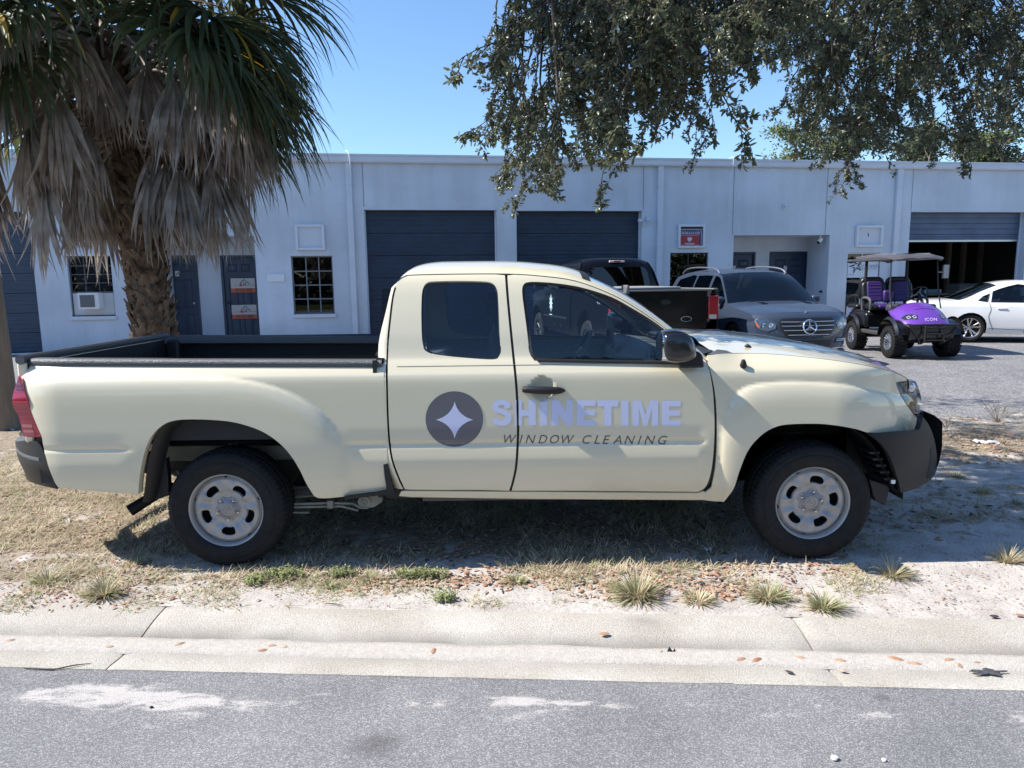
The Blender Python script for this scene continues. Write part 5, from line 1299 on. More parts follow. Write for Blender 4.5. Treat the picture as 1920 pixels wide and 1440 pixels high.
for k, (x0, x1) in enumerate(((309, 313), (316, 322), (324, 328))):
    p0 = unY(x0, 790, YN+.12-.01*(k == 1)); p1 = unY(x1, 790, YN+.12-.01*(k == 1)); q0 = unY(x0-14, 836, YN+.12-.01*(k == 1)); q1 = unY(x1-11, 836, YN+.12-.01*(k == 1))
    g.add([p0, p1, q1, q0], [(0, 1, 2, 3)])
g.ob('inner_flange', mat('flange_grey', (.13, .13, .12), .6), truck)
# black liner strip behind the rear half of the arch
ls = cr([(327, 789), (305, 797), (287, 818), (277, 850), (270, 885), (266, 920), (262, 945)], 4)
g = G(); g.grid([[(x, S(x, z)+.03, z), (x+.03, S(x, z)+.05, z-.008), (x+.045, S(x, z)+.13, z-.012)] for x, z in PL(ls)]); g.ob('mud_guard', BLKP, truck, ang=60)
g = G(); g.prism(PL([(262, 905), (290, 870), (296, 905), (300, 935), (290, 943), (262, 950)]), lambda u, v, d: (u, d, v), YN+.10, YN+.14); g.ob('mud_guard', BLKP, truck)
# inner tub wall far behind so the arch reads dark but open below
g = G(); g.box((-2.35, YC-.08, .62), (-.80, YC-.05, .72)); g.ob('cross_member', UND, truck)
g = G(); g.tube([unY(243, 958, YN+.30), unY(262, 946, YN+.33), unY(296, 925, YN+.38), unY(340, 912, YN+.45)], [.036, .034, .032, .032], 14, cap=False); ex = g.ob('exhaust_pipe', mat('exhaust_black', (.012, .012, .012), .6, metal=.3), truck)
g = G(); q = unY(243, 958, YN+.30); r_ = unY(262, 946, YN+.33); g.tube([q+(r_-q)*.02, q+(r_-q)*.9], [.031, .031], 14, cap=False); g.ob('exhaust_bore', mat('soot', (.003, .003, .003), .95, spec=0.), truck)
g = G(); g.tube([unY(306, 905, YN+.40), unY(340, 915, YN+.42)], .018, 8); g.tube([unY(300, 905, YN+.35), unY(316, 925, YN+.35)], .03, 8); g.ob('spring_shackle', UND, truck)
# axle, diff, springs
g = G(); g.tube([(hubR.x, YN+.2, .33), (hubR.x, 2*YC-YN-.2, .33)], .045, 12); g.tube([(hubR.x, YC-.18, .33), (hubR.x, YC-.1, .33), (hubR.x, YC+.1, .33), (hubR.x, YC+.18, .33)], [.05, .14, .14, .05], 14); g.ob('rear_axle', UND, truck, ang=60)
for yy in (YN+.36, 2*YC-YN-.36):
    g = G()
    for k in range(3):
        g.tube([(-2.1+.1*k, yy, .50-.02*k), (-1.9, yy, .40-.016*k), (hubR.x, yy, .37-.02*k), (-1.15-.05*k, yy, .36-.02*k)] + ([(-.80, yy, .375)] if k == 0 else []), .012, 6)
    g.ob('leaf_spring', mat('spring_grey', (.16, .16, .15), .6), truck)
lw = mat('hanger_grey', (.24, .24, .22), .7, var=.2, vscale=20)
g = G(); q = unY(683, 942, YN+.16); g.lathe([(0, .001), (-.004, .012), (-.004, .016), (0, .019), (0, .036), (.02, .036), (.03, .03)], 24, c=tuple(q)); g.prism([(q.x-.02, q.z+.05), (q.x+.10, q.z+.05), (q.x+.10, q.z), (q.x+.055, q.z-.03), (q.x-.0, q.z-.036), (q.x-.04, q.z)], lambda u, v, d: (u, d, v), YN+.165, YN+.20); g.ob('spring_hanger', lw, truck, ang=30)
g = G(); g.tube([unY(552, 945, YN+.18), unY(620, 943, YN+.18), unY(662, 944, YN+.17), unY(676, 952, YN+.16), unY(690, 952, YN+.16)], .007, 6); g.tube([unY(552, 951, YN+.18), unY(640, 949, YN+.18), unY(672, 957, YN+.17)], .007, 6)
g.tube([unY(550, 961, YN+.2), unY(580, 961, YN+.2)], .006, 6); g.tube([unY(552, 931, YN+.3), unY(590, 929, YN+.3)], .008, 6); q = unY(618, 946, YN+.165); g.box(q-Vector((.012, .005, .022)), q+Vector((.02, .03, .022))); g.ob('leaf_spring', lw, truck)
# ---- front arch dark liner, underbody, tanks
for far in (0, 1):
    B = (lambda y: y) if not far else (lambda y: 2*YC-y)
    g = G(); c_ = (hubF.x+.02, .36); g.grid([[(c_[0]+.47*math.cos(a)*1.02, B(y), c_[1]+.47*math.sin(a)) for a in np.linspace(math.radians(-2), math.radians(186), 20)] for y in (YN+.05, YN+.5)])
    g.grid([[(c_[0]+r*math.cos(a), B(YN+.5), c_[1]+r*math.sin(a)) for a in np.linspace(math.radians(-2), math.radians(186), 20)] for r in (.05, .48)])
    g.ob('wheel_liner', mat('liner_black', (.010, .010, .010), .8), truck, ang=60)
    g = G(); g.tube([(hubF.x-.16, B(YN+.30), .74), (hubF.x-.10, B(YN+.28), .755), (hubF.x+.05, B(YN+.28), .76)], .018, 8)
    for k in range(5): g.lathe([(-.006, .055), (0, .062), (.006, .055)], 18, axis='z', c=(hubF.x-.02, B(YN+.33), .56+.04*k))
    g.ob('coil_spring', UND, truck)
g = G(); g.box((-.72, YN+.14, .36), (1.2, 2*YC-YN-.14, .43)); g.box((1.2, YN+.5, .34), (2.1, 2*YC-YN-.5, .62)); g.box((-2.4, YN+.45, .44), (-.7, YN+.53, .56)); g.box((-2.4, 2*YC-YN-.53, .44), (-.7, 2*YC-YN-.45, .56)); g.box((-1.1, YC-.35, .34), (-.72, YC+.55, .5)); g.ob('underbody', UND, truck)
g = G(); g.box((2.0, YN+.4, .40), (2.22, 2*YC-YN-.4, .80)); g.ob('radiator_support', BLACKM, truck)
# ---- cabin interior
CL = mat('seat_cloth', (.19, .19, .195), .9, var=.15, vscale=40); DP = mat('dash_plastic', (.12, .125, .13), .6)
def seat(y):
    g = G(); g.box((.05, y-.24, .55), (.58, y+.24, .78)); o = g.ob('seat_cushion', CL, truck, bev=.05)
    g = G(); M_ = Matrix.Translation((.05, y, .75)) @ Matrix.Rotation(math.radians(-14), 4, 'Y'); g.box((-.06, -.23, 0), (.08, .23, .56), M_); g.ob('seat_back', CL, truck, bev=.05)
    g = G(); g.box((-.05, -.12, .60), (.05, .12, .76), M_); g.tube([M_ @ Vector((0, -.06, .54)), M_ @ Vector((0, -.06, .62))], .008, 6); g.tube([M_ @ Vector((0, .06, .54)), M_ @ Vector((0, .06, .62))], .008, 6); g.ob('headrest', CL, truck, bev=.04)
seat(YC-.40); seat(YC+.40)
g = G(); g.grid([[(x, y, z) for y in np.linspace(YN+.10, 2*YC-YN-.10, 12)] for x, z in ((.70, .62), (.68, .90), (.70, 1.06), (.76, 1.135), (.86, 1.16), (1.12, 1.13))]); g.ob('dashboard', DP, truck, ang=50)
g = G(); g.lathe([(.0, .10), (-.03, .13), (-.02, .22)], 20, axis='x', c=(.72, YC+.38, 1.10), a0=0, a1=math.pi); g.ob('instrument_hood', DP, truck)
sw = empty('steering_wheel', (.50, YC+.38, 1.02), truck); M_ = Matrix.Translation((.48, YC+.38, 1.04)) @ Matrix.Rotation(math.radians(-64), 4, 'Y')
g = G(); g.tube([M_ @ Vector((.185*math.cos(t), .185*math.sin(t), 0)) for t in np.linspace(0, 2*math.pi, 33)], .015, 8, cap=False); g.ob('wheel_rim', DP, sw)
g = G(); g.tube([M_ @ Vector((0, 0, -.05)), M_ @ Vector((0, 0, .01)), M_ @ Vector((0, 0, .02))], [.05, .065, .05], 14)
for t in (0, math.pi, -math.pi/2*0+math.pi*1.5): g.tube([M_ @ Vector((.05*math.sin(t), .05*math.cos(t), 0)), M_ @ Vector((.18*math.sin(t), .18*math.cos(t), 0))], .016, 6)
g.ob('wheel_hub', mat('spoke_grey', (.16, .16, .17), .5), sw)
g = G(); g.tube([M_ @ Vector((0, 0, -.05)), Vector((.75, YC+.38, .9))], .03, 8); g.ob('steering_column', DP, truck)
g = G(); g.box((-.60, YC-.62, .45), (-.42, YC+.62, 1.10)); g.ob('rear_bench', CL, truck, bev=.04)
for far in (0, 1):
    B = (lambda y: y) if not far else (lambda y: 2*YC-y)
    g = G(); g.grid([[(x, B(YN+.10), z) for x in (-.62, .0, 1.05)] for z in (.45, 1.12)]); g.grid([[(x, B(YN+.045+.055*k), 1.125) for x in (-.62, .0, 1.05)] for k in (0, 1)]); g.ob('door_trim', CL, truck)
    a, b = P(952, 530), P(966, 690); g = G(); g.add([(a[0]-.05, B(S(*a)+.03), a[1]), (a[0]+.07, B(S(*a)+.03), a[1]), (b[0]+.07, B(S(*b)+.05), b[1]), (b[0]-.05, B(S(*b)+.05), b[1])], [(0, 1, 2, 3)]); g.ob('pillar_trim', CL, truck)
g = G(); g.box((-.62, YN+.1, .43), (1.1, 2*YC-YN-.1, .46)); g.ob('floor_mat', CL, truck)
g = G(); g.box((.74, YC-.06, 1.475), (.765, YC+.14, 1.535)); g.ob('rear_view_mirror', DP, truck, bev=.01)
bx = G(); bx.grid([[(.62+.3*k, 2*YC-YN-.13, 1.15) if False else (.60+.12*k, YC+.55+.01*j, 1.12+.0*j) for j in range(2)] for k in range(2)])
# ================================================================== vehicles in the lot (built in local axes: x forward, y left, z up)
def place(o, x, y, heading): o.location = (x, y, 0); o.rotation_euler = (0, 0, heading)
def skin(secs, keys, mats_, names, root, W, p=2.4, n=17, inset=None):
    """secs: (xe, ze, xc, zc); keys[i] = index of material of strip i..i+1"""
    ts_ = [math.sin(math.pi/2*k) for k in np.linspace(-1, 1, n)]
    def row(s, d=0.):
        xe, ze, xc, zc = s; w = W(xe, ze)
        return [(xe+(xc-xe)*(1-abs(t)**p), w*t, ze+(zc-ze)*(1-abs(t)**p)) for t in ts_]
    i = 0
    while i < len(keys):
        j = i
        while j < len(keys) and keys[j] == keys[i]: j += 1
        pts_ = cr([secs[k] for k in range(i, j+1)], 5)
        rows = [row(s) for s in pts_]; k = keys[i]
        g = G(); g.grid(rows); g.ob(names[k], mats_[k], root, ang=180); i = j
def side(root, W, outline, holes, sp, material, name='body_side', glassm=None, off=0., near=True):
    for sg in (1, -1):
        s_ = sheet(name, outline, holes, lambda x, z: (x, sg*W(x, z), z), sp, material, root, out=(0, sg, 0), thick=.015, off=off)
        if glassm:
            for h in holes: sheet('side_window', h, [], lambda x, z: (x, sg*(W(x, z)-.012), z), .15, glassm, root, out=(0, sg, 0), thick=0)
def arch(cx, cz, r, z0, n=14):
    a0 = math.asin(max(-1, min(1, (z0-cz)/r)))
    return [(cx+r*math.cos(a), cz+r*math.sin(a)) for a in np.linspace(math.pi-a0, a0, n)]
def car_wheel(root, x, y, r, w, out_, rimr, spokes, rimm, tread=0, name='wheel', width=.2, split=False, cut=.55):
    e = empty(name, (x, y, r), root); g = G(); h = width/2
    pr_ = [(-h*.8, rimr), (-h, rimr+.02), (-h*1.05, (rimr+r)/2), (-h*.95, r-.02), (-h*.75, r), (h*.75, r), (h*.95, r-.02), (h*1.05, (rimr+r)/2), (h, rimr+.02), (h*.8, rimr)]
    rf = (lambda j, k, q: q - (.018 if (k+j) % 3 == 0 and 3 <= j <= 6 else 0)) if tread else None
    g.lathe(pr_, 60 if tread else 40, c=(x, y, r), rfn=rf); g.ob('tyre', MATS['tyre_rubber'], e, ang=30)
    if tread:
        g = G()
        for k in range(26):
            for yy, tw in ((-h*.72, .05), (-h*.15, .035), (h*.35, .035), (h*.85, .05)):
                a = 2*math.pi*(k+(.5 if abs(yy) < h*.5 else 0))/26
                M_ = Matrix.Translation((x, y+yy, r)) @ Matrix.Rotation(-a, 4, 'Y') @ Matrix.Translation((r-.008, 0, 0))
                g.box((-.012, -tw/2, -.026), (.014, tw/2, .026), M_)
        g.ob('tread_block', MATS['tyre_rubber'], e)
    o_ = out_
    g = G(); g.lathe([(o_*h*.85, rimr-.0), (o_*(h*.85+.008), rimr-.004), (o_*(h*.85), rimr-.016), (o_*h*.2, rimr-.03), (-o_*h*.5, rimr-.03)], 40, c=(x, y, r))
    for k in range(spokes):
        for dd in ((-.10, .10) if split else (0,)):
            a = 2*math.pi*k/spokes + dd + math.pi/2; a1 = 2*math.pi*k/spokes + dd*2.2 + math.pi/2
            c = Vector((x, y+o_*h*cut, r)); wd = rimr*(.10 if not split else .075)
            p0 = c + Vector((math.cos(a), 0, math.sin(a)))*rimr*.12; p1 = c + Vector((math.cos(a1), 0, math.sin(a1)))*(rimr-.008) + Vector((0, o_*h*(.75-cut), 0))
            t = (p1-p0).normalized(); s_ = t.cross(Vector((0, o_, 0))).normalized()*wd; q = Vector((0, o_*.014, 0))
            g.add([p0-s_*1.1, p0+s_*1.1, p1+s_*1.2, p1-s_*1.2, p0-s_*.5+q, p0+s_*.5+q, p1+s_*.6+q, p1-s_*.6+q], [(4, 5, 6, 7), (0, 4, 7, 3), (1, 2, 6, 5), (0, 1, 5, 4), (3, 7, 6, 2)])
    g.lathe([(o_*(h*cut-.01), rimr*.24), (o_*(h*cut+.02), rimr*.2), (o_*(h*cut+.024), .001)], 16, c=(x, y, r))
    g.ob('rim', rimm, e, ang=40)
    g = G(); g.lathe([(o_*h*.0, .001), (o_*h*.0, rimr*.9)], 24, c=(x, y, r)); g.ob('brake_disc', MATS['brake_dark'], e)
    return e
def arch_in(root, x, y0, y1, r, cz, m_=None):
    g = G()
    g.grid([[(x+r*math.cos(a), y, cz+r*math.sin(a)) for a in np.linspace(-.15, math.pi+.15, 14)] for y in (y0, y1)])
    g.grid([[(x+q*math.cos(a), y1, cz+q*math.sin(a)) for a in np.linspace(-.15, math.pi+.15, 14)] for q in (.03, r)])
    g.ob('wheel_well', m_ or MATS['liner_black'], root, ang=60)

# ------------------------------------------------------------------ grey SUV
suv = empty('suv'); tag(suv, 'dark grey SUV with chrome star grille parked facing the street', 'car')
SPA = mat('slate_paint', (.034, .048, .078), .4, metal=.0, coat=.8, coat_rough=.04, spec=.25)
DG = glass('dark_glass', (.18, .21, .23)); WSG = glass('suv_windscreen', (.30, .34, .36))
tz = interp([(.2, .86), (.4, .945), (.7, .965), (.95, .945), (1.05, .915), (1.2, .86), (1.62, .70), (1.75, .6)])
def Ws(x, z):
    w = tz(z) - .030*math.exp(-((z-.80)/.03)**2)*.4
    if x > 1.3: w -= .13*(x-1.3)**2.0
    if x > 2.0: w -= .9*(x-2.0)**2
    if x < -1.7: w -= .14*(-1.7-x)**2
    for cx in (1.47, -1.45): w += .025*math.exp(-(((x-cx)/.5)**2+((z-.5)/.35)**2)**2)
    return w
so = [(-2.28, .42), (-1.86, .32)] + arch(-1.45, .37, .41, .32) + [(-1.0, .29), (1.0, .29)] + arch(1.47, .37, .41, .30) + [(1.92, .30), (2.1, .30), (2.14, .45), (2.16, .62), (2.13, .80), (2.05, .90)] + \
     cr([(2.0, .93), (1.7, .99), (1.35, 1.04), (1.12, 1.08)], 4) + cr([(1.10, 1.10), (.85, 1.30), (.55, 1.52), (.30, 1.63), (-.2, 1.68), (-.9, 1.69), (-1.5, 1.66), (-1.9, 1.58)], 4) + cr([(-1.95, 1.56), (-2.1, 1.35), (-2.22, 1.15), (-2.32, .95), (-2.33, .6)], 3)
w1_ = cr([(1.0, 1.09), (.80, 1.27), (.52, 1.48), (.33, 1.575), (.13, 1.60)], 3) + [(.10, 1.07)]
w2_ = [(.02, 1.075), (.02, 1.605), (-.30, 1.615), (-.72, 1.61), (-.80, 1.09)]
w3_ = cr([(-.90, 1.09), (-.80, 1.60), (-1.3, 1.585), (-1.70, 1.53)], 2) + [(-1.95, 1.15)]
side(suv, Ws, so, [w1_, w2_, w3_], (.08, .05), SPA, glassm=DG)
secs = [(2.13, .30, 2.36, .22), (2.15, .45, 2.41, .42), (2.16, .62, 2.40, .62), (2.13, .80, 2.35, .86), (2.05, .90, 2.24, .965), (1.98, .935, 2.10, 1.0), (1.7, .99, 1.75, 1.075), (1.35, 1.04, 1.40, 1.12), (1.12, 1.08, 1.22, 1.13),
        (.85, 1.30, .98, 1.31), (.55, 1.52, .68, 1.53), (.30, 1.63, .42, 1.665), (-.2, 1.68, -.1, 1.735), (-.9, 1.69, -.9, 1.755), (-1.5, 1.66, -1.6, 1.73), (-1.9, 1.58, -2.0, 1.64), (-2.1, 1.35, -2.18, 1.36), (-2.22, 1.15, -2.30, 1.13), (-2.32, .95, -2.40, .93), (-2.33, .6, -2.42, .55)]
skin(secs, [0, 0, 0, 0, 1, 1, 1, 1, 2, 2, 2, 3, 3, 3, 3, 4, 4, 5, 5], [SPA, SPA, WSG, SPA, DG, SPA], ['front_bumper', 'hood', 'windscreen', 'roof', 'rear_window', 'tailgate'], suv, Ws, p=3.0)
_xe = interp([(.30, 2.13), (.45, 2.15), (.62, 2.16), (.80, 2.13), (.9, 2.05)]); _xc = interp([(.22, 2.36), (.42, 2.41), (.62, 2.40), (.86, 2.35), (.965, 2.24)])
def Fs(y, z, o=.0):
    w = Ws(_xe(z), z); t = min(1, abs(y)/w); return (_xe(z)+(_xc(z)-_xe(z))*(1-t**3.0)+o, y, z)
gr_o = [(-.52, .78), (-.50, .66), (-.40, .545), (.40, .545), (.50, .66), (.52, .78), (.46, .86), (-.46, .86)]
sheet('grille', gr_o, [], lambda y, z: Fs(y, z, .006), .1, BLACKM, suv, out=(1, 0, 0), thick=.01)
for z, w in ((.80, .49), (.73, .48), (.655, .45), (.575, .38)):
    g = G(); g.tube([Fs(y, z, .022) for y in np.linspace(-w, w, 13)], .008, 6); g.ob('grille_bar', CHR, suv)
g = G(); g.tube([Fs(.12*math.cos(t), .71+.12*math.sin(t), .045) for t in np.linspace(0, 2*math.pi, 25)], .012, 6)
for k in range(3):
    t = math.pi/2+k*2*math.pi/3; g.tube([Vector(Fs(0, .71, .045)), Vector(Fs(.115*math.cos(t), .71+.115*math.sin(t), .045))], [.020, .005], 6)
g.ob('star_badge', CHR, suv)
g = G(); g.tube([(2.26, 0, .95), (2.27, 0, .975)], .02, 8); g.ob('hood_badge', CHR, suv)
for sg in (1, -1):
    hl_ = [(sg*.56, .77), (sg*.57, .69), (sg*.70, .63), (sg*.80, .66), (sg*.872, .80), (sg*.84, .845), (sg*.70, .84)]
    h_ = sheet('headlight', hl_, [], lambda y, z: Fs(y, z, .008), .05, LENS, suv, out=(1, 0, 0), thick=.02)
    sheet('reflector', [(y*.995, z) for y, z in hl_], [], lambda y, z: Fs(y, z, .003), .05, mat('reflector2', (.75, .78, .82), .35, metal=.5), h_, out=(1, 0, 0), thick=0)
    for yy in (.64, .75):
        g = G(); c = Fs(sg*yy, .735, .012); g.lathe([(-.0, .05), (.012, .048), (.004, .03), (.012, .004)], 16, axis='x', c=c); g.ob('projector', CHR, h_)
    sheet('amber_marker', [(sg*.825, .70), (sg*.865, .78), (sg*.84, .80), (sg*.80, .69)], [], lambda y, z: Fs(y, z, .012), .05, MATS['amber_lens'], h_, out=(1, 0, 0), thick=0)
    sheet('air_intake', [(sg*.50, .42), (sg*.56, .52), (sg*.80, .50), (sg*.78, .42)], [], lambda y, z: Fs(y, z, .005), .08, BLACKM, suv, out=(1, 0, 0), thick=.01)
    for z in (.45, .475): g = G(); g.tube([Fs(sg*y, z, .012) for y in np.linspace(.55, .78, 6)], .009, 6); g.ob('running_light', CHR, suv)
    # mirrors, rails
    g = G(); g.box((.82, sg*.98-.09, 1.08), (.98, sg*.98+.09, 1.21)); g.ob('side_mirror', SPA, suv, bev=.045)
    g = G(); g.box((.815, sg*.98-.075, 1.10), (.822, sg*.98+.075, 1.19)); g.tube([(.9, sg*.88, 1.09), (.9, sg*.95, 1.11)], .025, 6); g.ob('side_mirror', BLKP, suv)
    g = G(); g.tube(cr([(.28, sg*.70, 1.645), (.12, sg*.69, 1.72), (-.3, sg*.685, 1.765), (-1.0, sg*.685, 1.78), (-1.45, sg*.69, 1.75), (-1.65, sg*.70, 1.66)], 4), .017, 8); g.ob('roof_rail', mat('satin_alu', (.62, .63, .65), .3, metal=.9), suv)
    g = G(); g.tube([(x, sg*(Ws(x, 1.08)+.006), 1.075) for x in np.linspace(-1.95, 1.0, 16)], .008, 5); g.ob('belt_trim', CHR, suv)
    g = G(); g.box((.055-.03, sg*(Ws(0, 1.35))-.015, 1.08), (.095, sg*(Ws(0, 1.35))+.0, 1.60)); 
    for x in (1.47, -1.45):
        car_wheel(suv, x, sg*.82, .37, 0, sg, .25, 5, mat('alloy', (.55, .56, .58), .28, metal=.9), width=.26, split=True); arch_in(suv, x, sg*.955, sg*.62, .42, .38)
    g = G(); g.box((.35, sg*(Ws(.3, .93)+.004)-.012, .93), (.55, sg*(Ws(.3, .93)+.004)+.012, .955)); g.ob('door_handle', SPA, suv, bev=.008)
    g = G(); g.tube([(x, sg*(Ws(x, z)+.001), z) for x, z in ((.06, 1.06), (.05, .8), (.06, .45), (.1, .34))], .005, 4); g.tube([(x, sg*(Ws(x, z)+.001), z) for x, z in ((1.0, 1.07), (1.02, .8), (.95, .45), (.9, .34))], .005, 4); g.ob('door_gap', RUB, suv)
sheet('lower_grille', [(-.42, .36), (-.46, .48), (.46, .48), (.42, .36)], [], lambda y, z: Fs(y, z, .004), .1, BLACKM, suv, out=(1, 0, 0), thick=.01)
g = G(); g.grid([[Fs(y, z, o) for y in np.linspace(-.84, .84, 21)] for z, o in ((.34, .0), (.335, .045), (.27, .06), (.25, .03), (.24, -.05))]); g.ob('skid_plate', CHR, suv, ang=50)
g = G(); g.box((-2.1, -.8, .24), (2.15, .8, .34)); g.box((-2.1, -.6, .3), (2.1, .6, .7)); g.ob('underbody', BLACKM, suv)
g = G(); g.box((-1.9, -.8, .6), (1.1, .8, .98)); 
for y in (-.36, .36): g.box((-.15, y-.24, .6), (.05, y+.24, 1.32)); g.box((-.12, y-.13, 1.34), (-.03, y+.13, 1.5)); g.box((-1.1, y-.3, .6), (-.95, y+.3, 1.3))
g.box((.75, -.75, .9), (1.2, .75, 1.08)); g.ob('seats', CL, suv, bev=.03)
g = G(); g.box((.52, -.12, 1.46), (.55, .12, 1.52)); g.ob('rear_view_mirror', BLKP, suv, bev=.01)
g = G(); g.prism([(.36, -.02), (.40, .05), (.44, .06)], lambda u, v, d: (d, v, 1.46+(u-.36)), .50, .505); 
g = G(); g.tube([(1.20, .6, 1.13), (1.24, 0, 1.145), (1.25, -.55, 1.13)], .012, 6); g.ob('wiper', BLKP, suv)
for sg in (1, -1):
    for k in range(5):
        g = G(); g.box((1.42+.05*k, sg*.42-.06, 1.097-.004*k), (1.44+.05*k, sg*.42+.06, 1.112-.004*k)); g.ob('hood_vent', SPA, suv)
place(suv, 4.80, 14.62, math.atan2(-1, .14))

# ------------------------------------------------------------------ black pickup behind
bt = empty('pickup_truck'); tag(bt, 'black four-wheel-drive pickup truck parked nose to the garage doors', 'pickup truck')
BP = mat('black_paint', (.004, .004, .005), .3, coat=.35, coat_rough=.05, spec=.1)
tw = interp([(.3, .93), (.5, 1.0), (.9, 1.015), (1.2, 1.0), (1.38, .97)]); tg = interp([(1.2, .99), (1.36, .93), (1.9, .72), (2.0, .62)])
def Wb(x, z):
    w = tw(min(z, 1.3)) if z < 1.3 else tg(z)
    for cx in (1.28, 4.82): w += .03*math.exp(-(((x-cx)/.58)**2+((z-.6)/.42)**2)**2)
    if x > 5.0: w -= .3*(x-5.0)**2
    return w
bo = [(.0, .62)] + arch(1.28, .52, .47, .60) + [(1.9, .56), (2.18, .56), (2.18, 1.36), (0, 1.36)]
side(bt, Wb, bo, [], (.12, .1), BP)
co = [(2.26, .52), (4.2, .52)] + arch(4.82, .52, .47, .58) + [(5.4, .60), (5.75, .65), (5.75, 1.05)] + cr([(5.6, 1.2), (5.2, 1.28), (4.55, 1.34)], 3) + cr([(4.5, 1.36), (4.2, 1.6), (3.9, 1.82), (3.6, 1.90), (3.0, 1.93), (2.5, 1.92)], 3) + cr([(2.40, 1.90), (2.30, 1.75), (2.24, 1.4), (2.26, 1.0)], 3)
bw1 = [(4.3, 1.38), (4.02, 1.62), (3.78, 1.80), (3.50, 1.83), (3.42, 1.36)]; bw2 = [(3.3, 1.36), (3.32, 1.83), (2.62, 1.83), (2.5, 1.40)]
side(bt, Wb, co, [bw1, bw2], (.12, .1), BP, 'cab_side', glassm=glass('black_glass', (.06, .07, .08)))
secs = [(5.75, .65, 5.85, .65), (5.75, 1.05, 5.85, 1.1), (5.6, 1.2, 5.68, 1.28), (5.2, 1.28, 5.2, 1.36), (4.55, 1.34, 4.65, 1.42), (4.2, 1.6, 4.3, 1.65), (3.85, 1.84, 3.92, 1.90), (3.5, 1.91, 3.5, 1.985), (2.9, 1.93, 2.9, 2.01), (2.5, 1.92, 2.5, 1.99)]
skin(secs, [0, 0, 1, 1, 2, 2, 3, 3, 3], [BP, BP, MATS['black_glass'], BP], ['grille_panel', 'hood', 'windscreen', 'roof'], bt, Wb, p=3.2)
rows = []
for x, z in ((2.5, 1.99), (2.40, 1.97), (2.31, 1.90), (2.26, 1.78), (2.21, 1.42), (2.22, 1.0), (2.24, .55)):
    w = Wb(2.4, min(z, 1.92)); rows.append([(x+.06*abs(t)**4, w*t*.985, z-.05*abs(t)**4*(z > 1.8)) for t in np.linspace(-1, 1, 15)])
g = G(); g.grid(rows); g.ob('cab_back', BP, bt, ang=60)
g = G(); g.prism(rrect(-.70, 1.37, .70, 1.80, .12), lambda u, v, d: (2.205+.125*(v-1.4)**1.0+d, u*(1-.25*(v-1.37)), v), -.012, .01); g.ob('rear_window', MATS['black_glass'], bt)
g = G(); g.box((2.275, -.16, 1.895), (2.33, .16, 1.935)); g.ob('brake_light', mat('lens_pale', (.55, .50, .50), .3), bt, bev=.008)
g = G(); g.box((2.268, -.07, 1.90), (2.28, .07, 1.93)); g.ob('brake_light', mat('brake_red', (.35, .02, .03), .25, coat=1), bt)
for k in range(3): g = G(); g.box((3.95, -.3+.3*k-.04, 1.93), (4.03, -.3+.3*k+.04, 1.965)); g.ob('roof_marker', MATS['amber_lens'], bt, bev=.01)
g = G(); g.tube([(4.6, .82, 1.36), (4.45, .82, 2.15)], .004, 5); g.ob('antenna', BLACKM, bt)
# tailgate, lamps, bumper, bed
g = G(); g.box((-.02, -.80, .66), (.03, .80, 1.36)); g.ob('tailgate', BP, bt, bev=.015)
g = G(); g.box((-.03, -.82, 1.345), (.05, .82, 1.372)); g.ob('tailgate_cap', mat('cap_worn', (.14, .14, .14), .6), bt, bev=.006)
g = G(); g.prism(circ(0, 1.16, .10, .045, 20), lambda u, v, d: (d, u, v), -.035, -.018); g.ob('tailgate_handle', BLKP, bt)
g = G(); g.tube([(-.024, -.40+.10*math.cos(t), .86+.045*math.sin(t)) for t in np.linspace(0, 2*math.pi, 25)], .005, 5); g.ob('oval_badge', mat('badge_chrome', (.55, .55, .5), .25, metal=.9), bt)
text_flat('4x4', .12, (.62, Wb(.6, 1.15)+.012, 1.13), (-1, 0, 0), (0, 0, 1), mat('decal_silver', (.55, .56, .58), .4), bt, shear=.3)
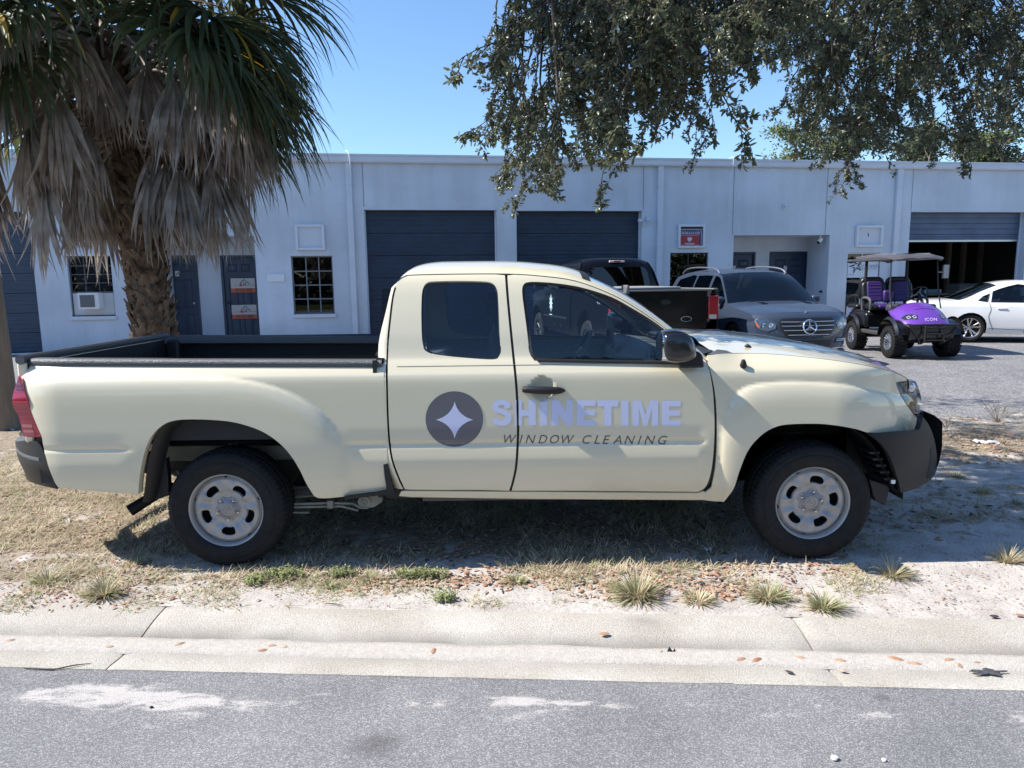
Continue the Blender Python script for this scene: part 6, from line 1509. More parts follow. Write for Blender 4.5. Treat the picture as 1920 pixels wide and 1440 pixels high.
for sg in (1, -1):
    g = G(); g.box((-.035, sg*.90-.085, .84), (.06, sg*.90+.115 if sg > 0 else sg*.90+.085, 1.26)) if sg > 0 else g.box((-.035, -1.015, .84), (.06, -.815, 1.26)); tl_ = g.ob('tail_light', mat('lamp_red', (.40, .012, .02), .15, coat=1, var=.2, vscale=5), bt, bev=.02)
    g = G(); g.box((-.042, sg*.90-.07, .85), (.04, sg*.90+.07, .93)); g.ob('reverse_lens', mat('lens_clear', (.6, .58, .56), .2, coat=1), tl_, bev=.01)
    g = G(); g.box((.0, sg*.96-.045, 1.355), (2.16, sg*.96+.045, 1.385)); g.ob('bed_rail_cap', MATS['cap_worn'], bt, bev=.01)
    g = G(); g.grid([[(x, sg*.88, z) for x in (0, 2.18)] for z in (.8, 1.37)]); g.ob('bed_inner_wall', BLACKM, bt)
    for x in (1.28, 4.82):
        car_wheel(bt, x, sg*.86, .40, 0, sg, .22, 8, mat('black_rim', (.02, .02, .02), .3), width=.27, tread=0); arch_in(bt, x, sg*1.0, sg*.6, .48, .54)
    g = G(); g.tube([(x, sg*(Wb(x, z)+.001), z) for x, z in ((2.9, 1.33), (2.9, .6))], .006, 4); g.tube([(x, sg*(Wb(x, z)+.001), z) for x, z in ((3.38, 1.33), (3.38, .6))], .006, 4); g.tube([(x, sg*(Wb(x, z)+.001), z) for x, z in ((4.35, 1.33), (4.3, .6))], .006, 4); g.ob('door_gap', mat('gap_grey', (.06, .06, .06), .5), bt)
    g = G(); g.box((2.45, sg*1.015-.012, .76), (4.2, sg*1.015+.012, .80)); g.ob('side_moulding', BLKP, bt, bev=.006)
    g = G(); g.box((3.95, sg*1.18-.11, 1.36), (4.05, sg*1.18+.11, 1.66)); g.tube([(4.1, sg*.95, 1.42), (4.02, sg*1.12, 1.46)], .03, 6); g.ob('side_mirror', BLKP, bt, bev=.02)
g = G(); rr = []
for k in range(20):
    a = 2*math.pi*k/20; q = .17 if k % 2 == 0 else .09; rr.append((3.6+q*math.cos(a)*.8, Wb(3.6, 1.1)+.012, 1.06+q*1.25*math.sin(a)))
g.add([(3.6, Wb(3.6, 1.1)+.012, 1.06)]+rr, [(0, 1+k, 1+(k+1) % 20) for k in range(20)]); g.box((3.5, 1.02, .80), (3.7, 1.025, .82)); g.ob('flower_decal', mat('decal_mint', (.55, .68, .62), .5), bt, ang=180)
g = G(); g.box((-.20, -.98, .50), (.0, .98, .68)); g.ob('rear_bumper', BLKP, bt, bev=.03)
g = G(); g.box((.1, -.85, .42), (5.6, .85, .62)); g.box((.02, -.85, .78), (2.18, .85, .82)); g.box((2.6, -.9, .6), (4.9, .9, 1.1)); g.ob('underbody', BLACKM, bt)
g = G(); g.box((.3, -.45, 1.36), (1.9, .9, 1.42)); g.ob('bed_load', mat('tarp_grey', (.25, .25, .25), .8), bt, bev=.02)
place(bt, 2.66, 12.35, math.radians(102.7))
# triangular decal on the rear glass
g = G(); g.add([(2.195+.02, -.48, 1.46), (2.195+.02, -.40, 1.46), (2.20+.02, -.44, 1.52)], [(0, 1, 2)])

# ------------------------------------------------------------------ white sedan
wc = empty('sedan'); tag(wc, 'white four-door sedan parked side-on before the open roll-up door', 'car')
WP = mat('white_car_paint', (.80, .80, .79), .35, coat=1., coat_rough=.04)
tc_ = interp([(.15, .80), (.35, .865), (.62, .89), (.82, .88), (.92, .85), (1.0, .80), (1.33, .60), (1.42, .5)])
def Ww(x, z):
    w = tc_(z)
    if x < -.55: w -= .10*(-.55-x)**2
    if x > 3.1: w -= .12*(x-3.1)**2
    for cx in (0, 2.8): w += .012*math.exp(-(((x-cx)/.4)**2+((z-.45)/.3)**2)**2)
    return w
wo_ = [(-1.02, .30), (-.38, .24)] + arch(0, .33, .355, .22) + [(.4, .18), (2.4, .18)] + arch(2.8, .33, .355, .22) + [(3.2, .22), (3.70, .25), (3.74, .5), (3.66, .68)] + cr([(3.6, .70), (3.2, .80), (2.6, .89), (2.3, .92)], 3) + \
      cr([(2.28, .93), (1.95, 1.12), (1.6, 1.29), (1.25, 1.36), (.9, 1.365), (.55, 1.30), (.2, 1.16), (-.08, 1.02), (-.25, .97)], 4) + cr([(-.35, .96), (-.75, .94), (-.98, .90), (-1.06, .70), (-1.06, .45)], 3)
ww1 = [(2.05, .95), (1.72, 1.17), (1.50, 1.275), (1.22, 1.305), (1.17, .92)]; ww2 = cr([(1.08, .92), (1.12, 1.305), (.80, 1.285), (.46, 1.165)], 2)[:-1] + [(.46, 1.165), (.40, .93)]; ww3 = [(.33, .93), (.39, 1.12), (.26, 1.06), (.14, .96)]
side(wc, Ww, wo_, [ww1, ww2, ww3], (.08, .05), WP, glassm=glass('sedan_glass', (.30, .36, .38)))
secs = [(3.74, .25, 3.82, .25), (3.74, .5, 3.84, .5), (3.66, .68, 3.78, .70), (3.2, .80, 3.25, .86), (2.6, .89, 2.65, .96), (2.28, .93, 2.42, .98), (1.95, 1.12, 2.08, 1.14), (1.6, 1.29, 1.72, 1.32), (1.25, 1.36, 1.3, 1.415), (.9, 1.365, .9, 1.42), (.55, 1.30, .5, 1.36), (.2, 1.16, .10, 1.19), (-.25, .97, -.38, 1.0), (-.75, .94, -.80, .985), (-.98, .90, -1.04, .94), (-1.06, .70, -1.13, .70), (-1.06, .45, -1.13, .40)]
skin(secs, [0, 0, 1, 1, 1, 2, 2, 3, 3, 3, 4, 4, 5, 5, 6, 6], [WP, WP, MATS['sedan_glass'], WP, MATS['sedan_glass'], WP, WP], ['front_bumper', 'hood', 'windscreen', 'roof', 'rear_window', 'boot_lid', 'rear_bumper'], wc, Ww, p=3.0)
for sg in (1, -1):
    for x in (0, 2.8):
        car_wheel(wc, x, sg*.76, .325, 0, sg, .235, 5, mat('bronze_rim', (.55, .52, .50), .25, metal=.9), width=.22, split=True, cut=.2); arch_in(wc, x, sg*.87, sg*.55, .36, .34)
    for cx, cz in ((.62, .78), (1.45, .77)):
        g = G(); g.tube([(cx-.09, sg*(Ww(cx, cz)+.006), cz), (cx+.09, sg*(Ww(cx, cz)+.012), cz+.004)], .016, 8); g.ob('door_handle', WP, wc)
    for line in ([(1.12, .91), (1.13, .5), (1.1, .22)], [(.36, .92), (.40, .75), (.36, .60), (.40, .45), (.48, .28)], [(2.2, .9), (2.2, .5), (2.1, .25)], [(.40, .32), (1.2, .28), (2.3, .26)]):
        g = G(); g.tube([(x, sg*(Ww(x, z)+.0015), z) for x, z in cr(line, 4)], .005, 4); g.ob('door_gap', RUB, wc)
    for wd in (ww1, ww2, ww3):
        g = G(); q = wd + [wd[0]]; g.tube([(x, sg*(Ww(x, z)+.003), z) for x, z in q], .009, 5); g.ob('window_seal', RUB, wc)
    g = G(); g.box((1.95, sg*.93-.07, .96), (2.08, sg*.93+.07, 1.07)); g.ob('side_mirror', WP, wc, bev=.03)
    g = G(); g.box((-1.10, sg*.66-.16, .68), (-.98, sg*.66+.13, .86)); g.ob('tail_light', MATS['lamp_red'], wc, bev=.02)
g = G(); g.box((-.9, -.75, .2), (3.5, .75, .5)); g.box((.2, -.75, .4), (2.4, .75, .75)); g.ob('underbody', BLACKM, wc)
g = G()
for y in (-.33, .33): g.box((1.0, y-.22, .5), (1.15, y+.22, 1.05)); g.box((1.02, y-.12, 1.06), (1.10, y+.12, 1.2))
g.box((.2, -.6, .5), (.4, .6, 1.02)); g.ob('seats', CL, wc, bev=.03)
p_ = unZ(1806, 641, 0); hw_ = .76
WH = math.radians(-17); place(wc, p_.x, p_.y, WH); wc.location = Vector((p_.x+.12, p_.y, 0)) + Vector((-math.sin(WH), math.cos(WH), 0))*.86

# ------------------------------------------------------------------ golf cart
gc = empty('golf_cart'); tag(gc, 'purple and black lifted golf cart with knobby tyres and grey roof', 'golf cart')
PUR = mat('purple_plastic', (.12, .038, .31), .25, coat=.8, coat_rough=.08); PUS = mat('purple_vinyl', (.042, .017, .125), .45); BVI = mat('black_vinyl', (.012, .012, .014), .38); GB = mat('cart_black', (.010, .010, .012), .25, coat=.5)
RG = mat('cart_roof', (.075, .072, .08), .55, var=.1, vscale=5); ALC = mat('cart_alloy', (.65, .65, .66), .2, metal=.95)
def hw(x): return interp([(.45, .50), (.7, .53), (1.0, .50), (1.25, .38)])(x)
# cowl: rounded nose shell
rows = []
for s_ in np.linspace(0, 1, 16):
    x = .45 + .80*s_; zc_ = interp([(0, 1.00), (.25, 1.04), (.5, .98), (.75, .86), (.95, .72), (1, .66)])(s_); w = interp([(0, .45), (.3, .49), (.7, .475), (1, .40)])(s_); zb = interp([(0, .86), (.4, .76), (.75, .66), (1, .62)])(s_)
    rows.append([(x - .10*abs(t)**3*s_, w*(1-.0*t)*math.copysign(min(1, abs(t)*1.02), t), zb + (zc_-zb)*(1-abs(t)**2.3)**.8) for t in np.sin(np.linspace(-math.pi/2, math.pi/2, 19))])
g = G(); g.grid(rows); g.ob('front_cowl', PUR, gc, ang=180)
def cowl(t, s_):
    zc_ = interp([(0, 1.00), (.25, 1.04), (.5, .98), (.75, .86), (.95, .72), (1, .66)])(s_); w = interp([(0, .45), (.3, .49), (.7, .475), (1, .40)])(s_); zb = interp([(0, .86), (.4, .76), (.75, .66), (1, .62)])(s_)
    return (.45+.80*s_-.10*abs(t)**3*s_, w*t, zb+(zc_-zb)*(1-abs(t)**2.3)**.8)
sheet('cowl_hatch', rrect(-.42, .28, .42, .62, .04), [], lambda t, s_: cowl(t, s_), .06, PUR, gc, out=(1, 0, 1), thick=.004, off=.007)
for sg in (1, -1):
    ho = [(sg*.42, .80), (sg*.52, .90), (sg*.86, .80), (sg*.90, .66), (sg*.72, .66)]
    h_ = sheet('headlight', ho, [], cowl, .05, mat('lamp_smoke', (.02, .02, .025), .12, coat=1), gc, out=(1, 0, .5), thick=.004, off=.006)
    for a, b in ((.56, .82), (.72, .775)): sheet('light_ring', rrect(sg*a-.055, b-.04, sg*a+.055, b+.04, .012), [rrect(sg*a-.032, b-.022, sg*a+.032, b+.022, .008)], cowl, .04, mat('ring_white', (.30, .31, .36), .3), h_, out=(1, 0, .5), thick=0, off=.009)
c0 = Vector(cowl(0, .93)); 
tx = text_flat('ICON', .085, c0 + Vector((.022, -.115, -.02)), (0, 1, 0), Vector((-.45, 0, 1)).normalized(), mat('decal_white', (.7, .68, .8), .4), gc, offset=.006, width=.23)
# black front fender, bumper and guard
g = G(); rows = [[(x, sg_*(w), z) for sg_, w in ((-1, w_), (-1, w_*.6), (0, 0), (1, w_*.6), (1, w_))] for x, w_, z in ((1.16, .45, .66), (1.27, .45, .63), (1.29, .41, .50), (1.22, .40, .36), (1.05, .38, .30))]
g.grid(rows); g.ob('front_bumper', GB, gc, ang=50, bev=0)
g = G()
for sg in (1, -1):
    g.tube([(1.24, sg*.17, .66), (1.36, sg*.17, .62), (1.36, sg*.17, .34), (1.2, sg*.17, .28)], .016, 6); g.tube([(1.2, sg*.50, .66), (1.30, sg*.42, .60), (1.33, sg*.25, .36), (1.2, sg*.2, .28)], .016, 6)
for z in (.60, .48, .36): g.tube([(1.36, -.17, z), (1.36, .17, z)], .014, 6)
g.tube([(1.30, -.45, .64), (1.36, 0, .655), (1.30, .45, .64)], .018, 6); g.ob('brush_guard', BLACKM, gc)
for sg in (1, -1):
    for x, r_ in ((.84, .37), (-.84, .36)):
        g = G(); g.grid([[(x+r_*math.cos(a)*1.04, sg*y, .36+r_*math.sin(a)) for a in np.linspace(.25 if x > 0 else .0, math.pi-.1, 16)] for y in (.38, .60, .64)]); 
        g.grid([[(x+(r_+q)*math.cos(a)*1.04, sg*(.64-q*.8), .36+(r_+q)*math.sin(a)) for a in np.linspace(.25 if x > 0 else .0, math.pi-.1, 16)] for q in (0, .05)]); g.ob('fender', GB, gc, ang=60)
        car_wheel(gc, x, sg*.50, .30, 0, sg, .165, 7, ALC, tread=1, width=.24, split=True)
g = G(); g.box((-.45, -.50, .40), (.50, .50, .48)); g.ob('floor', GB, gc, bev=.02)
g = G(); g.box((-1.15, -.56, .50), (-.28, .56, .80)); g.box((-1.2, -.50, .60), (-.30, .50, .86)); g.ob('rear_body', GB, gc, bev=.05)
g = G(); g.box((-.5, -.58, .38), (.48, .58, .46)); g.ob('side_step', mat('step_grey', (.05, .05, .052), .5), gc, bev=.02)
g = G(); g.tube([(.84, -.45, .30), (.84, .45, .30)], .035, 8); g.tube([(-.84, -.45, .30), (-.84, .45, .30)], .05, 8); g.box((-.8, -.2, .32), (1.1, .2, .40)); g.ob('chassis', BLACKM, gc)
g = G(); g.box((-.62, -.52, .86), (-.05, .52, .97)); g.ob('seat_cushion', BVI, gc, bev=.04)
for sg in (1, -1):
    g = G(); g.box((-.60, sg*.28-.14, .868), (-.042, sg*.28+.14, .977)); g.ob('seat_cushion', PUS, gc, bev=.04)
    Mb = Matrix.Translation((-.60, sg*.27, .96)) @ Matrix.Rotation(math.radians(-12), 4, 'Y')
    g = G(); g.prism(rrect(-.25, .06, .25, .50, .11, 6), lambda u, v, d: Mb @ Vector((d, u, v)), -.05, .06); g.ob('seat_back', BVI, gc, bev=.03)
    g = G(); g.prism(rrect(-.155, .05, .155, .485, .05, 4), lambda u, v, d: Mb @ Vector((d, u, v)), .03, .075); g.ob('seat_back', PUS, gc, bev=.02)
    for k in range(4): g = G(); g.tube([Mb @ Vector((.077, -.12, .20+.07*k)), Mb @ Vector((.077, .12, .20+.07*k))], .006, 5); g.ob('seat_rib', mat('purple_bright', (.09, .04, .25), .4), gc)
    # rear facing pair
    Mc = Matrix.Translation((-.80, sg*.27, .98)) @ Matrix.Rotation(math.radians(8), 4, 'Y')
    g = G(); g.prism(rrect(-.25, .06, .25, .56, .13, 6), lambda u, v, d: Mc @ Vector((d, u, v)), -.09, .03); g.ob('seat_back', BVI, gc, bev=.03)
    # arm rests
    g = G(); g.tube(cr([(-.10, sg*.56, .88), (-.08, sg*.57, 1.02), (-.16, sg*.57, 1.10), (-.40, sg*.57, 1.11), (-.47, sg*.57, 1.04), (-.47, sg*.56, .86)], 3), .026, 8); g.ob('armrest', mat('arm_grey', (.10, .10, .10), .45), gc)
    # roof struts
    g = G(); g.tube([(.62, sg*.47, .92), (.50, sg*.46, 1.25), (.42, sg*.44, 1.90)], .014, 6); g.ob('roof_strut', BLACKM, gc)
    g = G(); g.box((-.74, sg*.42-.022, .9), (-.68, sg*.42+.022, 1.90)); g.ob('roof_strut', BLACKM, gc, bev=.006)
    g = G(); g.tube(cr([(-.95, sg*.42, 1.12), (-1.35, sg*.44, 1.14), (-1.55, sg*.45, .95), (-1.60, sg*.45, .62)], 4), .016, 6); g.tube([(-1.15, sg*.42, 1.12), (-1.15, sg*.42, .85)], .014, 6); g.ob('grab_rail', BLACKM, gc)
g = G(); g.box((-.62, -.11, 1.0), (-.52, .11, 1.26)); g.ob('seat_console', PUS, gc, bev=.04)
g = G(); g.box((-1.45, -.48, .86), (-.95, .48, .95)); g.ob('rear_seat', BVI, gc, bev=.04)
g = G(); g.box((-1.65, -.48, .50), (-1.25, .48, .54)); g.tube([(-1.60, -.45, .62), (-1.60, .45, .62)], .016, 6); g.ob('foot_plate', BLACKM, gc)
# roof canopy
rows = []
for x, z, w in ((-1.55, 1.885, .40), (-1.52, 1.925, .52), (-1.3, 1.945, .56), (-.9, 1.965, .57), (-.4, 1.985, .575), (.1, 1.985, .57), (.40, 1.965, .55), (.55, 1.93, .50), (.60, 1.885, .42)):
    rows.append([(x, w*t, z - .05*abs(t)**4 + .014*(1 if abs(abs(t)-.45) < .18 else 0)) for t in (-1, -.93, -.75, -.62, -.6, -.3, -.28, 0, .28, .3, .6, .62, .75, .93, 1)])
g = G(); g.grid(rows); g.grid([[(p[0], p[1]*.99, 1.875) for p in r_] for r_ in rows]); n = len(rows[0])
for r_ in (rows[0], rows[-1]): g.grid([r_, [(p[0], p[1]*.99, 1.875) for p in r_]])
for c_ in (0, -1): g.grid([[r_[c_], (r_[c_][0], r_[c_][1]*.99, 1.875)] for r_ in rows])
g.ob('roof', RG, gc, ang=35)
for y in (-.35, .35): g = G(); g.tube([(-1.4, y, 1.962), (-.4, y*.95, 2.0), (.4, y*.9, 1.98)], .012, 5); g.ob('roof_rib', mat('rib_pale', (.15, .145, .155), .4), gc)
g = G(); g.box((.1, -.12, 1.985), (.22, .12, 2.0)); g.ob('roof_rib', BLACKM, gc, bev=.006)
# steering wheel (left seat of the cart is on the right of the picture)
Ms = Matrix.Translation((.16, .26, 1.20)) @ Matrix.Rotation(math.radians(-55), 4, 'Y')
st = empty('steering_wheel', (.16, .26, 1.2), gc)
g = G(); g.tube([Ms @ Vector((.165*math.cos(t), .165*math.sin(t), 0)) for t in np.linspace(0, 2*math.pi, 25)], .014, 6, cap=False); g.ob('wheel_rim', BLACKM, st)
g = G(); g.tube([Ms @ Vector((0, 0, -.02)), Ms @ Vector((0, 0, .015))], .045, 10); [g.tube([Ms @ Vector((0, 0, 0)), Ms @ Vector((.16*math.cos(a), .16*math.sin(a), 0))], .012, 5) for a in (0, 2.1, 4.2)]; g.ob('wheel_hub', mat('hub_silver', (.4, .4, .4), .3, metal=.7), st)
g = G(); g.tube([Ms @ Vector((0, 0, -.02)), (.50, .26, .85)], .028, 8); g.ob('steering_column', BLACKM, gc)
g = G(); g.box((.30, -.45, .86), (.52, .45, 1.0)); g.ob('dashboard', mat('dash_grey', (.05, .05, .055), .5), gc, bev=.04)
g = G(); g.box((.40, .56, 1.50), (.46, .66, 1.76)); g.tube([(.44, .45, 1.62), (.43, .57, 1.62)], .012, 6); g.ob('side_mirror', mat('mirror_cream', (.45, .45, .40), .4), gc, bev=.03)
fa = unZ(1744, 670, 0); place(gc, fa.x-.10, fa.y+.98, math.radians(-93))
# ================================================================== vegetation
def leafmat(name, col, rough=.5, tr=.25, var=.35, vs=3., col2=None, spec=.4): return mat(name, col, rough, spec=spec, var=var, vscale=vs, col2=col2, trans=tr)
PGREEN = leafmat('palm_green', (.090, .108, .045), .5, .28, vs=2.5, col2=(.035, .052, .024), spec=.35)
PYEL = leafmat('palm_yellow', (.50, .30, .03), .5, .3, vs=5, col2=(.16, .15, .03))
PDEAD = leafmat('palm_dead', (.50, .45, .41), .8, .15, vs=6, col2=(.20, .16, .135), spec=.2)
PBARK = mat('palm_bark', (.25, .18, .13), .95, spec=.15, col2=(.085, .055, .038), vscale=9, bump=.9, bscale=50, detail=8)
def strip(g, p, d, L, w, droop, nrm, steps=8, rn=None, twist=0.):
    """one leaf segment: folded ribbon that bends under its weight"""
    rn = rn or rnd; p = Vector(p); d = d.normalized(); ring = []; side_ = d.cross(nrm).normalized(); wob = Vector((rn.uniform(-1, 1), rn.uniform(-1, 1), rn.uniform(-.5, .5)))*(.30 if twist and abs(twist) > .6 else .15)
    for i in range(steps + 1):
        t = i/steps; ww = w*(.35+.65*math.sin(math.pi*min(1, .12+.62*t))) * (1 if t < .55 else (1-t)/.45*.97+.03)
        n_ = side_.cross(d).normalized()
        ring.append((p - side_*ww + n_*ww*.45, p.copy(), p + side_*ww + n_*ww*.45))
        if i < steps:
            p = p + d*(L/steps); d = (d + Vector((0, 0, -1))*droop*(.25+1.5*t) + wob*t).normalized()
            if twist: side_ = (Matrix.Rotation(twist/steps, 3, d) @ side_)
            side_ = (side_ - d*side_.dot(d)).normalized()
    b = len(g.v); 
    for r_ in ring: g.v += list(r_)
    for i in range(steps):
        for j in (0, 1): g.f.append((b+i*3+j, b+i*3+j+1, b+(i+1)*3+j+1, b+(i+1)*3+j)); g.m.append(g.cur)
def frond_mesh(name, elev, petiole, size, nseg, droop, spread, dead, seed):
    rn = random.Random(seed); g = G(); e = math.radians(elev)
    p0 = Vector((.10, 0, 0)); d = Vector((math.cos(e), 0, math.sin(e))); path = [p0]; p = p0.copy(); dd = d.copy()
    for k in range(6):
        p = p + dd*petiole/6; dd = (dd + Vector((0, 0, -1))*(.10 if not dead else .16)).normalized(); path.append(p.copy())
    g.cur = 0; g.tube(path, [.024, .020, .016, .013, .011, .010, .009], 5)
    up = Vector((0, 1, 0)).cross(dd)*-1; up = up.normalized(); sd_ = Vector((0, 1, 0))
    if up.z < 0 and not dead: up = -up
    for k in range(nseg):
        f_ = (k+.5)/nseg*2-1; a = f_*math.radians(spread)*(.8 if dead else 1)
        dr = dd*math.cos(a) + sd_*math.sin(a)
        dr = (dr + up*(.10 + .22*abs(f_)) * (0 if dead else 1) + Vector((rn.uniform(-.07, .07), rn.uniform(-.07, .07), rn.uniform(-.07, .07)))*(3.4 if dead else 1.3)).normalized()
        if dead: dr = (dr*.6 + Vector((0, 0, -.9))).normalized()
        L = size*(1-.30*abs(f_)**2)*rn.uniform(.82, 1.1)
        g.cur = 0 if (dead or rn.random() > .05) else 1
        strip(g, path[-1] + dr*.03, dr, L, (.0195 if not dead else .018)*rn.uniform(.75, 1.15), droop*rn.uniform(.6, 1.5), up, 8, rn, twist=rn.uniform(-2.2, 2.2) if dead else rn.uniform(-.5, .5))
    me_o = meshob(name, g.v, g.f, [PDEAD if dead else PGREEN, PYEL], None, ang=180, mi=g.m)
    return me_o
CX, CY = unY(222, 300, 6.6).x, 6.6; CZ = unY(262, 62, 6.6).z
palm = empty('palm_tree', (unY(292, 600, 6.6).x, 6.6, 0)); tag(palm, 'cabbage palm with green fans and a hanging skirt of dead grey fronds', 'palm tree')
# trunk: leaning, wrapped in old leaf bases
def tpt(z):
    t = z/CZ; b = Vector((unY(292, 640, 6.6).x+.02, 6.6, 0)); c = Vector((CX, CY, CZ)); q = b.lerp(c, t); q.x += -.09*math.sin(math.pi*t)*0 + .05*math.sin(math.pi*t); return q
def trad(z): return interp([(0, .215), (.5, .185), (1.5, .175), (2.0, .16), (2.6, .105), (3.2, .085), (CZ, .09)])(z)
g = G(); rows = []
for z in np.linspace(-.05, CZ, 50):
    c = tpt(z); r0 = trad(z); rows.append([c + Vector((math.cos(a), math.sin(a), 0))*(r0*(.92+.10*noise.noise(Vector((math.cos(a)*2, math.sin(a)*2, z*3))))) for a in np.linspace(0, 2*math.pi, 25)])
g.grid(rows); g.ob('trunk', PBARK, palm, ang=180)
g = G(); k = 0; z = .15
while z < CZ - .1:
    for j in range(14):
        a = 2*math.pi*(j+.5*(k % 2))/14 + rnd.uniform(-.3, .3); c = tpt(z); r0 = trad(z); o = Vector((math.cos(a), math.sin(a), 0)); s_ = Vector((-math.sin(a), math.cos(a), 0))
        zz = rnd.uniform(-.045, .045); w = rnd.uniform(.028, .05)*(1 if z > .8 else .7); lift = rnd.uniform(.0, .045); h = rnd.uniform(.06, .11)
        base = c + o*r0*.90 + Vector((0, 0, zz)); tip = base + o*(lift+.01) + Vector((0, 0, h)) + s_*rnd.uniform(-.07, .07)
        g.add([base - s_*w, base + s_*w, tip + s_*w*.45, tip - s_*w*.45, base + o*.03 + Vector((0, 0, -.02)), tip + o*.012], [(0, 4, 3), (4, 5, 3), (4, 1, 5), (1, 2, 5), (0, 3, 2, 1)])
    z += .062; k += 1
bt_ = g.ob('leaf_base', PBARK, palm, ang=20); tag(bt_, kind='stuff')
dead_v = [frond_mesh('frond', el, (.95, .75, 1.05, .5, .85, 1.0)[i], sz, 36, .36, 100, True, 100+i) for i, (el, sz) in enumerate(((24, .85), (-8, .78), (36, .95), (-30, .7), (4, .88), (20, .78)))]
green_v = [frond_mesh('frond', el, pt, sz, 56, dr, 122, False, 200+i) for i, (el, pt, sz, dr) in enumerate(((62, .9, 1.0, .15), (38, 1.05, 1.05, .22), (18, 1.1, 1.05, .28), (0, 1.1, 1.05, .32), (-18, 1.05, 1., .32), (-8, 1.15, 1.05, .26)))]
def put_frond(proto, z, az, first, rad=.0, sc=1., label=None):
    o = proto if first else proto.copy()
    if not first: scene.collection.objects.link(o)
    o.parent = palm; o.matrix_parent_inverse = wm(palm).inverted(); c = tpt(z); o.location = c + Vector((math.cos(az), math.sin(az), 0))*rad
    o.rotation_euler = (rnd.uniform(-.1, .1), rnd.uniform(-.1, .1), az); o.scale = (sc,)*3
    if label: o['label'] = label
used = set(); ga = 2.399963
for i in range(125):
    az = i*ga + rnd.uniform(-.25, .25); f_ = i/124; z = CZ + .16 - 1.15*f_
    v = dead_v[rnd.randrange(6)] if f_ < .75 else dead_v[rnd.choice((1, 3, 3, 4))]
    # keep the front of the trunk open low down as in the photo
    da = (math.degrees(az)+90+180) % 360 - 180
    if f_ > .12 and 2 < da < 42: continue
    put_frond(v, z, az, v.name not in used, .04, rnd.uniform(.86, 1.12), 'dead grey hanging frond'); used.add(v.name)
for i in range(70):
    az = i*ga*1.0 + 1.1 + rnd.uniform(-.2, .2); f_ = i/69; z = CZ + .42 - .50*f_
    if f_ > .5 and rnd.random() < .4: continue
    k = min(5, int(f_**.8*6)) if rnd.random() > .2 else rnd.randrange(1, 6)
    v = green_v[k]; put_frond(v, z, az, v.name not in used, .0, rnd.uniform(.88, 1.12)); used.add(v.name)
for v in dead_v + green_v:
    if v.name not in used and v.parent is None: bpy.data.objects.remove(v)
# old flower stalks in the crown
g = G()
for k in range(7):
    a = rnd.uniform(0, 6.28); p = tpt(CZ) + Vector((0, 0, .1)); d = Vector((math.cos(a), math.sin(a), .7)).normalized(); path = [p]
    for i in range(8): p = p + d*.17; d = (d+Vector((0, 0, -.16))).normalized(); path.append(p)
    g.tube(path, [.014-.001*i for i in range(9)], 4)
    for i in range(3, 9):
        for _ in range(5):
            q = path[i]; e = q + Vector((rnd.uniform(-1, 1), rnd.uniform(-1, 1), rnd.uniform(-1, .3)))*.25; g.tube([q, q.lerp(e, .5)+Vector((0, 0, .02)), e], .003, 3)
g.ob('flower_stalk', mat('stalk_brown', (.20, .15, .10), .9), palm)

# ------------------------------------------------------------------ live oak reaching over from the right
OLEAF = leafmat('oak_leaf', (.135, .145, .085), .36, .28, var=.4, vs=9, col2=(.06, .07, .04), spec=.65)
OYOUNG = leafmat('oak_young_leaf', (.22, .28, .06), .45, .35, vs=9)
TWIG = mat('oak_twig', (.065, .05, .04), .9, spec=.2, var=.3, vscale=12)
def leaf(g, p, d, n, L, w):
    d = d.normalized(); s_ = d.cross(n).normalized(); n = s_.cross(d)
    g.add([p, p+d*L*.35+s_*w-n*w*.25, p+d*L*.35-s_*w-n*w*.25, p+d*L*.75+s_*w*.75-n*w*.3, p+d*L*.75-s_*w*.75-n*w*.3, p+d*L-n*w*.5, p+d*L*.4+n*w*.25, p+d*L*.75+n*w*.1],
          [(0, 1, 6), (0, 6, 2), (6, 1, 3, 7), (2, 6, 7, 4), (7, 3, 5), (4, 7, 5)])
def branchlet(name, seed, L=.75, nl=150, sz=.05):
    rn = random.Random(seed); g = G(); g.cur = 1
    def grow(p, d, L_, r, depth):
        n = max(4, int(L_/.05)); path = [p.copy()]
        for i in range(n):
            p = p + d*(L_/n); d = (d + Vector((rn.uniform(-1, 1), rn.uniform(-1, 1), rn.uniform(-1, .6)))*.30 + Vector((0, 0, -.07))).normalized(); path.append(p.copy())
            if depth < 2 and i > 0 and rn.random() < (.75 if depth == 0 else .5):
                q = (d + Vector((rn.uniform(-1, 1), rn.uniform(-1, 1), rn.uniform(-1, .8)))*.95).normalized(); grow(p.copy(), q, L_*rn.uniform(.25, .5)*(1-.5*i/n), r*.55, depth+1)
            g.cur = 0
            m_ = 2 if depth == 0 else 3
            for _ in range(rn.randint(1, m_+(depth > 0))):
                dl = (d*.6 + Vector((rn.uniform(-1, 1), rn.uniform(-1, 1), rn.uniform(-1, 1)))).normalized()
                if depth > 1 and i > n-3 and rn.random() < .05: g.cur = 2
                leaf(g, p + dl*.004, dl, Vector((rn.uniform(-1, 1), rn.uniform(-1, 1), rn.uniform(.0, 1.4))), sz*rn.uniform(.6, 1.25), sz*rn.uniform(.16, .24)); g.cur = 0
            g.cur = 1
        g.tube(path, [r*(1-.7*i/n) for i in range(n+1)], 4)
    grow(Vector((0, 0, 0)), Vector((.35, 0, -1)).normalized(), L, .0065, 0)
    return meshob(name, g.v, g.f, [OLEAF, TWIG, OYOUNG], None, ang=180, mi=g.m)
oak = empty('oak_tree', (11.0, 3.5, 0)); tag(oak, 'live oak whose leafy branches hang over the hood from the upper right', 'oak tree')
brs = [branchlet('leafy_branch', 300+i, rnd.uniform(.42, .62), sz=.043) for i in range(9)]
bused = set()
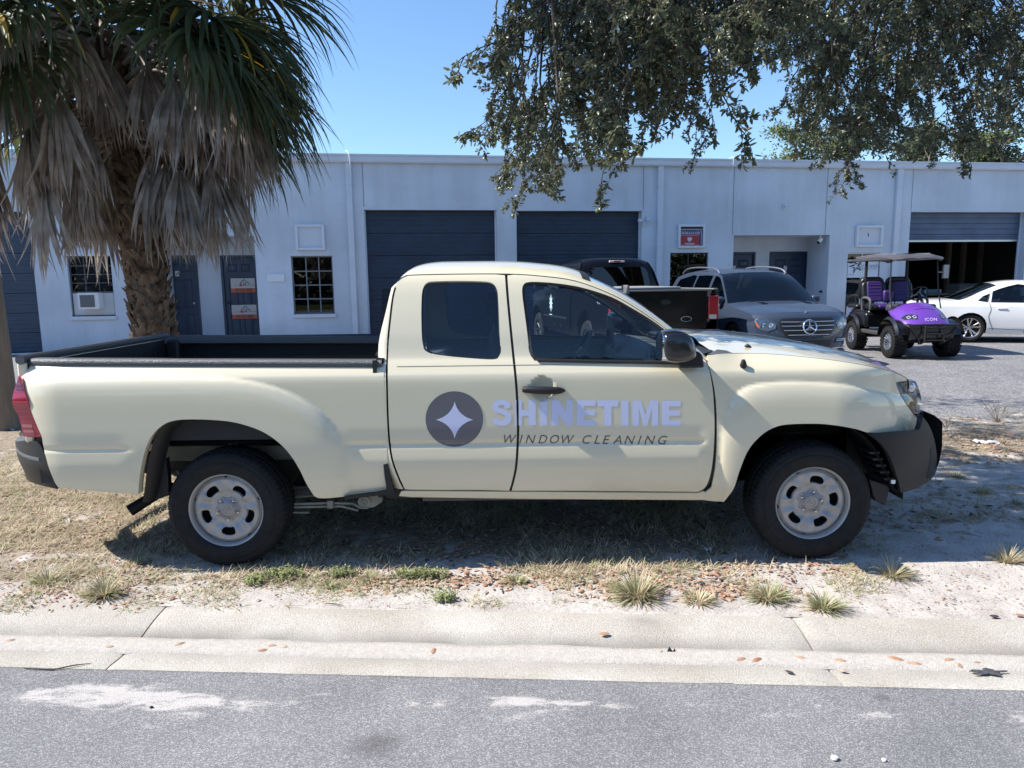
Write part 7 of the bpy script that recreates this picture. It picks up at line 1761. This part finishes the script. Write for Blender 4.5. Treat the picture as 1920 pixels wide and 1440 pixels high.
def put_branch(px, py, Y, sc=1., az=None, tilt=.55):
    p = unY(px, py, Y); b_ = rnd.choice(brs)
    o = b_ if b_.name not in bused else b_.copy()
    if b_.name in bused: scene.collection.objects.link(o)
    bused.add(b_.name); o.parent = oak; o.matrix_parent_inverse = wm(oak).inverted()
    o.location = p; o.rotation_euler = (rnd.uniform(-tilt, tilt), rnd.uniform(-tilt, tilt)-.1, rnd.uniform(0, 6.28) if az is None else az); o.scale = (sc,)*3
    return p
anchors = []
# lower outline of the hanging foliage in the photo: (x, y of hanging tips)
low = interp([(870, 60), (900, 150), (930, 290), (960, 330), (1000, 385), (1040, 330), (1075, 300), (1110, 240), (1160, 325), (1200, 300), (1235, 190), (1290, 250), (1320, 310), (1350, 150), (1400, 100), (1440, 70), (1475, 80), (1500, 270), (1540, 300), (1590, 385), (1640, 330), (1680, 300), (1760, 290), (1840, 310), (1880, 200), (1915, 300), (1980, 320)])
n_b = 0
for i in range(225):            # sunlit mass, nearer
    px = 935 + 550*rnd.random()**.9; top = -120; yl = low(px) - 145
    if yl < top+10: continue
    py = top + (yl-top)*rnd.random()**1.1
    if (px < 980 and py < 0 and rnd.random() < .6) or (px > 1330 and py > -60 and rnd.random() < .6): continue
    anchors.append(put_branch(px+rnd.uniform(-15, 15), py, rnd.uniform(4.1, 5.9), rnd.uniform(.75, 1.15)))
for i in range(360):            # shaded mass, farther and to the right
    px = 1440 + 520*rnd.random(); top = -140; yl = low(px) - 95
    if yl < top+10: continue
    py = top + (yl-top)*rnd.random()
    if px < 1510 and py > -30 and rnd.random() < .8: continue
    anchors.append(put_branch(px, py, rnd.uniform(6.2, 9.0), rnd.uniform(.75, 1.15)))
# sprigs that reach out of the mass on the left and below
for px, py, Y, sc, az in ((1000, 235, 4.9, .85, 2.0), (1165, 195, 5.2, .8, 3.0), (1080, 170, 5.0, .7, 1.0), (975, 120, 4.6, .7, 3.1), (965, 190, 4.7, .55, 3.1), (970, 60, 4.4, .7, 3.1), (955, 0, 4.5, .75, 3.0), (975, -20, 4.5, .8, 3.2), (960, 225, 4.8, .7, 3.3), (985, 270, 5., .55, 3.2), (1010, 265, 5., .5, 1.), (1035, 250, 5.2, .55, 4.), (1165, 225, 5.2, .6, 1.), (1180, 200, 5.2, .6, 4.), (1310, 215, 5.6, .6, 2.), (1300, 160, 5.6, .6, 5.), (1590, 300, 6.6, .6, 2.)):
    put_branch(px, py, Y, sc, az, .12)
# limbs that carry the foliage: from the trunk outside the frame on the right
g = G()
def limb(pts, r0, r1):
    q = cr([tuple(p) for p in pts], 6); n = len(q); g.tube(q, [r0+(r1-r0)*(i/(n-1))**.8 for i in range(n)], 9)
T = Vector((11.0, 3.5, 0)); limb([T, T+Vector((-.1, .1, 1.6)), T+Vector((-.5, .4, 3.0))], .55, .42)
TB = T+Vector((-.5, .4, 3.0)); ends = []
for pth in ([TB, (8.6, 4.6, 4.9), (6.0, 5.2, 5.4), (3.6, 5.2, 5.3), (1.8, 5.1, 4.9), (.6, 4.9, 4.3)], [TB, (9.0, 5.6, 4.8), (7.0, 7.0, 5.2), (5.0, 7.7, 5.1), (3.9, 7.6, 4.6)], [TB, (10.5, 6.0, 4.8), (9.2, 8.3, 5.4), (6.5, 8.3, 5.3)], [TB, (9.5, 4.0, 5.6), (6.5, 4.3, 6.4), (3.0, 4.6, 6.2)], [(3.0, 4.6, 6.2), (.8, 4.8, 6.1), (-1.4, 4.7, 5.9), (-2.8, 4.6, 5.75)], [TB, (12.5, 3.2, 5.2), (14, 3.0, 6.0)], [TB, (11.6, 5.6, 5.4), (12, 8, 6.2)]):
    limb(pth, .26, .03); ends += cr([tuple(Vector(p)) for p in pth], 6)
g.ob('trunk', mat('oak_bark', (.085, .07, .058), .95, spec=.15, var=.35, vscale=8, bump=.8, bscale=40, stretch=(1, 1, .3)), oak, ang=180)
g = G(); E_ = [Vector(e) for e in ends]
for p in anchors[::3]:
    q = min(E_, key=lambda e: (e-p).length); l = (q-p).length
    if l < .3: continue
    m_ = p.lerp(q, .5) + Vector((rnd.uniform(-.2, .2), rnd.uniform(-.2, .2), .12*l)); g.tube(cr([tuple(q), tuple(m_), tuple(p)], 4), [.022-.002*i for i in range(9)], 4)
g.ob('twig', TWIG, oak, ang=180)
# the crown above the frame, coarser: it casts the dappled shade on the verge and lot
g = G()
for i in range(2600):
    a, b = rnd.uniform(4.2, 13), rnd.uniform(3.4, 9.5); 
    c = Vector((a, b, 5.6 + rnd.random()*2.4)); n = noise.noise(c*.55)
    if n < -.02: continue
    for _ in range(9):
        d = Vector((rnd.uniform(-1, 1), rnd.uniform(-1, 1), rnd.uniform(-1, 1))); leaf(g, c + Vector((rnd.gauss(0, .12), rnd.gauss(0, .12), rnd.gauss(0, .1))), d, Vector((0, .3, 1)), .085, .02)
for i in range(2600):
    c = Vector((rnd.uniform(-2.3, 4.6), rnd.uniform(4.7, 8.9), 5.5 + rnd.random()*1.3)); n = noise.noise(c*.8)
    if n < -.02: continue
    for _ in range(8):
        d = Vector((rnd.uniform(-1, 1), rnd.uniform(-1, 1), rnd.uniform(-1, 1))); leaf(g, c + Vector((rnd.gauss(0, .12), rnd.gauss(0, .12), rnd.gauss(0, .1))), d, Vector((0, .3, 1)), .085, .02)
for i in range(330):  # leaf clusters added above the view to cast dapples on the hood
    c = Vector((rnd.uniform(-3.1, -1.9), rnd.uniform(3.85, 5.3), 5.5 + rnd.random()*.7)); n = noise.noise(c*1.7)
    if n < -.05: continue
    for _ in range(8):
        d = Vector((rnd.uniform(-1, 1), rnd.uniform(-1, 1), rnd.uniform(-1, 1))); leaf(g, c + Vector((rnd.gauss(0, .07), rnd.gauss(0, .07), rnd.gauss(0, .07))), d, Vector((0, .3, 1)), .075, .018)
o = g.ob('crown', OLEAF, oak, ang=180); tag(o, kind='stuff')

# ------------------------------------------------------------------ trees beyond the building and across the road
FG = leafmat('far_leaf', (.17, .20, .085), .6, .25, var=.3, vs=.6, col2=(.085, .11, .05)); FG2 = leafmat('far_leaf_grey', (.13, .16, .09), .6, .25, vs=.6, col2=(.06, .08, .045))
FG3 = leafmat('dark_leaf', (.045, .06, .03), .6, .2, vs=.6)
FB = mat('far_bark', (.16, .13, .11), .9)
def far_tree(x, y, h, w, label, m_, seed, cat='tree', name='oak_tree', n=900, lsz=.22, group=None, zlow=.45):
    rn = random.Random(seed); e = empty(name, (x, y, 0)); tag(e, label, cat, group)
    g = G(); tips = []
    def limb_(p, d, L_, r, dep):
        path = [p.copy()]
        for i in range(5): p = p + d*L_/5; d = (d+Vector((rn.uniform(-1, 1), rn.uniform(-1, 1), rn.uniform(-.4, .6)))*.16).normalized(); path.append(p.copy())
        g.tube(path, [r*(1-.12*i) for i in range(6)], 6 if dep < 2 else 4); 
        if dep >= 3: tips.append(p); return
        for k in range(3 if dep else 5):
            q = (d*.6 + Vector((rn.uniform(-1, 1)*w/h*1.5, rn.uniform(-1, 1)*w/h*1.5, rn.uniform(.0, .8)))).normalized(); limb_(path[-1 if k else 3], q, L_*.62, r*.5, dep+1)
    limb_(Vector((x, y, 0)), Vector((rn.uniform(-.1, .1), 0, 1)).normalized(), h*zlow, h*.035, 0)
    g.ob('trunk', FB, e, ang=180); g = G()
    mx = max(t.z for t in tips); xs_ = [t.x for t in tips]; kx = w/2/max(1e-3, max(abs(v-x) for v in xs_)); kz = (h)/mx
    for t in tips:
        c0 = Vector((x+(t.x-x)*kx, y+(t.y-y)*kx, t.z*kz - .5))
        rr = rn.uniform(.5, 1.0)*w*.13
        for _ in range(n//len(tips)+1):
            v = Vector((rn.gauss(0, 1), rn.gauss(0, 1), rn.gauss(0, .6))); c = c0 + v*rr*.6
            for _ in range(3):
                d = Vector((rn.uniform(-1, 1), rn.uniform(-1, 1), rn.uniform(-.6, 1))); leaf(g, c+Vector((rn.gauss(0, lsz*.6), rn.gauss(0, lsz*.6), rn.gauss(0, lsz*.5))), d, Vector((0, 0, 1)), lsz*rn.uniform(.7, 1.2), lsz*.3)
    g.ob('crown', m_, e, ang=180); return e
def ztop(px, py, Y): q = unY(px, py, Y); return q.x, q.z
x, z = ztop(1500, 226, 46); far_tree(x, 46, z, 7.0, 'pale green tree above the roof, leftmost of the three behind the building', FG, 1, n=2600)
x, z = ztop(1700, 235, 48); far_tree(x, 48, z, 5.6, 'grey green tree above the roof, middle one of the three behind the building', FG2, 2, n=2400)
x, z = ztop(1830, 240, 46); far_tree(x, 46, z, 5.0, 'light green tree above the roof, rightmost of the three behind the building', FG, 3, n=2400)
# street trees behind the viewer: seen only as reflections in the truck's glass and paint
for i, (x, y, h, w) in enumerate(((-19, -24, 8.5, 11), (-7, -26, 8, 11), (6, -24, 9, 12), (18, -26, 8.5, 12), (-31, -26, 9, 12), (31, -25, 9, 12))):
    far_tree(x, y, h, w, 'dark street tree across the road, number %s from the left end' % ('one', 'two', 'three', 'four', 'five', 'six')[i], FG3, 20+i, group='street trees across the road', n=900, lsz=.5, zlow=.3)
# utility pole at the left edge
b = unZ(6, 801, 0); pl = empty('utility_pole', (b.x, b.y, 0)); tag(pl, 'weathered wooden utility pole at the left edge beside the truck bed', 'utility pole')
WD = mat('pole_wood', (.34, .28, .22), .9, spec=.15, col2=(.19, .155, .125), vscale=7, bump=.6, bscale=30, stretch=(1, 1, .12), detail=7)
g = G(); rows = []
for z in np.linspace(-.1, 9, 30): rows.append([(b.x - .012*z + (.172-.007*z)*math.cos(a)*(1+.03*noise.noise(Vector((math.cos(a)*3, math.sin(a)*3, z*.4)))), b.y + (.172-.007*z)*math.sin(a), z) for a in np.linspace(0, 2*math.pi, 25)])
g.grid(rows); g.ob('pole', WD, pl, ang=180)
g = G(); g.box((b.x-1.2, b.y-.06, 8.3), (b.x+1.2, b.y+.06, 8.42)); g.ob('crossarm', WD, pl)
# dark hedge added out of view so paint and glass reflect darker
g = G()
for i in range(9000):
    x = rnd.uniform(-45, 45); y = -19 + rnd.gauss(0, 1.0); z = rnd.random()**.8*(3.2+1.2*noise.noise(Vector((x*.3, 0, 0)))); leaf(g, Vector((x, y, z)), Vector((rnd.uniform(-1, 1), rnd.uniform(-1, 1), rnd.uniform(-.5, 1))), Vector((0, 1, .5)), .55, .18)
tag(g.ob('hedge', FG3, None, ang=180), 'dark hedge added out of view across the street to darken reflections', 'hedge')
# ================================================================== ground cover and small things
def vz(x, y): return verge_z(x, y)
BLG = mat('grass_green', (.25, .29, .12), .6, var=.3, vscale=3, trans=.2); BLD = mat('grass_straw', (.60, .51, .36), .8, var=.3, vscale=4, col2=(.34, .27, .18), trans=.15)
def blade(g, p, d, L, w, droop, n=4, rn=rnd):
    d = d.normalized(); s_ = d.cross(Vector((0, 0, 1))); s_ = s_.normalized() if s_.length > .01 else Vector((1, 0, 0)); b = len(g.v)
    for i in range(n+1):
        t = i/n; ww = w*(1-t)**.7 + .0002; g.v += [p-s_*ww, p+s_*ww]
        p = p + d*L/n; d = (d+Vector((0, 0, -1))*droop*(.4+t)).normalized()
    for i in range(n): g.f.append((b+2*i, b+2*i+1, b+2*i+3, b+2*i+2)); g.m.append(g.cur)
def tuft(px, py, r, h, nb, green, label, cat='grass tuft', z=0.):
    c = unZ(px, py, 0); g = G(); zz = vz(c.x, c.y); bias = Vector((rnd.uniform(-.3, .3), rnd.uniform(-.35, .1), 0))
    for _ in range(nb):
        a = rnd.uniform(0, 6.283); q = rnd.random()**.6; p = c + Vector((math.cos(a)*q*r*.4, math.sin(a)*q*r*.3, 0)); p.z = zz
        out_ = Vector((math.cos(a)*(.3+q), math.sin(a)*(.3+q)*.8, rnd.uniform(.12, 1.25))) + bias; g.cur = 1 if rnd.random() < green else 0
        blade(g, p, out_, h*rnd.uniform(.5, 1.25), rnd.uniform(.0018, .0035), rnd.uniform(.15, .5), 4)
    o = g.ob('grass_tuft', [BLD, BLG], None, ang=180); tag(o, label, cat); return o
tuft(1192, 1118, .17, .14, 420, .45, 'big pale green grass tuft on the sand, largest beside the kerb')
tuft(195, 1115, .13, .11, 320, .35, 'straw coloured grass tuft spilling over the kerb below the rear wheel')
tuft(1440, 1122, .13, .10, 260, .55, 'yellow green grass tuft by the kerb left of the right-hand kerb joint')
tuft(1545, 1140, .12, .10, 260, .5, 'grass tuft spilling onto the kerb just right of the kerb joint')
tuft(1310, 1128, .14, .07, 220, .25, 'low dry straw tuft beside the kerb right of the biggest tuft')
tuft(1675, 1078, .12, .11, 220, .25, 'dark dry tuft standing in the mirror shadow before the front wheel')
tuft(1890, 1052, .12, .11, 220, .15, 'dry tuft at the right edge of the frame on the shadow line')
tuft(968, 1090, .10, .07, 130, .55, 'small spiky green tuft below the cab doors')
tuft(690, 1085, .07, .06, 80, .5, 'tiny pale tuft on the shadow edge behind the rear wheel')
tuft(615, 1100, .09, .05, 110, .4, 'low mixed tuft on the sand near the rear wheel')
tuft(1840, 925, .12, .08, 120, .5, 'thin tuft in dappled light in front of the bumper')
tuft(1905, 945, .08, .07, 90, .5, 'small pale tuft at the right edge in dappled light')
tuft(1795, 895, .10, .05, 120, .4, 'low green patch of grass in front of the bumper')
tuft(255, 1060, .08, .06, 70, .6, 'sparse green tuft beside the rear wheel shadow')
tuft(90, 1090, .16, .07, 240, .5, 'green and straw tuft at the lower left of the verge')
# leafy weeds at the shadow edge
WEED = mat('weed_green', (.24, .29, .11), .6, var=.35, vscale=12, trans=.2)
def weed(px, py, rx, ry, n, label):
    c = unZ(px, py, 0); g = G()
    for _ in range(int(n*.65)):
        a = rnd.uniform(0, 6.283); q = rnd.random()**.7; p = Vector((c.x+math.cos(a)*q*rx*1.15, c.y+math.sin(a)*q*ry, 0)); p.z = vz(p.x, p.y)
        h = rnd.uniform(.02, .055); top = p + Vector((rnd.uniform(-.02, .02), rnd.uniform(-.02, .02), h)); g.cur = 1; g.tube([p, top], .0012, 3); g.cur = 0
        for k in range(7):
            t = (k+1)/7; d = Vector((rnd.uniform(-1, 1), rnd.uniform(-1, 1), rnd.uniform(.0, .8))); leaf(g, p.lerp(top, t), d, Vector((0, 0, 1)), rnd.uniform(.009, .018), .0045)
    o = g.ob('weed', [WEED, BLD], None, ang=180); tag(o, label, 'weed')
weed(785, 1082, .14, .05, 190, 'patch of small leafy weeds on the shadow edge below the cab gap'); weed(530, 1082, .10, .05, 150, 'leafy weed clump just behind the rear wheel')
weed(480, 1092, .05, .04, 60, 'small leafy weed left of the weed clump near the rear wheel'); weed(835, 1125, .06, .035, 60, 'reddish green weed sprig on bare sand by the kerb')
weed(640, 1080, .07, .03, 80, 'small leafy weed on the shadow edge between the two larger weed patches')
# mats of dry grass
def mat_grass(name, region, n, hmin, hmax, green, label, dens):
    g = G(); cnt = 0
    x0, x1, y0, y1 = region
    while cnt < n:
        x, y = rnd.uniform(x0, x1), rnd.uniform(y0, y1); k = dens(x, y)
        if rnd.random() > k: n -= .3; cnt += 0; 
        else:
            cnt += 1; a = rnd.uniform(0, 6.283); g.cur = 1 if rnd.random() < green else 0
            for _ in range(3):
                a += rnd.uniform(-1, 1); blade(g, Vector((x+rnd.uniform(-.012, .012), y+rnd.uniform(-.012, .012), vz(x, y)-.004)), Vector((math.cos(a), math.sin(a), rnd.uniform(.12, 1.1))), rnd.uniform(hmin, hmax), .0022, rnd.uniform(.1, .6), 3)
    tag(g.ob(name, [BLD, BLG], None, ang=180), label, kind='stuff')
def nz_(x, y, s=1.6, o=0.): return noise.noise(Vector((x*s, y*s, o)))
mat_grass('dry_grass', (-4.8, -1.1, 3.3, 8.0), 30000, .025, .085, .14, 'mat of dry straw grass on the left of the verge', lambda x, y: min(1, max(0, thatch_amount(x, y)*1.4 + nz_(x, y)*.9)) * (1 if y < 6 else .5))
mat_grass('dry_grass', (-1.6, 2.2, 3.6, 6.2), 17000, .03, .11, .15, 'thin dry grass in the shade under the truck', lambda x, y: min(1, max(0, .35 + nz_(x, y, 1.3, 4)*1.3))*(1 if x < 1.3 else .25))
mat_grass('dry_grass', (1.9, 7.5, 4.4, 8.0), 11000, .02, .07, .12, 'dry grass along the edge of the parking lot', lambda x, y: min(1, max(0, thatch_amount(x, y) + nz_(x, y, 1.4, 8)*1.1)))
mat_grass('dry_grass', (-2.6, 1.9, 3.27, 3.78), 7000, .015, .055, .3, 'wisps of dry grass along the sand beside the kerb', lambda x, y: min(1, max(0, thatch_amount(x, y)*1.2 + nz_(x, y, 3, 2)*1.5 - .02)))
# fallen leaves
LB = mat('leaf_brown', (.30, .12, .06), .7, vscale=14, col2=(.42, .32, .23)); LPL = mat('leaf_pale', (.42, .31, .24), .75, vscale=10, col2=(.30, .21, .16)); LBK = mat('leaf_dark', (.05, .035, .03), .8)
def litter(region, n, dens, sz, label, z=None):
    g = G(); k = 0; tries = 0
    x0, x1, y0, y1 = region
    while k < n and tries < n*30:
        tries += 1; x, y = rnd.uniform(x0, x1), rnd.uniform(y0, y1)
        if rnd.random() > dens(x, y): continue
        k += 1; a = rnd.uniform(0, 6.283); zz = (vz(x, y) if z is None else z(x, y)) + rnd.uniform(.003, .012); g.cur = rnd.choices((0, 1, 2), (.66, .14, .20))[0]
        leaf(g, Vector((x, y, zz)), Vector((math.cos(a), math.sin(a), rnd.uniform(-.12, .3))), Vector((rnd.uniform(-.5, .5), rnd.uniform(-.5, .5), 1)), sz*rnd.uniform(.5, 1.2), sz*rnd.uniform(.15, .25))
    tag(g.ob('fallen_leaves', [LB, LBK, LPL], None, ang=180), label, kind='stuff')
def kd(x, y): return (y - KM*x) - K_TOP
litter((-.9, 1.5, 3.3, 3.75), 1000, lambda x, y: min(1, max(0, (.9*math.exp(-((kd(x, y)-.33)/.12)**2) + .5*math.exp(-((x-.95)/.35)**2)*math.exp(-((kd(x, y)-.28)/.2)**2)) * (.5+1.2*nz_(x, y, 4, 3)))), .040, 'brown fallen oak leaves along the shadow edge')
litter((-4.2, -1.2, 3.3, 6.0), 4200, lambda x, y: min(1, max(0, .5+nz_(x, y, 2.5, 5)*1.3))*(1 if .08 < kd(x, y) < .5 else .35), .030, 'brown fallen leaves in the dry grass on the left')
litter((-1.4, 1.9, 3.6, 5.6), 5000, lambda x, y: .6+nz_(x, y, 2, 9), .036, 'fallen leaves in the shade under the truck')
litter((2.0, 7.0, 4.0, 7.9), 2600, lambda x, y: min(1, max(0, .25+nz_(x, y, 1.2, 2)*1.3)), .05, 'fallen leaves under the oak')
litter((-3, 3.2, 3.22, 3.7), 420, lambda x, y: .5 if kd(x, y) > .02 else 0, .016, 'crumbs of leaf on the bare sand')
litter((1.2, 3.0, 3.15, 4.2), 500, lambda x, y: .5, .02, 'bark crumbs on the sand before the front wheel')
# single leaves on the gutter and kerb
def single(px, py, z, sz, a, m_, label, name='fallen_leaf', cat='leaf'):
    c = unZ(px, py, z); g = G(); leaf(g, Vector((c.x-math.cos(a)*sz/2, c.y-math.sin(a)*sz/2, z+.009)), Vector((math.cos(a), math.sin(a), .05)), Vector((.1, -.2, 1)), sz, sz*.22)
    tag(g.ob(name, m_, None, ang=180), label, cat, 'fallen leaves on the kerb and gutter')
WHERE = ['on the gutter sand near the left joint', 'on the gutter sand, left one of a close trio', 'on the gutter sand, middle one of a close trio', 'on the gutter sand, right one of a close trio', 'standing on edge in the gutter sand below the cab gap', 'alone on the kerb face below the front door', 'on the gutter sand left of the right-hand joint', 'orange, on the gutter sand close left of the right-hand joint', 'at the right-hand kerb joint', 'just right of the right-hand kerb joint', 'long and dark red, in the gutter to the right', 'beside the long red leaf in the gutter', 'pale orange, far along the gutter to the right', 'small and round, in the gutter above the tar blot', 'dark, on the gutter slab left of the right-hand joint', 'on the gutter slab at the right-hand joint', 'on the kerb top at the far right', 'at the right edge of the kerb top', 'at the far left end of the gutter sand', 'in the gutter sand left of the left joint', 'lying across the left kerb joint', 'small, in the gutter beside the black flake', 'small, in the gutter just above the tar blot']
for i, (px, py, z, s_, a) in enumerate(((337, 1210, -.031, .05, .6), (492, 1222, -.031, .045, .3), (510, 1213, -.031, .04, .1), (533, 1215, -.031, .03, 2.9), (813, 1223, -.031, .055, 1.4), (1133, 1191, -.014, .055, 0.1), (1390, 1239, -.032, .055, .4), (1420, 1240, -.032, .06, .5), (1500, 1235, -.032, .04, 2.7), (1575, 1241, -.032, .05, 2.9), (1680, 1238, -.032, .07, -.5), (1715, 1247, -.032, .06, -.2),
                     (1780, 1240, -.032, .055, .2), (1800, 1251, -.032, .045, 1.2), (1480, 1263, -.026, .04, -.6), (1580, 1260, -.026, .04, -.6), (1864, 1158, .0, .05, 0), (1912, 1156, 0, .05, -.2), (20, 1203, -.031, .04, .2), (205, 1215, -.031, .04, .1), (322, 1123, 0, .055, .8), (1240, 1224, -.031, .02, 1.), (1832, 1245, -.032, .03, 0))):
    single(px, py, z, s_, a, LB if i not in (16, 14) else LBK, 'fallen brown leaf ' + WHERE[i])
# dark flake, tar blot, twig, stones, pale litter
c = unZ(1255, 1224, -.031); g = G(); g.add([c+Vector(v) for v in ((-.012, 0, .002), (.012, -.004, .003), (.014, .01, .006), (0, .004, .028), (.03, .004, .004), (.022, .002, .02))], [(0, 1, 3), (1, 2, 3), (0, 2, 1), (0, 3, 2), (1, 4, 5)])
tag(g.ob('torn_flake', mat('tar_black', (.015, .015, .016), .6), None), 'small black torn flake standing in the gutter sand', 'litter')
c = unZ(1852, 1262, -.026); q = []
for k in range(26):
    a = 2*math.pi*k/26; r_ = .05*(1+.35*math.sin(a*5+1)+.2*math.sin(a*9)); q.append((c.x+r_*1.2*math.cos(a), c.y+r_*.42*math.sin(a)))
g = G(); g.prism(q, lambda u, v, d: (u, v, -.022+d), 0, .003); tag(g.ob('tar_blot', mat('tar_grey', (.06, .06, .065), .7, var=.4, vscale=60), None), 'dark grey tar blot on the right of the gutter', 'stain')
def gp_(px, py, z): p = unZ(px, py, z); return (p.x, p.y, z+.004)
tag(G().tube([gp_(45, 1255, -.022), gp_(100, 1257, -.022), (unZ(140, 1250, -.023).x, unZ(140, 1250, -.023).y, -.016), gp_(172, 1245, -.025)], [.002, .003, .003, .001], 5).ob('fallen_twig', TWIG, None), 'long thin twig along the asphalt edge at the left', 'twig')
tag(G().tube([gp_(605, 1134, 0), gp_(625, 1133, 0), gp_(645, 1137, 0)], [.001, .0025, .001], 4).ob('fallen_twig', TWIG, None), 'short curved twig on the kerb top below the cab', 'twig')
def stone(px, py, z, r_, m_, label):
    bm = bmesh.new(); bmesh.ops.create_icosphere(bm, subdivisions=2, radius=r_)
    for v in bm.verts: v.co += v.co*.35*noise.noise(v.co/r_*.8+Vector((px, 0, 0))); v.co.z *= .7
    me = bpy.data.meshes.new('pebble'); bm.to_mesh(me); bm.free(); me.materials.append(m_); c = unZ(px, py, z); o = link(bpy.data.objects.new('pebble', me)); o.location = (c.x, c.y, z+r_*.5); tag(o, label, 'pebble')
stone(1564, 1424, -.022, .013, WHITE, 'small white pebble on the asphalt at the lower right, left one of two'); stone(1658, 1427, -.022, .008, WHITE, 'tiny white pebble on the asphalt at the lower right, right one of two')
stone(284, 1327, -.023, .007, MATS['tar_black'], 'tiny black pebble on the pale sand wash at the left'); stone(1315, 1096, 0, .016, mat('cone_dark', (.05, .045, .045), .9), 'dark little cone on the leaves beside the biggest grass tuft')
tag(G().tube([gp_(1530, 1050, 0), gp_(1550, 1052, 0), gp_(1572, 1046, 0)], [.003, .006, .002], 5).ob('stick', mat('stick_pale', (.45, .42, .34), .8), None), 'pale stick under the front tyre', 'stick')
def scrap(px, py, w, l, label, z=.01):
    c = unZ(px, py, 0); g = G(); n = 6; g.grid([[(c.x+w*(i/n-.5), c.y+l*(j/3-.5)+.1*w*math.sin(i), vz(c.x, c.y)+z+.012*math.sin(i*2.1+j)) for j in range(4)] for i in range(n+1)]); tag(g.ob('paper_scrap', mat('scrap_white', (.62, .62, .60), .7), None, ang=180), label, 'litter')
scrap(22, 803, .14, .10, 'white scrap on the verge beside the utility pole'); scrap(1845, 830, .22, .12, 'pale plastic scrap in the shade before the parking lot'); scrap(128, 976, .04, .03, 'tiny white scrap in the dry grass left of the exhaust')
scrap(1325, 1033, .05, .03, 'small bluish scrap in the shade beneath the truck')
scrap(430, 1095, .0, .0, 'x') if False else None
# dead weeds standing at the lot edge
def stalk(px, py, h, n, label):
    c = unZ(px, py, 0); g = G()
    for _ in range(n):
        p = Vector((c.x, c.y, -.02)); q = p+Vector((rnd.uniform(-.9, .9)*h, rnd.uniform(-.3, .3)*h, h*rnd.uniform(.5, 1))); g.tube([p, p.lerp(q, .5)+Vector((0, 0, .02)), q], [.004, .003, .0015], 4)
        for _ in range(3): t = p.lerp(q, rnd.uniform(.4, .9)); g.tube([t, t+Vector((rnd.uniform(-1, 1), rnd.uniform(-1, 1), rnd.uniform(0, 1)))*h*.3], [.002, .001], 3)
    tag(g.ob('dead_weed', mat('stalk_pale', (.34, .29, .21), .8), None), label, 'weed')
stalk(1870, 790, .26, 14, 'bare dry weed stalks at the right edge of the parking lot'); stalk(1775, 800, .14, 8, 'short bare weed stalks at the lot edge just ahead of the bumper')
